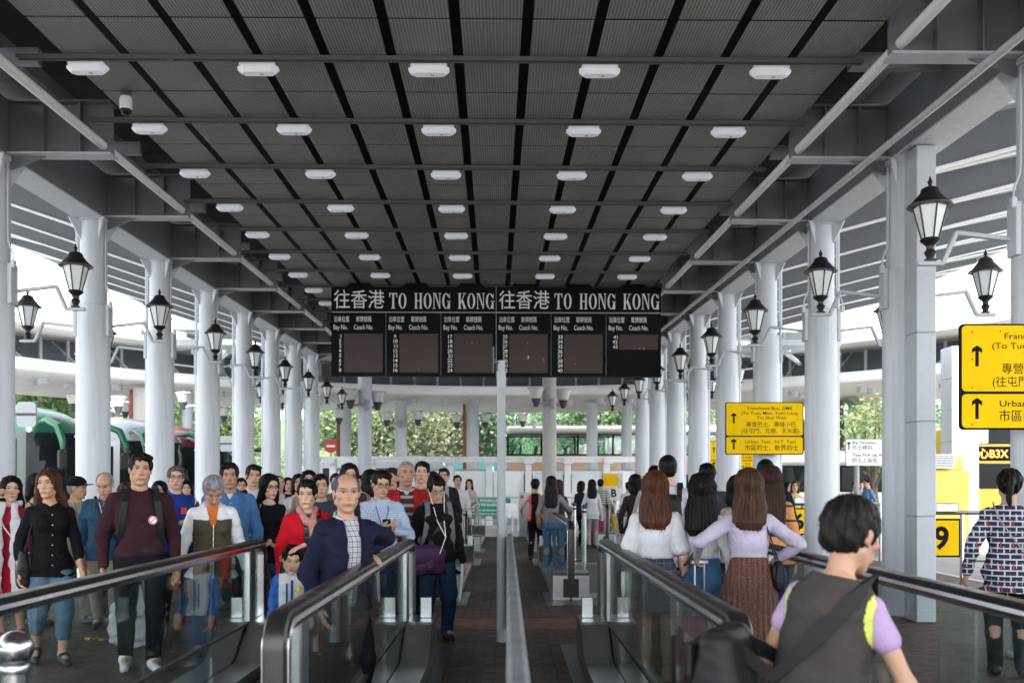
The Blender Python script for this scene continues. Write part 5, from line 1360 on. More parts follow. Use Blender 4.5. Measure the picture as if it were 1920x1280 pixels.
def strands(v, q, n, seed, ln, wd, down, zlo=None):
    """loose hairs rooted on the hair surface"""
    r = np.random.default_rng(seed); fn = np.cross(v[q[:,1]]-v[q[:,0]], v[q[:,3]]-v[q[:,0]]); fn /= np.linalg.norm(fn, axis=1)[:,None]+1e-12
    k = r.integers(0, len(q), n); p = v[q[k]].mean(1); nn = fn[k]; L = ln*(.5+r.random(n))[:,None]
    g = np.array((0,0,-1.0)); t = g-nn*(nn@g)[:,None]; t = t/(np.linalg.norm(t, axis=1)[:,None]+1e-9)+r.normal(size=(n,3))*.35
    d = nn*(.30+.35*r.random(n)[:,None])+t*down; d /= np.linalg.norm(d, axis=1)[:,None]; s = np.cross(d, r.normal(size=(n,3))); s /= np.linalg.norm(s, axis=1)[:,None]; s *= wd
    p = p-nn*.004; a = p+d*L*.5; b = p+d*L*.95+g*L*.35+r.normal(size=(n,3))*.12*L
    V = np.stack([p-s, p+s, a-s*.8, a+s*.8, b-s*.25, b+s*.25], 1).reshape(-1,3); o = len(v)+np.arange(n)*6
    Q = np.concatenate([np.stack([o,o+1,o+3,o+2],1), np.stack([o+2,o+3,o+5,o+4],1)]); return np.concatenate([v, V]), np.concatenate([q, Q])
SK = {'l':(.56,.36,.26), 'm':(.50,.31,.215), 't':(.44,.265,.18), 'd':(.37,.215,.145)}
HAIRC = {'black':(.0055,.005,.005), 'dark':(.010,.008,.007), 'brown':(.042,.019,.011), 'red':(.062,.022,.011), 'grey':(.22,.22,.225), 'salt':(.07,.07,.072)}
class Fig: pass
def hand_prims(S, w_, u, pn, side, sc, curl=.5, spread=.0, thumb=.7, fat=1.0):
    """palm, four jointed fingers and a thumb; side=+1 puts the thumb on +l"""
    u = u/np.linalg.norm(u); pn = pn-u*(pn@u); pn /= np.linalg.norm(pn)+1e-9; l = np.cross(u, pn)*side; k = .006*sc
    S.cone(w_-u*.01*sc, w_+u*.03*sc, .021*sc, .025*sc, .012*sc, (pn, .72)); S.cone(w_+u*.03*sc, w_+u*.078*sc, .033*sc, .035*sc, .012*sc, (pn, .40))
    for i, (o, L, r) in enumerate(((.030,.070,.0092),(.0105,.080,.0095),(-.0095,.074,.0090),(-.028,.058,.0080))):
        b = w_+u*(.092-.004*abs(i-1.2))*sc+l*o*sc; a = curl*(.55+.12*i); d = u*math.cos(a)+pn*math.sin(a)+l*spread*(1.5-i)*.25; d /= np.linalg.norm(d)
        m = b+d*L*.48*sc; a2 = a+curl*1.05; d2 = u*math.cos(a2)+pn*math.sin(a2)+l*spread*(1.5-i)*.25; d2 /= np.linalg.norm(d2); e = m+d2*L*.30*sc; a3 = a2+curl*.6; d3 = u*math.cos(a3)+pn*math.sin(a3)
        f = e+d3*L*.22*sc
        S.cone(b-u*.02*sc, b, r*fat*sc*1.05, r*fat*sc, .008*sc); S.cone(b, m, r*fat*sc, r*.95*fat*sc, k*.5); S.cone(m, e, r*.95*fat*sc, r*.88*fat*sc, k*.5); S.cone(e, f, r*.88*fat*sc, r*.78*fat*sc, k*.5)
    t0 = w_+u*.022*sc+l*.022*sc; t1 = t0+(u*.55+l*.62+pn*.45*thumb)*.042*sc; t2 = t1+(u*.85+l*.25+pn*.35*thumb)*.034*sc
    S.cone(t0, t1, .0135*sc, .0112*fat*sc, .012*sc); S.cone(t1, t2, .0112*fat*sc, .0085*fat*sc, k*.5)
def person(px, d, ytop, head, label, sex='m', H=None, X=None, build=1.0, belly=0.0, lean=0.0, side=0.0, pitch=0.0, yaw=0.0, roll=0.0, twist=0.0, skin='m', hair='short', hairc='black', hlen=.30,
           tops=(), legs=None, shoes=(.03,.03,.03), arms=(None, None), stride=0.0, hem=None, glasses=False, group=None, kid=False, det=None, curl=(.5,.5), palms=(None,None), cap=None, extra=None, feet=True, seed=None, zoff=0.0):
    T = Fig(); H = H or CAMZ+(PY-ytop)*d/F; loc = np.array([(px-PX)/F*d if X is None else X, d, zoff]); T.loc = loc; T.H = H; T.rz = R(head)+math.atan2(-loc[0], d); T.d = d
    seed = seed if seed is not None else int(px*7+d*13); rr_ = np.random.default_rng(seed); yaw = yaw+rr_.normal()*7; pitch = pitch+rr_.normal()*2.5; roll = roll+rr_.normal()*2.2; lean = lean+rr_.random()*3; stride = stride if stride else (rr_.random()-.5)*1.1
    hf = det or float(np.clip(d*.00050, .0036, .0095)); hcl = float(np.clip(hf*2.1, .0085, .018)); hb = max(.013, hcl)
    root = thing('person', label, 'person', loc, T.rz, group); T.root = root
    f = sex == 'f'; P0 = V3(0, 0, .535*H); Tm = rotm('Z', R(twist))@rotm('Y', R(side))@rotm('X', R(lean)); T.P0, T.Tm = P0, Tm
    tp_ = lambda x, y, z: P0+Tm@V3(x*H, y*H, z*H); T.tp = tp_
    hs = (.47+.58*H/1.68) if not kid else (.72+.28*H/1.2); T.hs = hs
    bw = build*(.93 if f else 1.0)
    if kid: bw *= 1.12
    rows = np.array([(-.085,.070,.050,.006),(-.055,.093,.068,.006),(-.02,.100 if not f else .104,.072,.006),(.05,.088 if not f else .080,.064+belly*.7,-belly*.5),(.11,.086 if not f else .073,.063+belly,-.002-belly*.7),(.175,.093 if not f else .082,.070+belly*.3,-.003),(.225,.101 if not f else .091,.069,.001),(.252,.094 if not f else .083,.058,.006),(.276,.068 if not f else .060,.047,.010),(.292,.046,.041,.012),(.306,.037,.036,.013)])
    rows[:,1:3] *= bw; R0 = rows*H
    sh = [tp_(sx*(.097 if not f else .087)*bw, .010, .247) for sx in (-1, 1)]; T.sh = sh
    L1, L2 = .172*H, .150*H
    hip = [tp_(sx*.050*bw, .004, -.03) for sx in (-1, 1)]
    # arms: None hangs; else hand target in the figure's own frame as fractions of H, with an elbow pole
    el, wr, hd, pn = [], [], [], []
    for i, sx in enumerate((-1, 1)):
        a = arms[i]; pole = V3(sx*.5, .9, -.2)
        if a is None:
            tgt = sh[i]+V3(sx*.052*H*bw, (-.025-.10*stride*sx-.03*abs(rr_.normal()))*H, -.300*H)
        else:
            tgt = V3(*a[:3])*H
            if len(a) > 3: pole = V3(*a[3:6])
        e, c = ik(sh[i], tgt, L1, L2, pole); el.append(e); wr.append(c)
        n_ = palms[i]; u = (c-e)/np.linalg.norm(c-e)
        hu = u
        if n_ is not None and len(n_) > 3: hu = V3(*n_[3:6]); hu /= np.linalg.norm(hu)
        pn.append(V3(*(n_[:3] if n_ is not None else (-sx*.9, -.35, .1)))); hd.append(hu)
    T.el, T.wr, T.hd, T.pn = el, wr, hd, pn
    # legs
    kn, an, ft = [], [], []
    for i, sx in enumerate((-1, 1)):
        fy = -sx*stride*.16*H; lift = .045*H*abs(stride) if fy > 0 else 0
        A = V3(sx*.054*H*bw, fy+.02*H, .047*H+lift); k_, A = ik(hip[i], A, .242*H, .246*H, V3(sx*.08, -1, 0)); kn.append(k_); an.append(A); ft.append(lift)
    T.kn, T.an = kn, an
    # head
    neck = tp_(0, .010, .335); Hm = rotm('Z', R(yaw))@rotm('X', R(pitch))@rotm('Y', R(roll)); hc = neck+Hm@V3(0, -.014, .058*1.68)*hs; T.hc, T.Hm = hc, Hm
    hp = lambda x, y, z: hc+Hm@(V3(x, y, z)*hs); T.hp = hp
    B = SDF(); jw = .94 if f else 1.03
    jw *= 1+.05*rr_.normal(); nz = 1+.10*rr_.normal()
    E = lambda c, r, k=.012, sub=False: B.ell(hp(*c), V3(*r)*hs, k*hs, Hm, sub)
    E((0,.014,.030),(.0745,.094,.085)); E((0,-.018,-.022),(.061*jw,.066,.084),.02); E((0,-.050,.045),(.052,.040,.045),.02)
    for sx in (-1, 1):
        B.cone(hp(sx*.046*jw,.005,-.052), hp(sx*.014,-.058,-.092), .021*hs, .017*hs, .02*hs); E((sx*.040,-.056,-.016),(.024,.021,.018),.016); E((sx*.0755,.012,.000),(.009,.020,.031),.006)
        B.cone(hp(sx*.012,-.079,.030), hp(sx*.044,-.068,.030), .009*hs, .007*hs, .012*hs); E((sx*.0125,-.0865*nz,-.031),(.0085,.009,.0070),.006)
        E((sx*.031,-.098,.0125),(.020,.018,.0125),.008, True); E((sx*.020,-.066,-.055),(.022,.020,.022),.016)
    E((0,-.063,-.096),(.021,.019,.016),.014); B.cone(hp(0,-.081,.012), hp(0,-.0965*nz,-.026), .0070*hs, .0112*hs, .010*hs)
    E((0,-.0795,-.0590),(.021,.0085,.0052),.006); E((0,-.0780,-.0690),(.018,.0085,.0062),.006)
    nr = (.034 if not f else .029)*H*min(1.1, build)
    if kid: nr *= .95
    B.cone(tp_(0,.016,.28), hp(0,.020,-.055), nr*1.12, nr, .03*H/1.7)
    B.loft(P0, Tm, R0, .02)
    ra = (.0295 if not f else .0255)*H*bw; T.ra = ra
    for i, sx in enumerate((-1, 1)):
        B.cone(sh[i]-Tm@V3(sx*.045*H,0,-.014*H), sh[i], ra*.85, ra*1.06, .03); B.cone(sh[i], el[i], ra*1.08, ra*.80, .015); B.cone(el[i], wr[i], ra*.84, .0175*hs*(1 if f else 1.12)*1.02, .012)
        m = el[i]+(wr[i]-el[i])*.3; B.cone(el[i], m, ra*.84, ra*.90, .02)
        hand_prims(B, wr[i], hd[i], pn[i], -sx if True else sx, hs*(.92 if f else 1.0), curl[i])
        B.cone(hip[i], kn[i], .053*H*bw, .034*H*bw, .03); B.cone(kn[i], an[i], .034*H*bw, .022*H, .02); c_ = kn[i]+(an[i]-kn[i])*.28+V3(0,.010*H,0); B.cone(c_, c_+(an[i]-kn[i])*.15, .033*H*bw, .030*H, .03)
        B.cone(an[i], an[i]+V3(sx*.01*H,-.085*H,-.025*H-ft[i]*.6), .026*H, .018*H, .02)
    # skin the body: head and hands fine, the rest coarse
    boxes = [(hc-V3(.125,.14,.19)*hs, hc+V3(.125,.14,.15)*hs)]
    for i in range(2):
        c1 = wr[i]+hd[i]*.08*hs; boxes.append((np.minimum(c1-.125*hs, wr[i]-.05), np.maximum(c1+.125*hs, wr[i]+.05)))
    lo, hi = B.box(); vs, fs = [], []; off = 0
    v, q = B.skin(hb, lo-.03, hi+.03); keep = np.ones(len(q), bool)
    for a, b in boxes: ins = ((v > a+hb*1.2) & (v < b-hb*1.2)).all(1); keep &= ~ins[q].all(1)
    vs.append(v); fs.append(q[keep]); off += len(v)
    for j, (a, b) in enumerate(boxes):
        v, q = B.skin(hf if j == 0 else max(.0042, hf*.95), a, b)
        if len(v) == 0: continue
        ok = ((v > a+.004) & (v < b-.004)).all(1); vs.append(v); fs.append(q[ok[q].all(1)]+off); off += len(v)
    V = np.concatenate(vs); Q = np.concatenate(fs); lc = ((V-hc)@Hm)/hs
    used = np.zeros(len(V), bool); used[Q.ravel()] = True; idx = np.cumsum(used)-1; V = V[used]; lc = lc[used]; Q = idx[Q]
    mesh_np('body', V, Q, M['skin'], root, SK[skin] if isinstance(skin, str) else skin, attr=lc)
    # ---- clothes
    def cut(v, q, z0=None):
        return v, q
    for ti, t in enumerate(tops):
        inner = ti < len(tops)-1; S = SDF(); th = (t.get('t', .010) if not inner else .006)+.006*ti; lo_ = t.get('hem', -.045)
        if inner: lo_ = max(lo_, tops[-1].get('hem', -.045)+.02)
        r2 = R0.copy(); r2[:,1:3] += th*1.15
        zt = t.get('top', .300); keep = (r2[:,0] > lo_*H+.01*H) & (r2[:,0] < zt*H-.004)
        r2[r2[:,0] < .045*H,1:3] += .010 if lo_ < -.01 else 0
        first = [lo_*H]+[np.interp(lo_*H, r2[:,0], r2[:,k]) for k in (1,2,3)]
        if lo_ < -.055: first = [lo_*H, (.104 if f else .100)*H*bw+th+.010+t.get('flare',.004), .074*H*bw+th+.010+t.get('flare',.004)+belly*H*.3, .006*H]
        last = [zt*H]+[np.interp(zt*H, r2[:,0], r2[:,k]) for k in (1,2,3)]
        rw = np.vstack([first, r2[keep], last]); 
        if t.get('flare') and lo_ < 0: rw[0,1] += t['flare']*.5
        S.loft(P0, Tm, rw, .02)
        if f and not kid:
            for sx in (-1, 1): S.ell(tp_(sx*.040*bw,-.062*bw-.004,.195), V3(.040,.030,.036)*H*bw+th*.5, .03, Tm)
        sl = t.get('sleeve', 'long')
        if inner and sl == 'long': sl = 'none'
        rs_ = ra*1.06+th
        if sl != 'none':
            for i, sx in enumerate((-1, 1)):
                S.cone(sh[i]-Tm@V3(sx*.06*H,0,-.024*H), sh[i]+Tm@V3(0,0,.004*H), rs_*.66, rs_*1.0, .02)
                if sl == 'short': e_ = sh[i]+(el[i]-sh[i])*t.get('slen', .72); S.cone(sh[i], e_, rs_*1.0, rs_*1.10, .007)
                else:
                    S.cone(sh[i], el[i], rs_*1.02, rs_*.86, .007)
                    fr = {'long':.93,'3q':.45,'elbow':.08}[sl]; e_ = el[i]+(wr[i]-el[i])*fr; S.cone(el[i], e_, rs_*.86, (rs_*.86*(1-fr)+fr*(.021*hs+th*.7)), .007)
        nk = t.get('neck', 'crew')
        if nk != 'high': S.ell(tp_(0,-.004,.318), V3(.040,.046,.026)*H, .008, Tm, True)
        if nk == 'v':
            vv = t.get('vs', 1.0); S.sub.append(('c', tp_(0,-.050,.318), tp_(0,-.088-(.012 if f else 0),.300-.068*vv), .036*H*vv**.5, .004*H, .006, None)); S.sub.append(('c', tp_(0,-.085,.300), tp_(0,-.11,.240), .030*H, .006*H, .006, None))
        if nk == 'wide': S.ell(tp_(0,-.03,.315), V3(.062,.06,.036)*H, .008, Tm, True)
        if nk == 'strap': 
            for sx in (-1,1): S.ell(tp_(sx*.105*bw,0,.27), V3(.045,.09,.05)*H, .006, Tm, True)
            S.ell(tp_(0,-.02,.31), V3(.05,.07,.05)*H, .006, Tm, True)
        if nk == 'vest':
            for sx in (-1,1): S.ell(tp_(sx*.135*bw,0,.235), V3(.034,.07,.055)*H, .006, Tm, True)
        if nk in ('open', 'lapel'):
            ow = t.get('ow', .034); lh = t.get('low', .55)
            for yy in (-.01, -.04): S.sub.append(('c', tp_(0,yy,.345), tp_(0,yy-.035,.27), ow*1.25*H, ow*.95*H, .006, None))
            for yy in (-.075, -.115, -.15): S.sub.append(('c', tp_(0,yy,.33), tp_(0,yy-belly,.06), ow*1.05*H, ow*.8*H, .006, None)); S.sub.append(('c', tp_(0,yy-belly,.06), tp_(0,yy-.02-belly,-.16), ow*.8*H, ow*lh*H, .006, None))
        if nk == 'lapel':
            for sx in (-1, 1): S.cone(tp_(sx*(ow+.012),-.045-belly*.3,.285), tp_(sx*(ow+.016),-.074-belly*.6-(.010 if f else 0),.215), .020*H, .024*H, .004, (Tm@V3(sx*.35,-1,.25), .30)); S.cone(tp_(sx*(ow+.016),-.074-belly*.6-(.010 if f else 0),.215), tp_(sx*(ow+.004),-.080-belly,.11), .022*H, .008*H, .004, (Tm@V3(sx*.3,-1,0), .30))
        if t.get('collar'):
            cr = nr+.013; pts = []
            for k in range(-4, 5):
                pts.append(tp_(0,.014,.304)+Tm@V3(cr*1.06*math.sin(R(k*37)), cr*math.cos(R(k*37))*1.12, (.016-.0055*abs(k))*H))
            for a, b in zip(pts, pts[1:]): S.cone(a, b, .0125, .0125, .006)
            for sx, e in ((-1, pts[0]), (1, pts[-1])): S.cone(e, e+Tm@V3((e[0]-tp_(0,0,.3)[0])*.9, -.012, -.026*H), .010, .005, .008)
        S.disp = folds(t.get('fold', .0022)*(.95 if not inner else .12), seed+ti, H)
        v, q = S.skin(hcl)
        fm = None; mats = [t.get('mat', M['cloth'])]
        tag_ = t.get('name', 'shirt')
        if t.get('slv'):        # sleeves and shoulders of another colour: material by place
            mats = mats+[t['slv']]; c = v[q].mean(1); lc2 = (c-P0)@Tm/H
            fm = (np.abs(lc2[:,0]) > t.get('slvx', .098)*bw).astype(int) if not t.get('yoke') else ((np.abs(lc2[:,0]) > .098*bw) | (lc2[:,2] > t['yoke'])).astype(int)
        if t.get('edge'):
            c = v[q].mean(1); m_ = np.zeros(len(q), bool)
            for sp in S.sub: dd = np.abs(S.prim(sp, c[:,0], c[:,1], c[:,2])); m_ |= dd < t.get('edgew', .014)
            mats = mats+[t['edge']]; fm = m_.astype(int)
        o = mesh_np(tag_, v, q, mats, root, t.get('c', (.5,.5,.5)), fm=fm)
        if t.get('buttons') and hf < .006:
            mb = MB()
            for k in range(t['buttons']):
                z = .245-k*.052
                if z < max(lo_, -.05)+.01: continue
                y = -np.interp(z*H, R0[:,0], R0[:,2])/H+np.interp(z*H, R0[:,0], R0[:,3])/H-th/H-(.004 if not f else .012*math.exp(-((z-.19)/.05)**2)+.004); c = tp_(.004, y, z); mb.ball = None
                mb.lathe(c, [(.0,.004),(.0045,.003),(.0045,-.003)], 8, M=Matrix(Tm)@Matrix.Rotation(R(90),3,'X'))
            mb.build('buttons', M['plastic_white'] if not t.get('dkb') else M['black'], root)
    if legs:
        S = SDF(); th = legs.get('t', .010); k_ = legs.get('kind', 'trousers'); wz = legs.get('waist', .035); mh = min([q.get('hem', -.045) for q in tops[-1:]]+[9]); wz = min(wz, max(mh+.025, -.05)) if mh < .02 else wz
        if k_ == 'skirt':
            lz = legs['len']; fl = legs.get('flare', .05); n = 6; rw = []
            for k in range(n+1):
                s_ = k/n; z = wz*H-(wz+lz)*H*s_; base = np.interp(max(z, -.02*H), R0[:,0], R0[:,1]), np.interp(max(z, -.02*H), R0[:,0], R0[:,2]); rw.append((z, base[0]+th+fl*H*s_**1.1, base[1]+th+fl*H*s_*.9, .005*H))
            S.loft(P0, np.eye(3), rw[::-1], .02); ph = rr_.random()*6; np_ = legs.get('pleats', 18)
            S.disp = lambda x, y, z: legs.get('amp', .006)*np.sin(np_*np.arctan2(y, x)+ph)*np.clip((wz*H+P0[2]-z)/(.15*H), 0, 1)
        else:
            rw = R0[(R0[:,0] > -.09*H) & (R0[:,0] < wz*H)].copy(); rw[:,1:3] += th; rw = np.vstack([rw, [wz*H]+[np.interp(wz*H, R0[:,0], R0[:,k])+(th if k < 3 else 0) for k in (1,2,3)]]); S.loft(P0, Tm, rw, .025)
            lw = legs.get('w', 1.0); hz = legs.get('hemz', .045)
            for i in range(2):
                A = an[i]; K = kn[i]; s_ = np.clip((K[2]-hz*H-ft[i])/max(1e-6, K[2]-A[2]), .1, 1.05); E_ = K+(A-K)*s_
                S.cone(hip[i], K, .054*H*bw+th, .0365*H*bw*lw+th, .02); S.cone(K, E_, .0365*H*bw*lw+th, .0275*H*lw+th, .02)
            fd = folds(legs.get('fold', .0024)*.6, seed+9, H); zw = P0[2]-.06*H; S.disp = lambda x, y, z: fd(x, y, z)*np.clip((zw-z)/.10+.1, .1, 1)
        v, q = S.skin(hcl*1.1); mesh_np({'skirt':'skirt'}.get(k_, legs.get('name', 'trousers')), v, q, legs.get('mat', M['cloth']), root, legs.get('c', (.03,.03,.04)))
        if legs.get('belt') and hf < .0062:
            mb = MB(); pts = []
            z = .030; hx = np.interp(z*H, R0[:,0], R0[:,1])+th+.004; hy = np.interp(z*H, R0[:,0], R0[:,2])+th+.004; ys = np.interp(z*H, R0[:,0], R0[:,3])
            path = []
            for k in range(33):
                a = 2*math.pi*k/32; cx, cy = math.cos(a), math.sin(a); q_ = (abs(cx)**2.4+abs(cy)**2.4)**(-1/2.4); path.append((Vector(P0+Tm@V3(hx*cx*q_, hy*cy*q_+ys, z*H)), Vector(Tm@V3(cx, cy, 0)), Vector(Tm@V3(0,0,1))))
            mb.sweep(path, [(-.004,-.016),(.004,-.016),(.004,.016),(-.004,.016)], closed=False); mb.build('belt', M['leather'], root, color=(.02,.018,.016))
    if feet:
        for i, sx in enumerate((-1, 1)):
            S = SDF(); a = an[i]; up = ft[i]; toe = V3(sx*.012*H, -.098*H, -.030*H-up*.85); 
            S.cone(a+V3(0,.022*H,-.020*H), a+V3(sx*.004*H,-.02*H,-.008*H), .027*H, .030*H, .02); S.cone(a+V3(0,-.02*H,-.018*H), a+toe, .028*H, .020*H, .02, ((1,0,0), 1.0)); S.cone(a+V3(0,.024*H,-.032*H), a+toe+V3(0,0,-.004*H), .018*H, .016*H, .012)
            v, q = S.skin(max(.0065, hf*1.5)); v[:,2] = np.maximum(v[:,2], .004+zoff*0); mesh_np('shoe', v, q, M['shoe'], root, shoes)
    # ---- hair
    hcx = HAIRC.get(hairc, hairc) if isinstance(hairc, str) else hairc
    if hair != 'bald':
        S = SDF(); e = lambda c, r, k=.01, sub=False: S.ell(hp(*c), V3(*r)*hs, k*hs, Hm, sub)
        ax_ = np.eye(3)
        if hair in ('short', 'balding', 'crop'):
            tk = {'short':.010,'balding':.005,'crop':.003}[hair]+.002*rr_.random()
            e((0,.020,.036),(.0765+tk,.094+tk,.083+tk*1.5),.01); e((0,.045,-.020),(.068+tk*.5,.062+tk*.5,.060),.02)
            if hair == 'short': e((rr_.choice([-.02,.02]),-.045,.095),(.060,.045,.030),.02)
            e((0,-.105,-.022),(.080,.085,.084),.006,True); e((0,-.02,-.125),(.10,.12,.072),.006,True)
            for sx in (-1,1): e((sx*.088,-.010,-.022),(.024,.036,.040),.006,True)
            if hair == 'balding': e((0,-.045,.115),(.070,.11,.075),.008,True)
        else:
            top = .013; e((0,.018,.036),(.0775+top,.097+top,.085+top),.01)
            sw = .096 if hair != 'pony' else .082
            if hair == 'pony':
                e((0,.05,-.02),(.066,.055,.055),.02); a = hp(0,.115,.055); b = hp(.01,.150,.0); c_ = b+V3(0,.03,-.16)*hs; S.cone(a, b, .030*hs, .036*hs, .02); S.cone(b, c_, .034*hs, .014*hs, .02)
                e((0,-.115,-.025),(.078,.088,.088),.006,True); e((0,-.02,-.14),(.10,.12,.085),.006,True)
                for sx in (-1,1): e((sx*.088,-.005,-.022),(.022,.032,.036),.006,True)
            elif hair == 'updo':
                e((0,.05,-.02),(.070,.058,.06),.02); e((0,.09,.07),(.045,.042,.042),.02); e((0,-.115,-.025),(.076,.088,.086),.006,True); e((0,-.02,-.14),(.10,.12,.085),.006,True)
                for sx in (-1,1): e((sx*.088,-.005,-.022),(.022,.032,.036),.006,True)
            else:
                Lh = {'bob':.15,'long':hlen}[hair]/hs; fr = 1.0 if hair == 'bob' else 1.0; w2 = sw*(.98 if hair == 'bob' else 1.08)
                bk = .055 if hair == 'long' else 0
                rw = [(-Lh-.02, w2*.70, .032, .066+bk*.8), (-Lh+.03, w2*1.05, .050, .060+bk*.8), (-.13, w2*1.12, .066, .045+bk*.4), (-.03, sw*1.0, .085, .030), (.05, .088, .098, .020), (.10, .060, .07, .018)]
                rw = np.array(rw)*hs; mix = Hm*.35+np.eye(3)*.65 if hair == 'long' else Hm; u_, _, vt = np.linalg.svd(mix); mixm = u_@vt
                S.loft(hc, mixm, rw, .03, 2.2)
                e((0,-.118,-.020),(.072 if hair == 'long' else .069,.094,.096 if rr_.random() < .4 else .106),.008,True)
                S.sub.append(('e', hc+mixm@(V3(0,-.105,-.19)*hs), V3(.090,.095,.17)*hs, None, None, .012, mixm))
        th0 = rr_.random()*6
        nst = 30 if hair in ('long','bob') else 16; am = .0034 if hair in ('long','bob') else .0026
        def dsp(x, y, z):
            a = np.arctan2(y-hc[1]-.01, x-hc[0]); w_ = 6*np.sin(z*9+th0)
            return hs*(am*np.sin(nst*a+th0+w_*.35)+am*.7*np.sin(nst*2.3*a+w_*.5+2)+(am*.9*np.sin(70*z+9*a+th0) if hair not in ('long','bob','balding','crop') else am*.6*np.sin(23*z+5*a)))
        if hair != 'crop': S.disp = dsp
        v, q = S.skin(max(.0048, hf*1.15))
        if d < 14 and hair not in ('crop','balding'):
            lg = hair in ('long','bob'); v, q = strands(v, q, 420 if lg else 300, seed+3, (.050 if lg else .026)*hs, .0013, 1.1 if lg else .5)
        mesh_np('hair', v, q, M['hair'], root, hcx)
    if cap is not None:
        S = SDF(); S.ell(hp(0,.018,.055), V3(.088,.106,.080)*hs, .01, Hm); S.ell(hp(0,.0,-.06), V3(.13,.15,.105)*hs, .006, Hm, True)
        S.cone(hp(-.03,-.11,.050), hp(.03,-.11,.050), .05*hs, .05*hs, .01, (Hm@V3(0,.15,1), .12)); v, q = S.skin(max(.005, hf)); mesh_np('cap', v, q, M['cloth'], root, cap)
    if glasses:
        mb = MB(); g = lambda x, y, z: Vector(hp(x, y, z))
        for sx in (-1,1):
            ring = [g(sx*.032+.024*math.cos(a), -.094+abs(.024*math.cos(a))*.1, .010+.017*math.sin(a)) for a in [2*math.pi*k/14 for k in range(15)]]
            mb.tube(ring, .0022*hs, 5); mb.tube([g(sx*.056,-.090,.014), g(sx*.074,-.06,.014), g(sx*.080,.01,.010)], .002*hs, 5)
        mb.tube([g(-.009,-.097,.013), g(0,-.099,.015), g(.009,-.097,.013)], .002*hs, 5); mb.build('glasses', M['black'], root)
    return T
def wpos(T, p):
    """a point of the figure's own frame in the world"""
    c, s_ = math.cos(T.rz), math.sin(T.rz); return Vector((T.loc[0]+c*p[0]-s_*p[1], T.loc[1]+s_*p[0]+c*p[1], T.loc[2]+p[2]))
ITEMC = {}
def item(T, name, label, cat, c, group=None):
    """a carried thing: an Empty where it is held, turned like its bearer; shapes are given in the bearer's frame"""
    o = thing(name, label, cat, wpos(T, c), T.rz, group); ITEMC[o.name] = np.array(c, float); return o
def ipart(o, S, name, mat, color=None, h=.008):
    c = ITEMC[o.name]
    if isinstance(S, MB):
        S.v = [tuple(np.array(v)-c) for v in S.v]; return S.build(name, mat, o, color=color)
    v, q = S.skin(h); return mesh_np(name, v-c, q, mat, o, color)
def strap_pts(T, side, a, b, n=9, out=.018):
    """strap over a shoulder from point a (front) to b (back) in the figure's frame"""
    s_ = T.sh[0 if side < 0 else 1]; top = s_+T.Tm@V3(-side*.045*T.H, 0, .047*T.H)
    P = []
    for k in range(n):
        t = k/(n-1); p = (1-t)**2*np.array(a)+2*t*(1-t)*(top*2-(np.array(a)+np.array(b))/2)+t*t*np.array(b); P.append(p)
    return P
def backpack(T, label, col, w_=.30, h_=.42, dp=.15, front=False):
    H = T.H; c = T.tp(0, .075, .13)+T.Tm@V3(0, dp*.5+.012, 0)
    o = item(T, 'backpack', label, 'backpack', c)
    if True:
        S = SDF(); S.loft(c, T.Tm, [(-h_/2,w_*.40,dp*.38,0),(-h_/2+.03,w_*.49,dp*.49,0),(0,w_*.5,dp*.5,0),(h_/2-.06,w_*.44,dp*.42,-.01),(h_/2,w_*.30,dp*.28,-.02)], .02, 3.2); S.disp = folds(.002, 5, H); ipart(o, S, 'bag', M['leather'], col, .010)
        S = SDF(); S.loft(c+T.Tm@V3(0,dp*.5,-.05), T.Tm, [(-h_*.30,w_*.34,.02,0),(-h_*.25,w_*.40,.035,0),(h_*.12,w_*.40,.035,0),(h_*.17,w_*.34,.02,0)], .02, 3.2); ipart(o, S, 'pocket', M['leather'], tuple(q*1.3 for q in col), .009)
    for sd in (-1, 1):
        mb = MB(); x = sd*.068; pts = []
        for x_, y_, z_ in ((x,.08,.22),(x,.062,.275),(x,.02,.312),(x,-.035,.300),(x*1.05,-.078,.25),(x*1.15,-.083,.18),(x*1.30,-.070,.10),(x*1.4,-.03,.05),(x*1.35,.05,.02)): pts.append(T.tp(x_, y_, z_)+T.Tm@V3(0, -.014 if y_ < 0 else .014, .012 if z_ > .26 else 0))
        path = []
        for k, p in enumerate(pts):
            t = pts[min(k+1, len(pts)-1)]-pts[max(k-1, 0)]; t /= np.linalg.norm(t); u = T.Tm@V3(1,0,0); path.append((p, u, np.cross(t, u)))
        mb.sweep(path, [(-.024,-.006),(.024,-.006),(.024,.006),(-.024,.006)]); ipart(o, mb, 'strap', M['leather'], col)
    return o
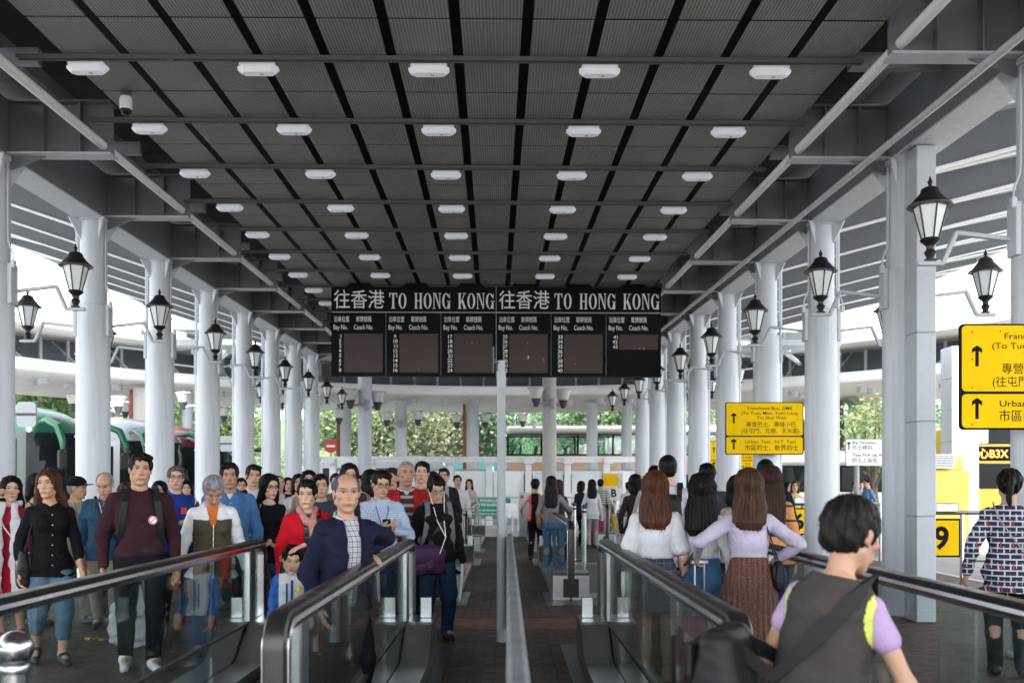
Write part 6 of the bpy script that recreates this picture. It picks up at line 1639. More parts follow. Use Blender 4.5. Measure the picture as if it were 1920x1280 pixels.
def shoulder_bag(T, label, side, cz, col, size=(.30,.26,.10), cross=False, strapw=.014, fy=-.01, fx=None, name='shoulder_bag', mat='leather', scol=None, soft=.003):
    """bag at the hip on one side, its strap on the same or the other shoulder"""
    H = T.H; x = side*((.125 if fx is None else fx))*H; c = V3(x, fy*H, cz*H); o = item(T, name, label, 'bag', c); w_, h_, dp = size
    S = SDF(); A = rotm('Z', R(90)) if abs(fy) < .055 else np.eye(3)
    S.loft(c, A, [(-h_/2,w_*.42,dp*.40,0),(-h_/2+.03,w_*.5,dp*.5,0),(0,w_*.5,dp*.52,0),(h_/2-.03,w_*.44,dp*.36,0),(h_/2,w_*.38,dp*.22,0)], .02, 3.0); S.disp = folds(soft, 3, H); ipart(o, S, 'bag', M[mat], col, .009)
    S = SDF(); S.loft(c+A@V3(0,-dp*.42,h_*.08), A, [(-h_*.25,w_*.42,.015,0),(0,w_*.46,.022,0),(h_*.30,w_*.44,.02,0)], .02, 3.0); ipart(o, S, 'flap', M[mat], tuple(q*.85 for q in col), .009)
    sd = -side if cross else side; hx = .5*w_*.8; pts = []
    if cross:
        ctrl = [c+V3(-side*.02,-.03,h_*.42), T.tp(side*.05,-.085,.08)+V3(0,-.025,0), T.tp(-side*.01,-.088,.17)+V3(0,-.03,0), T.tp(-side*.055,-.065,.26)+V3(0,-.022,.01), T.tp(-side*.068,.012,.302)+V3(0,0,.022), T.tp(-side*.055,.070,.25)+V3(0,.020,0), T.tp(0,.075,.16)+V3(0,.024,0), T.tp(side*.07,.070,.06)+V3(0,.022,0), c+V3(0,.05,h_*.42)]
    else:
        s_ = T.sh[0 if side < 0 else 1]; ctrl = [c+V3(0,-.07,h_*.42), s_+V3(-side*.010*H,-.070,-.03), s_+V3(-side*.025*H,-.035,.050), s_+V3(-side*.025*H,.02,.056), s_+V3(-side*.012*H,.065,-.02), c+V3(0,.07,h_*.42)]
    path = []
    for k, p in enumerate(ctrl):
        t = ctrl[min(k+1, len(ctrl)-1)]-ctrl[max(k-1, 0)]; t = t/np.linalg.norm(t); u = np.cross(t, V3(side,0,0) if not cross else V3(0,1,0)); u = u/(np.linalg.norm(u)+1e-9); path.append((p, u, np.cross(t, u)))
    mb = MB(); mb.sweep(path, [(-strapw,-.004),(strapw,-.004),(strapw,.004),(-strapw,.004)]); ipart(o, mb, 'strap', M[mat], scol or col); return o
def suitcase(x, y, label, col, H=.62, Wd=.40, dp=.26, rz=0, handle=True, tilt=0):
    t = thing('suitcase', label, 'suitcase', (x, y, 0), rz)
    mb = MB(); mb.box((0,0,H/2+.05), (Wd,dp,H), ch=.045); mb.build('shell', M['shoe'], t, color=col)
    mb = MB()
    for k in range(5): mb.box((-Wd*.36+k*Wd*.18,-dp/2-.001,H/2+.05), (.018,.014,H*.82), ch=.005)
    mb.build('ribs', M['shoe'], t, color=tuple(c*.85 for c in col))
    for sx in (-1,1):
        for sy in (-1,1):
            mb = MB(); mb.lathe((sx*Wd*.38, sy*dp*.32, .028), [(.012,-.014),(.027,-.012),(.027,.012),(.012,.014)], 12, M=Matrix.Rotation(R(90),3,'Y')); mb.box((sx*Wd*.38, sy*dp*.32, .052), (.03,.04,.012)); mb.build('wheel', M['rubber'], t)
    if handle:
        mb = MB(); z1 = H+.05+.38
        for sx in (-.035,.035): mb.tube([(sx,dp*.3,H),(sx,dp*.3,z1)], .010, 6)
        mb.box((0,dp*.3,z1), (.13,.03,.035), ch=.008); mb.build('handle', M['inox_dull'], t)
    return t
# ================================================================ the people
TOW, AWY = 'people walking towards us', 'people walking away from us'
BK = (.014,.014,.016); NV = (.016,.018,.042); WH = (.66,.67,.70); DEN = (.07,.13,.24); KH = (.26,.21,.15)
M['bluecloth'] = paint('blue_sleeve_cloth', (.02,.09,.36), .85, var=.12, vscale=8)
JEANS = dict(c=(.045,.085,.17), mat=M['denim']); DARKT = dict(c=(.014,.015,.02)); KHAKI = dict(c=KH)
# ---- left side, coming towards us
T = person(20, 9.2, 897, -12, 'young woman in a long white scarf over a red dress, hand raised to her hair', 'f', hair='long', hlen=.30, tops=[dict(c=(.34,.02,.035), hem=-.06, neck='v', name='dress_top')], legs=dict(kind='skirt', len=.34, c=(.40,.015,.035), flare=.05, pleats=22, amp=.008), arms=((-.075,-.10,.90,-.8,.2,-.6),None), shoes=(.3,.05,.05), group=TOW, skin='l', yaw=8)
S = SDF()      # the scarf hangs down both sides in front
for sx in (-1, 1):
    S.cone(T.tp(sx*.035,-.05,.30), T.tp(sx*.050,-.108,.20), .030, .045, .02, ((0,1,0), .45)); S.cone(T.tp(sx*.050,-.108,.20), T.tp(sx*.062,-.115,-.02), .050, .060, .02, ((0,1,0), .40)); S.cone(T.tp(sx*.062,-.115,-.02), T.tp(sx*.07,-.125,-.20), .06, .07, .02, ((0,1,0), .35))
S.cone(T.tp(-.045,.02,.315), T.tp(.045,.02,.315), .03, .03, .02); S.disp = folds(.004, 2, T.H); v, q = S.skin(.010); mesh_np('scarf', v, q, M['cloth'], T.root, (.62,.61,.63))
shoulder_bag(T, 'small white handbag at the hip of the woman with the white scarf', 1, .50, (.60,.58,.55), (.20,.15,.07), cross=True, strapw=.006, fy=-.07, fx=.07, name='handbag')
person(69, 10.2, 891, 25, 'woman with a dark cap and bare shoulders behind the woman in the black shirt', 'f', hair='bob', tops=[dict(c=(.05,.04,.05), sleeve='none', neck='strap')], legs=DARKT, cap=(.012,.012,.014), yaw=20, skin='l', group=TOW)
T = person(93, 8.06, 884, 6, 'woman in a black buttoned shirt and cropped jeans with long reddish hair blown sideways', 'f', hair='long', hairc='red', hlen=.44, build=1.10, tops=[dict(c=(.011,.011,.013), sleeve='3q', neck='v', collar=1, hem=-.075, flare=.014, buttons=6)], legs=dict(c=(.13,.21,.29), mat=M['denim'], hemz=.155, w=1.08), shoes=(.015,.035,.03), stride=.5, pitch=-3, skin='m', group=TOW, palms=(None,None))
S = SDF(); a = T.hp(.07,.03,-.03); 
for k in range(5): S.cone(a+V3(.012*k,.01*k,-.03*k), a+V3(.07+.022*k,.02+.012*k,-.22-.05*k), .022, .010, .02)
S.disp = lambda x, y, z: .003*np.sin(160*x+30*z); v, q = S.skin(.006); mesh_np('loose_hair', v, q, M['hair'], T.root, HAIRC['red'])
shoulder_bag(T, 'black shoulder bag under the arm of the woman in the black shirt', -1, .50, BK, (.28,.30,.11), fy=.02)
T = person(142, 10.4, 897, 22, 'old man in a black baseball cap and beige jacket pulling a small black suitcase', hair='crop', hairc='grey', cap=(.012,.012,.013), tops=[dict(c=(.46,.42,.34), collar=1, name='shirt'), dict(c=(.34,.31,.25), neck='lapel', ow=.026, hem=-.08, name='jacket', slv=M['cloth'])], legs=KHAKI, yaw=30, pitch=8, stride=.4, skin='m', group=TOW, arms=(None,(.15,-.04,.47)))
suitcase(T.loc[0]+.33, 10.55, 'small black suitcase pulled by the old man in the cap', BK, H=.50, Wd=.36, dp=.24)
T = person(200, 10.0, 887, -8, 'bald old man in a blue quilted jacket over a dark checked shirt, looking down', hair='balding', hairc='grey', build=1.05, tops=[dict(mat=M['plaid_dark'], collar=1, hem=-.0), dict(c=(.03,.08,.14), neck='lapel', ow=.036, hem=-.09, t=.022, fold=.005, name='quilted_jacket', sleeve='long')], legs=KHAKI, pitch=22, stride=.3, skin='m', group=TOW)
shoulder_bag(T, 'black bag of the bald man in the blue quilted jacket, its strap across his chest', 1, .47, (.02,.022,.026), (.24,.20,.09), cross=True)
mb = MB()
for sx in (-1,1): mb.tube([T.hp(sx*.078,-.005,-.01), T.hp(sx*.065,-.06,-.12), T.tp(sx*.02,-.100,.24), T.tp(.01,-.115,.15)], .0035, 5)
mb.tube([T.tp(.01,-.115,.15), T.tp(-.02,-.120,.08), T.tp(-.045,-.10,.02)], .0035, 5); mb.build('earphone_cord', M['plastic_white'], T.root)
T = person(262, 7.78, 853, 4, 'tall man in a maroon buttoned shirt with a round badge, dark trousers and white trainers', tops=[dict(c=(.042,.018,.024), collar=1, buttons=7, hem=.0, t=.016, fold=.0034, dkb=1)], legs=dict(c=(.012,.013,.017), belt=1), shoes=(.62,.62,.63), stride=.25, build=1.06, belly=.006, pitch=-2, skin='t', group=TOW, seed=11)
mb = MB(); c = T.tp(.050,-.094,.165); mb.cyl(c, c+T.Tm@V3(0,-.012,0), .034, n=20); mb.build('badge', M['plastic_white'], T.root)
mb = MB(); c2 = c+V3(0,-.0125,0)
for k in range(20):
    a0, a1 = 2*math.pi*k/20, 2*math.pi*(k+1)/20; mb.add([c2+V3(r*math.cos(a),0,r*math.sin(a)) for r, a in ((.024,a0),(.024,a1),(.033,a1),(.033,a0))], [(0,1,2,3)])
mb.add([c2+V3(*q) for q in ((-.02,-.0005,-.014),(-.014,-.0005,-.02),(.02,-.0005,.014),(.014,-.0005,.02))], [(0,1,2,3)]); M['pink'] = paint('pink_ink', (.55,.10,.22), .5); mb.build('badge_mark', M['pink'], T.root, smooth=False)
backpack(T, 'black backpack on the man in the maroon shirt', BK)
person(236, 11.0, 908, 10, 'brown-haired head behind the shoulder of the man in maroon', 'f', hair='bob', hairc='brown', tops=[dict(c=(.05,.05,.06))], legs=DARKT, group=TOW)
person(300, 12.2, 905, -10, 'dark-haired person almost hidden behind the man in the maroon shirt', 'f', hair='bob', tops=[dict(c=(.10,.05,.05))], legs=DARKT, group=TOW)
T = person(329, 10.6, 877, 14, 'man with glasses in a blue and white jersey, arms folded', hairc='salt', glasses=True, tops=[dict(c=(.02,.05,.26), sleeve='elbow', collar=1, hem=-.08, slv=M['plastic_white'], slvx=.118)], legs=DARKT, arms=((.045,-.125,.655),(-.045,-.115,.64)), skin='l', pitch=-4, group=TOW)
mb = MB(); c = T.tp(.03,-.088,.19); mb.box(c, (.06,.006,.07)); mb.build('emblem', M['brightred'], T.root, smooth=False)
T = person(397, 8.4, 891, 4, 'grey-haired old woman in an olive and white zip jacket over an orange shirt, looking down', 'f', hair='short', hairc='grey', build=1.12, lean=6, pitch=34, tops=[dict(c=(.62,.17,.04), name='shirt', neck='crew'), dict(c=(.085,.075,.045), neck='v', vs=1.7, collar=1, hem=-.09, flare=.02, name='jacket', slv=M['plastic_white'], yoke=.235, t=.018, fold=.003)], legs=dict(c=(.05,.05,.055)), skin='t', arms=((-.19,.02,.47),(.19,.02,.47)), stride=.3, group=TOW)
mb = MB()
for k in range(9): mb.box(T.tp(0,-.103-.002*k*.2,.20-k*.033), (.006,.006,.05*T.H/1.7))
mb.build('zip', M['inox_dull'], T.root)
T = person(430, 9.5, 870, 2, 'man in a bright blue button-down shirt with a white undershirt showing', build=1.08, belly=.008, tops=[dict(c=(.6,.6,.6), name='undershirt'), dict(c=(.075,.17,.37), neck='v', collar=1, hem=.0, fold=.0035, t=.016, buttons=5)], legs=dict(c=(.014,.015,.02), belt=1), stride=.3, skin='d', pitch=2, group=TOW)
mb = MB(); mb.box(T.tp(.045,-.100,.185), (.085,.006,.09), ch=.002); mb.build('pocket', M['cloth'], T.root, color=(.065,.15,.33))
person(474, 11.6, 873, 5, 'man in a navy jacket over a white shirt behind the man in blue', tops=[dict(c=WH, collar=1), dict(c=NV, neck='lapel', ow=.04, name='jacket')], legs=DARKT, skin='m', pitch=5, stride=.2, group=TOW)
person(452, 14.2, 899, 0, 'dark-haired head between the man in blue and the man in the navy jacket', tops=[dict(c=(.1,.1,.12))], legs=DARKT, group=TOW)
T = person(504, 9.8, 892, 12, 'woman with glasses in a black jumper holding her hands together, jeans', 'f', hair='long', hlen=.22, glasses=True, tops=[dict(c=(.010,.010,.012), sleeve='3q', neck='wide', hem=-.09)], legs=JEANS, arms=((.012,-.12,.555),(-.045,-.125,.565)), palms=((.0,.9,.3),(.0,.9,.3)), skin='l', pitch=8, group=TOW)
shoulder_bag(T, 'beige shoulder bag of the woman in the black jumper', -1, .53, (.45,.38,.28), (.26,.24,.10))
person(524, 15.0, 893, 20, 'man in a dark blue and white zip jacket farther back', hair='crop', hairc='salt', tops=[dict(c=WH), dict(c=(.02,.025,.05), neck='lapel', ow=.04, name='jacket')], legs=DARKT, skin='m', group=TOW)
person(560, 13.2, 891, 0, 'woman half hidden behind the woman with black-rimmed glasses', 'f', hair='bob', tops=[dict(c=(.5,.5,.52))], legs=DARKT, group=TOW)
person(577, 12.0, 884, 5, 'woman in black-rimmed glasses with shoulder-length black hair, standing tall behind the red jacket', 'f', hair='long', hlen=.24, glasses=True, tops=[dict(c=(.34,.27,.20), neck='crew')], legs=DARKT, skin='l', yaw=10, group=TOW)
T = person(576, 8.2, 905, 8, 'older woman with curly black hair in a bright red jacket and pink scarf', 'f', hair='short', hairc='black', build=1.12, tops=[dict(c=(.05,.06,.045), mat=M['plaid_dark'], name='blouse'), dict(c=(.52,.010,.022), neck='lapel', ow=.036, collar=1, hem=-.12, flare=.03, name='jacket', t=.022, fold=.0045)], legs=dict(c=(.35,.012,.02)), skin='l', yaw=-12, pitch=6, stride=.2, group=TOW)
S = SDF(); S.cone(T.tp(-.04,.02,.315), T.tp(.04,.02,.315), .03, .03, .02)
for sx in (-1,1): S.cone(T.tp(sx*.045,0,.31), T.tp(sx*.015,-.085,.25), .026, .030, .02)
S.cone(T.tp(.015,-.088,.25), T.tp(.022,-.118,.10), .030, .040, .02, ((0,1,0), .5)); S.cone(T.tp(.022,-.118,.10), T.tp(.024,-.115,.02), .040, .048, .02, ((0,1,0), .45)); S.disp = folds(.003, 4, T.H); v, q = S.skin(.009); mesh_np('scarf', v, q, M['cloth'], T.root, (.55,.27,.23))
shoulder_bag(T, 'black handbag held in front of the woman in the red jacket', -1, .50, BK, (.34,.24,.12), fy=-.10, fx=.055, cross=True)
T = person(545, 7.9, 0, 6, 'small boy in a blue and white jacket and jeans on the left walkway', H=.915, kid=True, hair='short', tops=[dict(c=(.62,.64,.66), collar=1, buttons=5, hem=-.06, name='jacket', slv=M['bluecloth'] if 'bluecloth' in M else M['cloth'], slvx=.098, t=.014)], legs=dict(c=(.12,.19,.34), mat=M['denim'], w=1.25), shoes=(.6,.6,.6), skin='l', pitch=14, group=TOW)
mb = MB(); cx = [(.045,.19,(.55,.4,.05)),(.052,.13,(.5,.06,.05))]
mb.box(T.tp(.052,-.098,.175), (.03,.008,.04), ch=.003); mb.box(T.tp(.05,-.104,.11), (.025,.008,.03), ch=.003); mb.build('patch', M['yellow'], T.root)
mb = MB(); mb.box(T.tp(0,-.106,.12), (.020,.006,.25)); mb.box(T.tp(-.045,-.102,.12), (.014,.006,.2)); mb.build('stripe', M['cloth'], T.root, color=(.02,.08,.30))
T = person(626, 5.9, 892, 26, 'balding man in a navy jacket and checked shirt, one hand on the handrail', hair='balding', hairc='salt', X=-1.0, build=.92, belly=.006, tops=[dict(mat=M['plaid_shirt'], collar=1, hem=-.04, name='shirt', fold=.003), dict(c=(.014,.016,.036), neck='lapel', ow=.036, name='jacket', hem=-.11, collar=1, t=.020, fold=.0036)], legs=DARKT, skin='t', yaw=-22, pitch=3, lean=5, arms=((-.118,-.035,.49),(.098,.045,.684,.8,.5,-.2)), palms=(None,(0,.1,-1,.53,-.81,-.16)), curl=(.5,.42), stride=.2, group=TOW, seed=23)
T = person(668, 8.2, 897, -62, 'woman in black with long black hair, seen from the side, hand on the rail end', 'f', hair='long', hlen=.38, X=-1.32, tops=[dict(c=(.012,.011,.013), hem=-.07)], legs=dict(c=(.016,.016,.02)), skin='l', lean=10, arms=((-.10,-.30,.60),(.11,-.33,.655)), palms=(None,(0,.1,-1)), curl=(.4,.2), group=TOW)
person(655, 10.6, 871, 10, 'long-haired woman looking over the head of the balding man', 'f', hair='long', hlen=.30, hairc='dark', tops=[dict(c=(.08,.04,.05))], legs=DARKT, skin='l', yaw=-15, group=TOW)
person(602, 10.2, 893, 0, 'dark-haired person hidden behind the balding man', tops=[dict(c=(.06,.06,.08))], legs=DARKT, group=TOW)
person(694, 13.0, 882, 30, 'woman in glasses and a beige jacket looking sideways', 'f', hair='bob', glasses=True, tops=[dict(c=(.25,.21,.15), neck='v', collar=1)], legs=DARKT, skin='l', yaw=20, group=TOW)
T = person(713, 9.2, 885, 8, 'man in sunglasses and a pale blue checked shirt looking down at his phone', tops=[dict(mat=M['plaid_blue'], collar=1, hem=.0, t=.016, fold=.0036, buttons=6)], legs=dict(c=(.014,.015,.02), belt=1), glasses=True, skin='m', pitch=14, arms=((-.004,-.165,.672,-.7,.4,-.5),(.055,-.155,.660,.7,.4,-.5)), palms=((.5,.2,.8),(-.5,.2,.8)), curl=(.7,.6), group=TOW)
o = item(T, 'phone', 'black mobile phone held by the man in the pale blue shirt', 'phone', V3(.012,-.185,.700)*T.H); mb = MB(); mb.box(V3(.012,-.195,.700)*T.H, (.075,.012,.14), rot=(R(-50),0,0), ch=.005); ipart(o, mb, 'case', M['rubber']); mb = MB(); mb.box(V3(.012,-.195,.700)*T.H+V3(0,.0052,.0044), (.066,.004,.125), rot=(R(-50),0,0)); ipart(o, mb, 'screen', M['busglass'])
mb = MB(); mb.tube([T.tp(-.04,.0,.305), T.tp(-.03,-.085,.24), T.tp(.004,-.098,.12)], .004, 5); mb.tube([T.tp(.04,.0,.305), T.tp(.035,-.085,.24), T.tp(.004,-.098,.12)], .004, 5); mb.build('lanyard', M['cloth'], T.root, color=(.02,.16,.40))
person(737, 11.2, 880, -10, 'woman with reddish hair raising a hand to her hair beside the man in red', 'f', hair='long', hairc='brown', tops=[dict(c=(.03,.03,.03))], legs=DARKT, arms=((-.02,-.10,.92,-.8,.2,-.6),None), skin='l', group=TOW)
T = person(761, 9.8, 866, 6, 'bald man in a red jacket over a banded dark jumper and white collar', hair='crop', hairc='grey', tops=[dict(c=WH, collar=1), dict(mat=M['stripe_knit'], neck='v', hem=-.03, t=.006, name='jumper'), dict(c=(.40,.025,.022), neck='lapel', ow=.042, collar=1, hem=-.07, t=.022, fold=.004, name='jacket')], legs=DARKT, skin='d', group=TOW, stride=.2, build=1.05)
person(790, 11.6, 867, 4, 'young man with tousled black hair behind the bald man in red', tops=[dict(c=(.35,.35,.36), neck='v')], legs=DARKT, skin='l', group=TOW)
T = person(818, 9.4, 894, 12, 'woman with short black hair in a loose black top, purple bag across her', 'f', hair='short', hairc='black', build=1.16, belly=.016, glasses=True, tops=[dict(c=(.010,.010,.011), hem=-.13, flare=.03, t=.018, neck='crew', fold=.004)], legs=dict(c=(.022,.045,.09), mat=M['denim'], w=1.1), shoes=(.03,.015,.03), skin='m', pitch=22, stride=.35, arms=(None,(.165,-.03,.47)), group=TOW)
shoulder_bag(T, 'large purple bag hanging at the front of the woman in the loose black top', -1, .50, (.060,.018,.070), (.34,.28,.14), cross=True, fy=-.085, fx=.075, strapw=.022, scol=(.03,.012,.035), soft=.006)
backpack(T, 'grey backpack on the woman with the purple bag', (.14,.14,.16))
mb = MB(); mb.tube([T.hp(-.075,-.0,-.01), T.hp(-.05,-.085,-.12), T.tp(-.02,-.118,.20), T.tp(.03,-.135,.10), T.tp(-.01,-.150,.0)], .0045, 5); mb.tube([T.hp(.075,-.0,-.01), T.hp(.06,-.085,-.12), T.tp(.025,-.116,.19), T.tp(.03,-.135,.10)], .0045, 5); mb.build('earphone_cord', M['plastic_white'], T.root)
o = item(T, 'umbrella', 'folded white umbrella in the hand of the woman with the purple bag', 'umbrella', T.wr[1]+V3(0,-.02,-.1)); mb = MB(); a = T.wr[1]+T.hd[1]*.08+T.pn[1]*.03; mb.loft([(a+V3(.0,.02,.10),.010),(a+V3(0,.0,.02),.012),(a+V3(-.01,-.03,-.06),.018),(a+V3(-.05,-.10,-.26),.014),(a+V3(-.055,-.11,-.30),.005)], 8); ipart(o, mb, 'canopy', M['plastic_white'])
T = person(832, 16.0, 879, 8, 'man in a dark jacket over a pale grey shirt far back on the left path', tops=[dict(c=(.42,.45,.50), collar=1), dict(c=(.02,.022,.028), neck='lapel', ow=.044, name='jacket')], legs=DARKT, skin='m', group=TOW, stride=.3)
person(858, 20.0, 892, 5, 'man in a white striped shirt and dark trousers far back on the left path', tops=[dict(mat=M['stripe_white'], collar=1, hem=.0)], legs=DARKT, skin='t', group=TOW, stride=.3)
person(812, 14.0, 886, 0, 'dark-haired person behind the woman with the purple bag', tops=[dict(c=(.05,.05,.06))], legs=DARKT, group=TOW)
for px_, d_, yt_, hd_, sx_, hr_, lab_, c_ in ((630,14.5,890,5,'m','short','dark-haired man far back above the shoulder of the balding man',(.12,.12,.14)),(676,16,893,-10,'f','bob','woman with bobbed hair far back between two heads on the left',(.3,.26,.24)),(742,17,891,5,'m','short','man in grey far back beside the woman touching her hair',(.22,.22,.24)),(880,26,899,0,'f','long','distant woman in a pale top by the far rails on the left',(.5,.48,.46)),(540,17,897,10,'f','bob','short woman far back in the gap left of the red jacket',(.2,.1,.1)),(350,14,903,5,'f','bob','dark-haired woman far back beside the grey-haired woman',(.1,.1,.12))):
    person(px_, d_, yt_, hd_, lab_, sx_, hair=hr_, tops=[dict(c=c_)], legs=DARKT, skin='l', group=TOW)
# ---- right side, walking away
T = person(1004, 19.0, 899, 172, 'girl in a black and red top reaching sideways for the far handrail', 'f', hair='updo', tops=[dict(c=(.015,.014,.016), sleeve='none', neck='vest', slv=M['brightred'], slvx=.045)], legs=DARKT, arms=((.20,.0,.62,.6,.2,-.2) if False else None,(.19,-.12,.56)), skin='m', group=AWY)
T = person(1034, 16.6, 894, 176, 'woman with long dark wavy hair in a grey top and blue jeans, seen from behind', 'f', hair='long', hlen=.40, hairc='dark', tops=[dict(c=(.25,.26,.28), hem=-.02)], legs=dict(c=(.12,.24,.42), mat=M['denim']), arms=((-.20,-.14,.60),(.13,-.04,.50)), group=AWY, stride=.2)
shoulder_bag(T, 'tan shoulder bag of the woman in the grey top', 1, .53, (.30,.17,.08), (.22,.2,.09))
person(1047, 18.4, 901, 170, 'brown-haired woman just beyond the woman in the grey top', 'f', hair='long', hairc='brown', tops=[dict(c=(.05,.05,.06))], legs=DARKT, group=AWY)
person(1089, 24.0, 903, 150, 'girl with bobbed hair in dark navy far down the right path', 'f', hair='bob', tops=[dict(c=(.016,.02,.04))], legs=DARKT, group=AWY)
person(1110, 22.5, 900, 180, 'woman with long dark hair in a loose white shirt far down the right path', 'f', hair='long', tops=[dict(c=WH, hem=-.1, flare=.03)], legs=dict(c=(.3,.3,.32)), group=AWY)
person(1126, 27.0, 899, 175, 'person in a navy and white striped top far off by the notice stand', tops=[dict(mat=M['stripe_navy'])], legs=DARKT, group=AWY)
T = person(1139, 27.6, 901, 178, 'woman in a long beige coat and jeans carrying a white tote, seen from behind', 'f', hair='long', hlen=.34, hairc='brown', tops=[dict(c=(.36,.32,.26), hem=-.20, flare=.04)], legs=dict(c=(.09,.18,.33), mat=M['denim']), group=AWY, stride=.3)
shoulder_bag(T, 'white tote bag of the woman in the beige coat', -1, .52, (.66,.65,.62), (.32,.34,.08))
shoulder_bag(T, 'small black bag of the woman in the beige coat', 1, .50, BK, (.18,.14,.07))
T = person(1192, 14.0, 891, 176, 'woman with bobbed black hair in a dark brown top and red skirt', 'f', hair='bob', tops=[dict(c=(.035,.028,.025), hem=-.06)], legs=dict(c=(.05,.02,.03)), group=AWY)
person(1178, 25.0, 905, 200, 'person in a white top with a backpack far off beside the notice stand', tops=[dict(c=WH)], legs=DARKT, group=AWY)
person(1228, 13.0, 875, 178, 'dark-haired man just showing between the tall man and the woman in the white T-shirt', tops=[dict(c=(.4,.38,.34))], legs=DARKT, group=AWY)
T = person(1251, 9.0, 854, 176, 'tall man in a white shirt with a black backpack, seen from behind', hair='crop', tops=[dict(c=(.60,.62,.67), collar=1, hem=-.01, t=.016, fold=.004)], legs=DARKT, skin='l', group=AWY, stride=.2)
backpack(T, 'black backpack on the tall man in the white shirt', BK, h_=.46, w_=.31)
T = person(1229, 7.0, 889, 178, 'woman in a white T-shirt and dark plaid skirt with long reddish hair, seen from behind', 'f', hair='long', hairc='red', hlen=.27, tops=[dict(c=(.66,.67,.69), sleeve='short', hem=.085, t=.022, fold=.004)], legs=dict(kind='skirt', len=.16, mat=M['plaid_skirt'], waist=.10, flare=.040, amp=.005), skin='l', shoes=(.05,.05,.05), group=AWY, stride=.15)
shoulder_bag(T, 'white tote bag hanging at the left side of the woman in the white T-shirt', 1, .47, (.60,.59,.57), (.30,.34,.07), strapw=.016)
T = person(1317, 7.0, 893, 176, 'girl with straight black hair, white top, blue jeans and a thin back strap', 'f', hair='long', hlen=.30, hairc='black', tops=[dict(c=(.66,.66,.69), hem=.085, t=.014, fold=.003)], legs=dict(c=(.07,.15,.28), mat=M['denim'], waist=.10), skin='l', group=AWY, stride=.2)
shoulder_bag(T, 'small dark crossbody bag of the girl in blue jeans', 1, .52, (.02,.024,.05), (.18,.14,.07), cross=True, strapw=.009)
T = person(1326, 10.5, 871, 180, 'man in a dark grey suit jacket seen from behind between two women', hair='short', tops=[dict(c=(.06,.065,.075), collar=1, hem=-.09, t=.022, name='jacket')], legs=DARKT, skin='m', group=AWY, build=1.06)
person(1308, 12.2, 888, 180, 'short person with thin brown hair beside the man in the grey suit', hair='balding', hairc='brown', tops=[dict(c=(.2,.2,.22))], legs=DARKT, group=AWY)
T = person(1404, 6.6, 884, 186, 'woman in a lilac cardigan and brown pleated skirt holding a suitcase handle', 'f', hair='long', hairc=(.050,.024,.013), hlen=.27, tops=[dict(c=(.50,.46,.58), hem=.085, t=.014, fold=.0028)], legs=dict(kind='skirt', len=.34, mat=M['pleat_brown'], waist=.10, flare=.045, pleats=26, amp=.006), arms=((-.115,-.10,.60,-.9,.25,.2),(.215,-.06,.625,.6,.6,-.2)), skin='l', group=AWY, yaw=-8)
shoulder_bag(T, 'black shoulder bag worn by the woman in the lilac cardigan', -1, .55, BK, (.24,.20,.09), strapw=.012)
h_ = wpos(T, T.wr[1]+T.hd[1]*.085+T.pn[1]*.02)
suitcase(h_.x+.01, h_.y-.075, 'dusky pink suitcase with a long silver handle held by the woman in lilac', (.20,.03,.08), H=h_.z-.43, rz=R(8))
T = person(1446, 8.6, 877, 184, 'woman in an orange and brown banded top with very long brown hair', 'f', hair='long', hairc=(.032,.016,.011), hlen=.46, tops=[dict(mat=M['stripe_orange'], hem=-.06, flare=.02)], legs=JEANS, skin='l', group=AWY)
person(1437, 9.6, 862, 178, 'man in a dark navy suit jacket seen from behind at the edge of the walkway', hair='crop', tops=[dict(c=(.016,.019,.032), collar=1, hem=-.1, t=.022, name='jacket')], legs=DARKT, skin='d', group=AWY)
person(1385, 9.0, 895, 150, 'woman with dark hair half hidden by the brown-haired woman in lilac', 'f', hair='bob', tops=[dict(c=(.5,.45,.42))], legs=DARKT, skin='l', group=AWY)
# ---- right background
person(1490, 21.0, 903, 10, 'woman in a pale yellow blouse with curly brown hair behind the gate 6', 'f', hair='bob', hairc='brown', tops=[dict(c=(.62,.58,.25))], legs=DARKT, skin='l', group='people waiting in the background')
person(1477, 22.0, 904, 60, 'woman with curly dark hair next to the woman in the yellow blouse', 'f', hair='bob', hairc='dark', tops=[dict(c=(.35,.42,.52))], legs=DARKT, skin='l', group='people waiting in the background')
for px_, d_, yt, hd_, lab_, c_ in ((1604,28,903,60,'man in grey facing right in the far group of three',(.3,.33,.38)),(1614,29,903,20,'person between the two men in the far group of three',(.3,.3,.33)),(1627,28,898,-60,'man in a light blue jacket facing left in the far group of three',(.12,.24,.42))):
    person(px_, d_, yt, hd_, lab_, tops=[dict(c=c_)], legs=DARKT, skin='l', group='people waiting in the background')
T = person(1891, 7.5, 884, 186, 'woman with a ponytail in a navy top with a white and red maze pattern', 'f', hair='pony', tops=[dict(mat=M['maze'], hem=-.12, flare=.04, t=.022, fold=.003)], legs=dict(c=(.016,.018,.022)), skin='m', group=AWY, yaw=8, stride=.4, build=1.06, arms=((-.15,-.02,.50),(.185,.01,.50)))
shoulder_bag(T, 'dark bag on a thin chain worn by the woman in the maze-patterned top', -1, .49, (.05,.012,.02), (.24,.18,.09), cross=True, strapw=.004, scol=(.4,.4,.4))
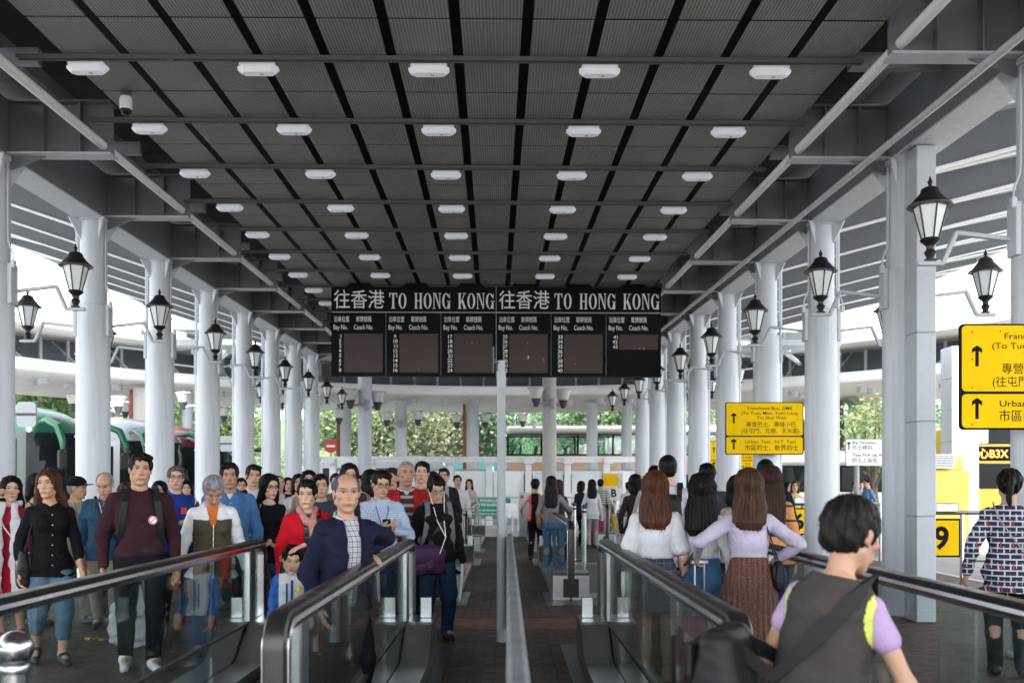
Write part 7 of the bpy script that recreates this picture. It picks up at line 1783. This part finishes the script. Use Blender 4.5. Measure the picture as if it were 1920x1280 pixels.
# ---- the nearest figure
M['hivis'] = paint('yellow_green_trim', (.52,.60,.10), .6, var=.06)
T = person(1608, 3.02, 920, 168, 'nearest person, seen from behind in a grey-brown vest edged yellow-green over a lilac T-shirt', 'f', hair='short', hairc='dark', H=1.455, X=.955, build=.98, lean=15, side=-8, twist=-8, pitch=18, yaw=-26, roll=-3, tops=[dict(c=(.46,.33,.55), sleeve='short', slen=.40, hem=-.06, t=.016, fold=.003), dict(c=(.058,.052,.048), sleeve='none', neck='vest', hem=-.11, t=.022, fold=.0028, name='vest', edge=M['hivis'], edgew=.026)], legs=dict(c=(.02,.02,.024)), skin='t', group=AWY, arms=((-.24,-.10,.43,-.5,.6,.2),(.17,-.12,.50)), seed=4)
shoulder_bag(T, 'large black bag slung at the left hip of the nearest person', 1, .60, (.012,.012,.013), (.36,.34,.18), cross=True, strapw=.024, fy=.03, fx=.175)
# luggage trolley load behind the man in maroon, leaf on the ground
p = W(215, 1215, 9.2)
t = thing('luggage_bag', 'large grey bag in clear plastic standing behind the legs of the man in maroon', 'bag', (-3.45, 9.0, 0))
S = SDF(); S.loft(V3(0,0,.27), np.eye(3), [(-.26,.20,.15,0),(-.2,.24,.18,0),(.1,.23,.17,0),(.24,.16,.11,0),(.28,.08,.06,0)], .02, 3); S.disp = folds(.008, 6, 1.7); v, q = S.skin(.014); mesh_np('bag', v, q, M['leather'], t, (.42,.42,.44))
mb = MB(); mb.tube([(-.1,0,.52),(-.06,0,.62),(.06,0,.62),(.1,0,.52)], .012, 6); mb.build('handle', M['leather'], t, color=BK)
t = thing('litter', 'crumpled yellow scrap lying on the pavement behind the left glass balustrade', 'litter', (-3.95, 9.2, .0))
mb = MB(); rs = random.Random(2)
for k in range(5): x = -.09+k*.045; mb.add([(x,-.04+rs.uniform(-.02,.02),.012+rs.random()*.02),(x+.05,-.03+rs.uniform(-.02,.02),.012+rs.random()*.03),(x+.05,.03,.01+rs.random()*.03),(x,.03,.012+rs.random()*.03)], [(0,1,2,3)])
mb.build('scrap', M['yellow'], t, smooth=False)
suitcase(W(1118,0,23.8).x, 23.8, 'bright pink suitcase standing behind the distant glass balustrade', (.45,.03,.16), H=.55, Wd=.36)
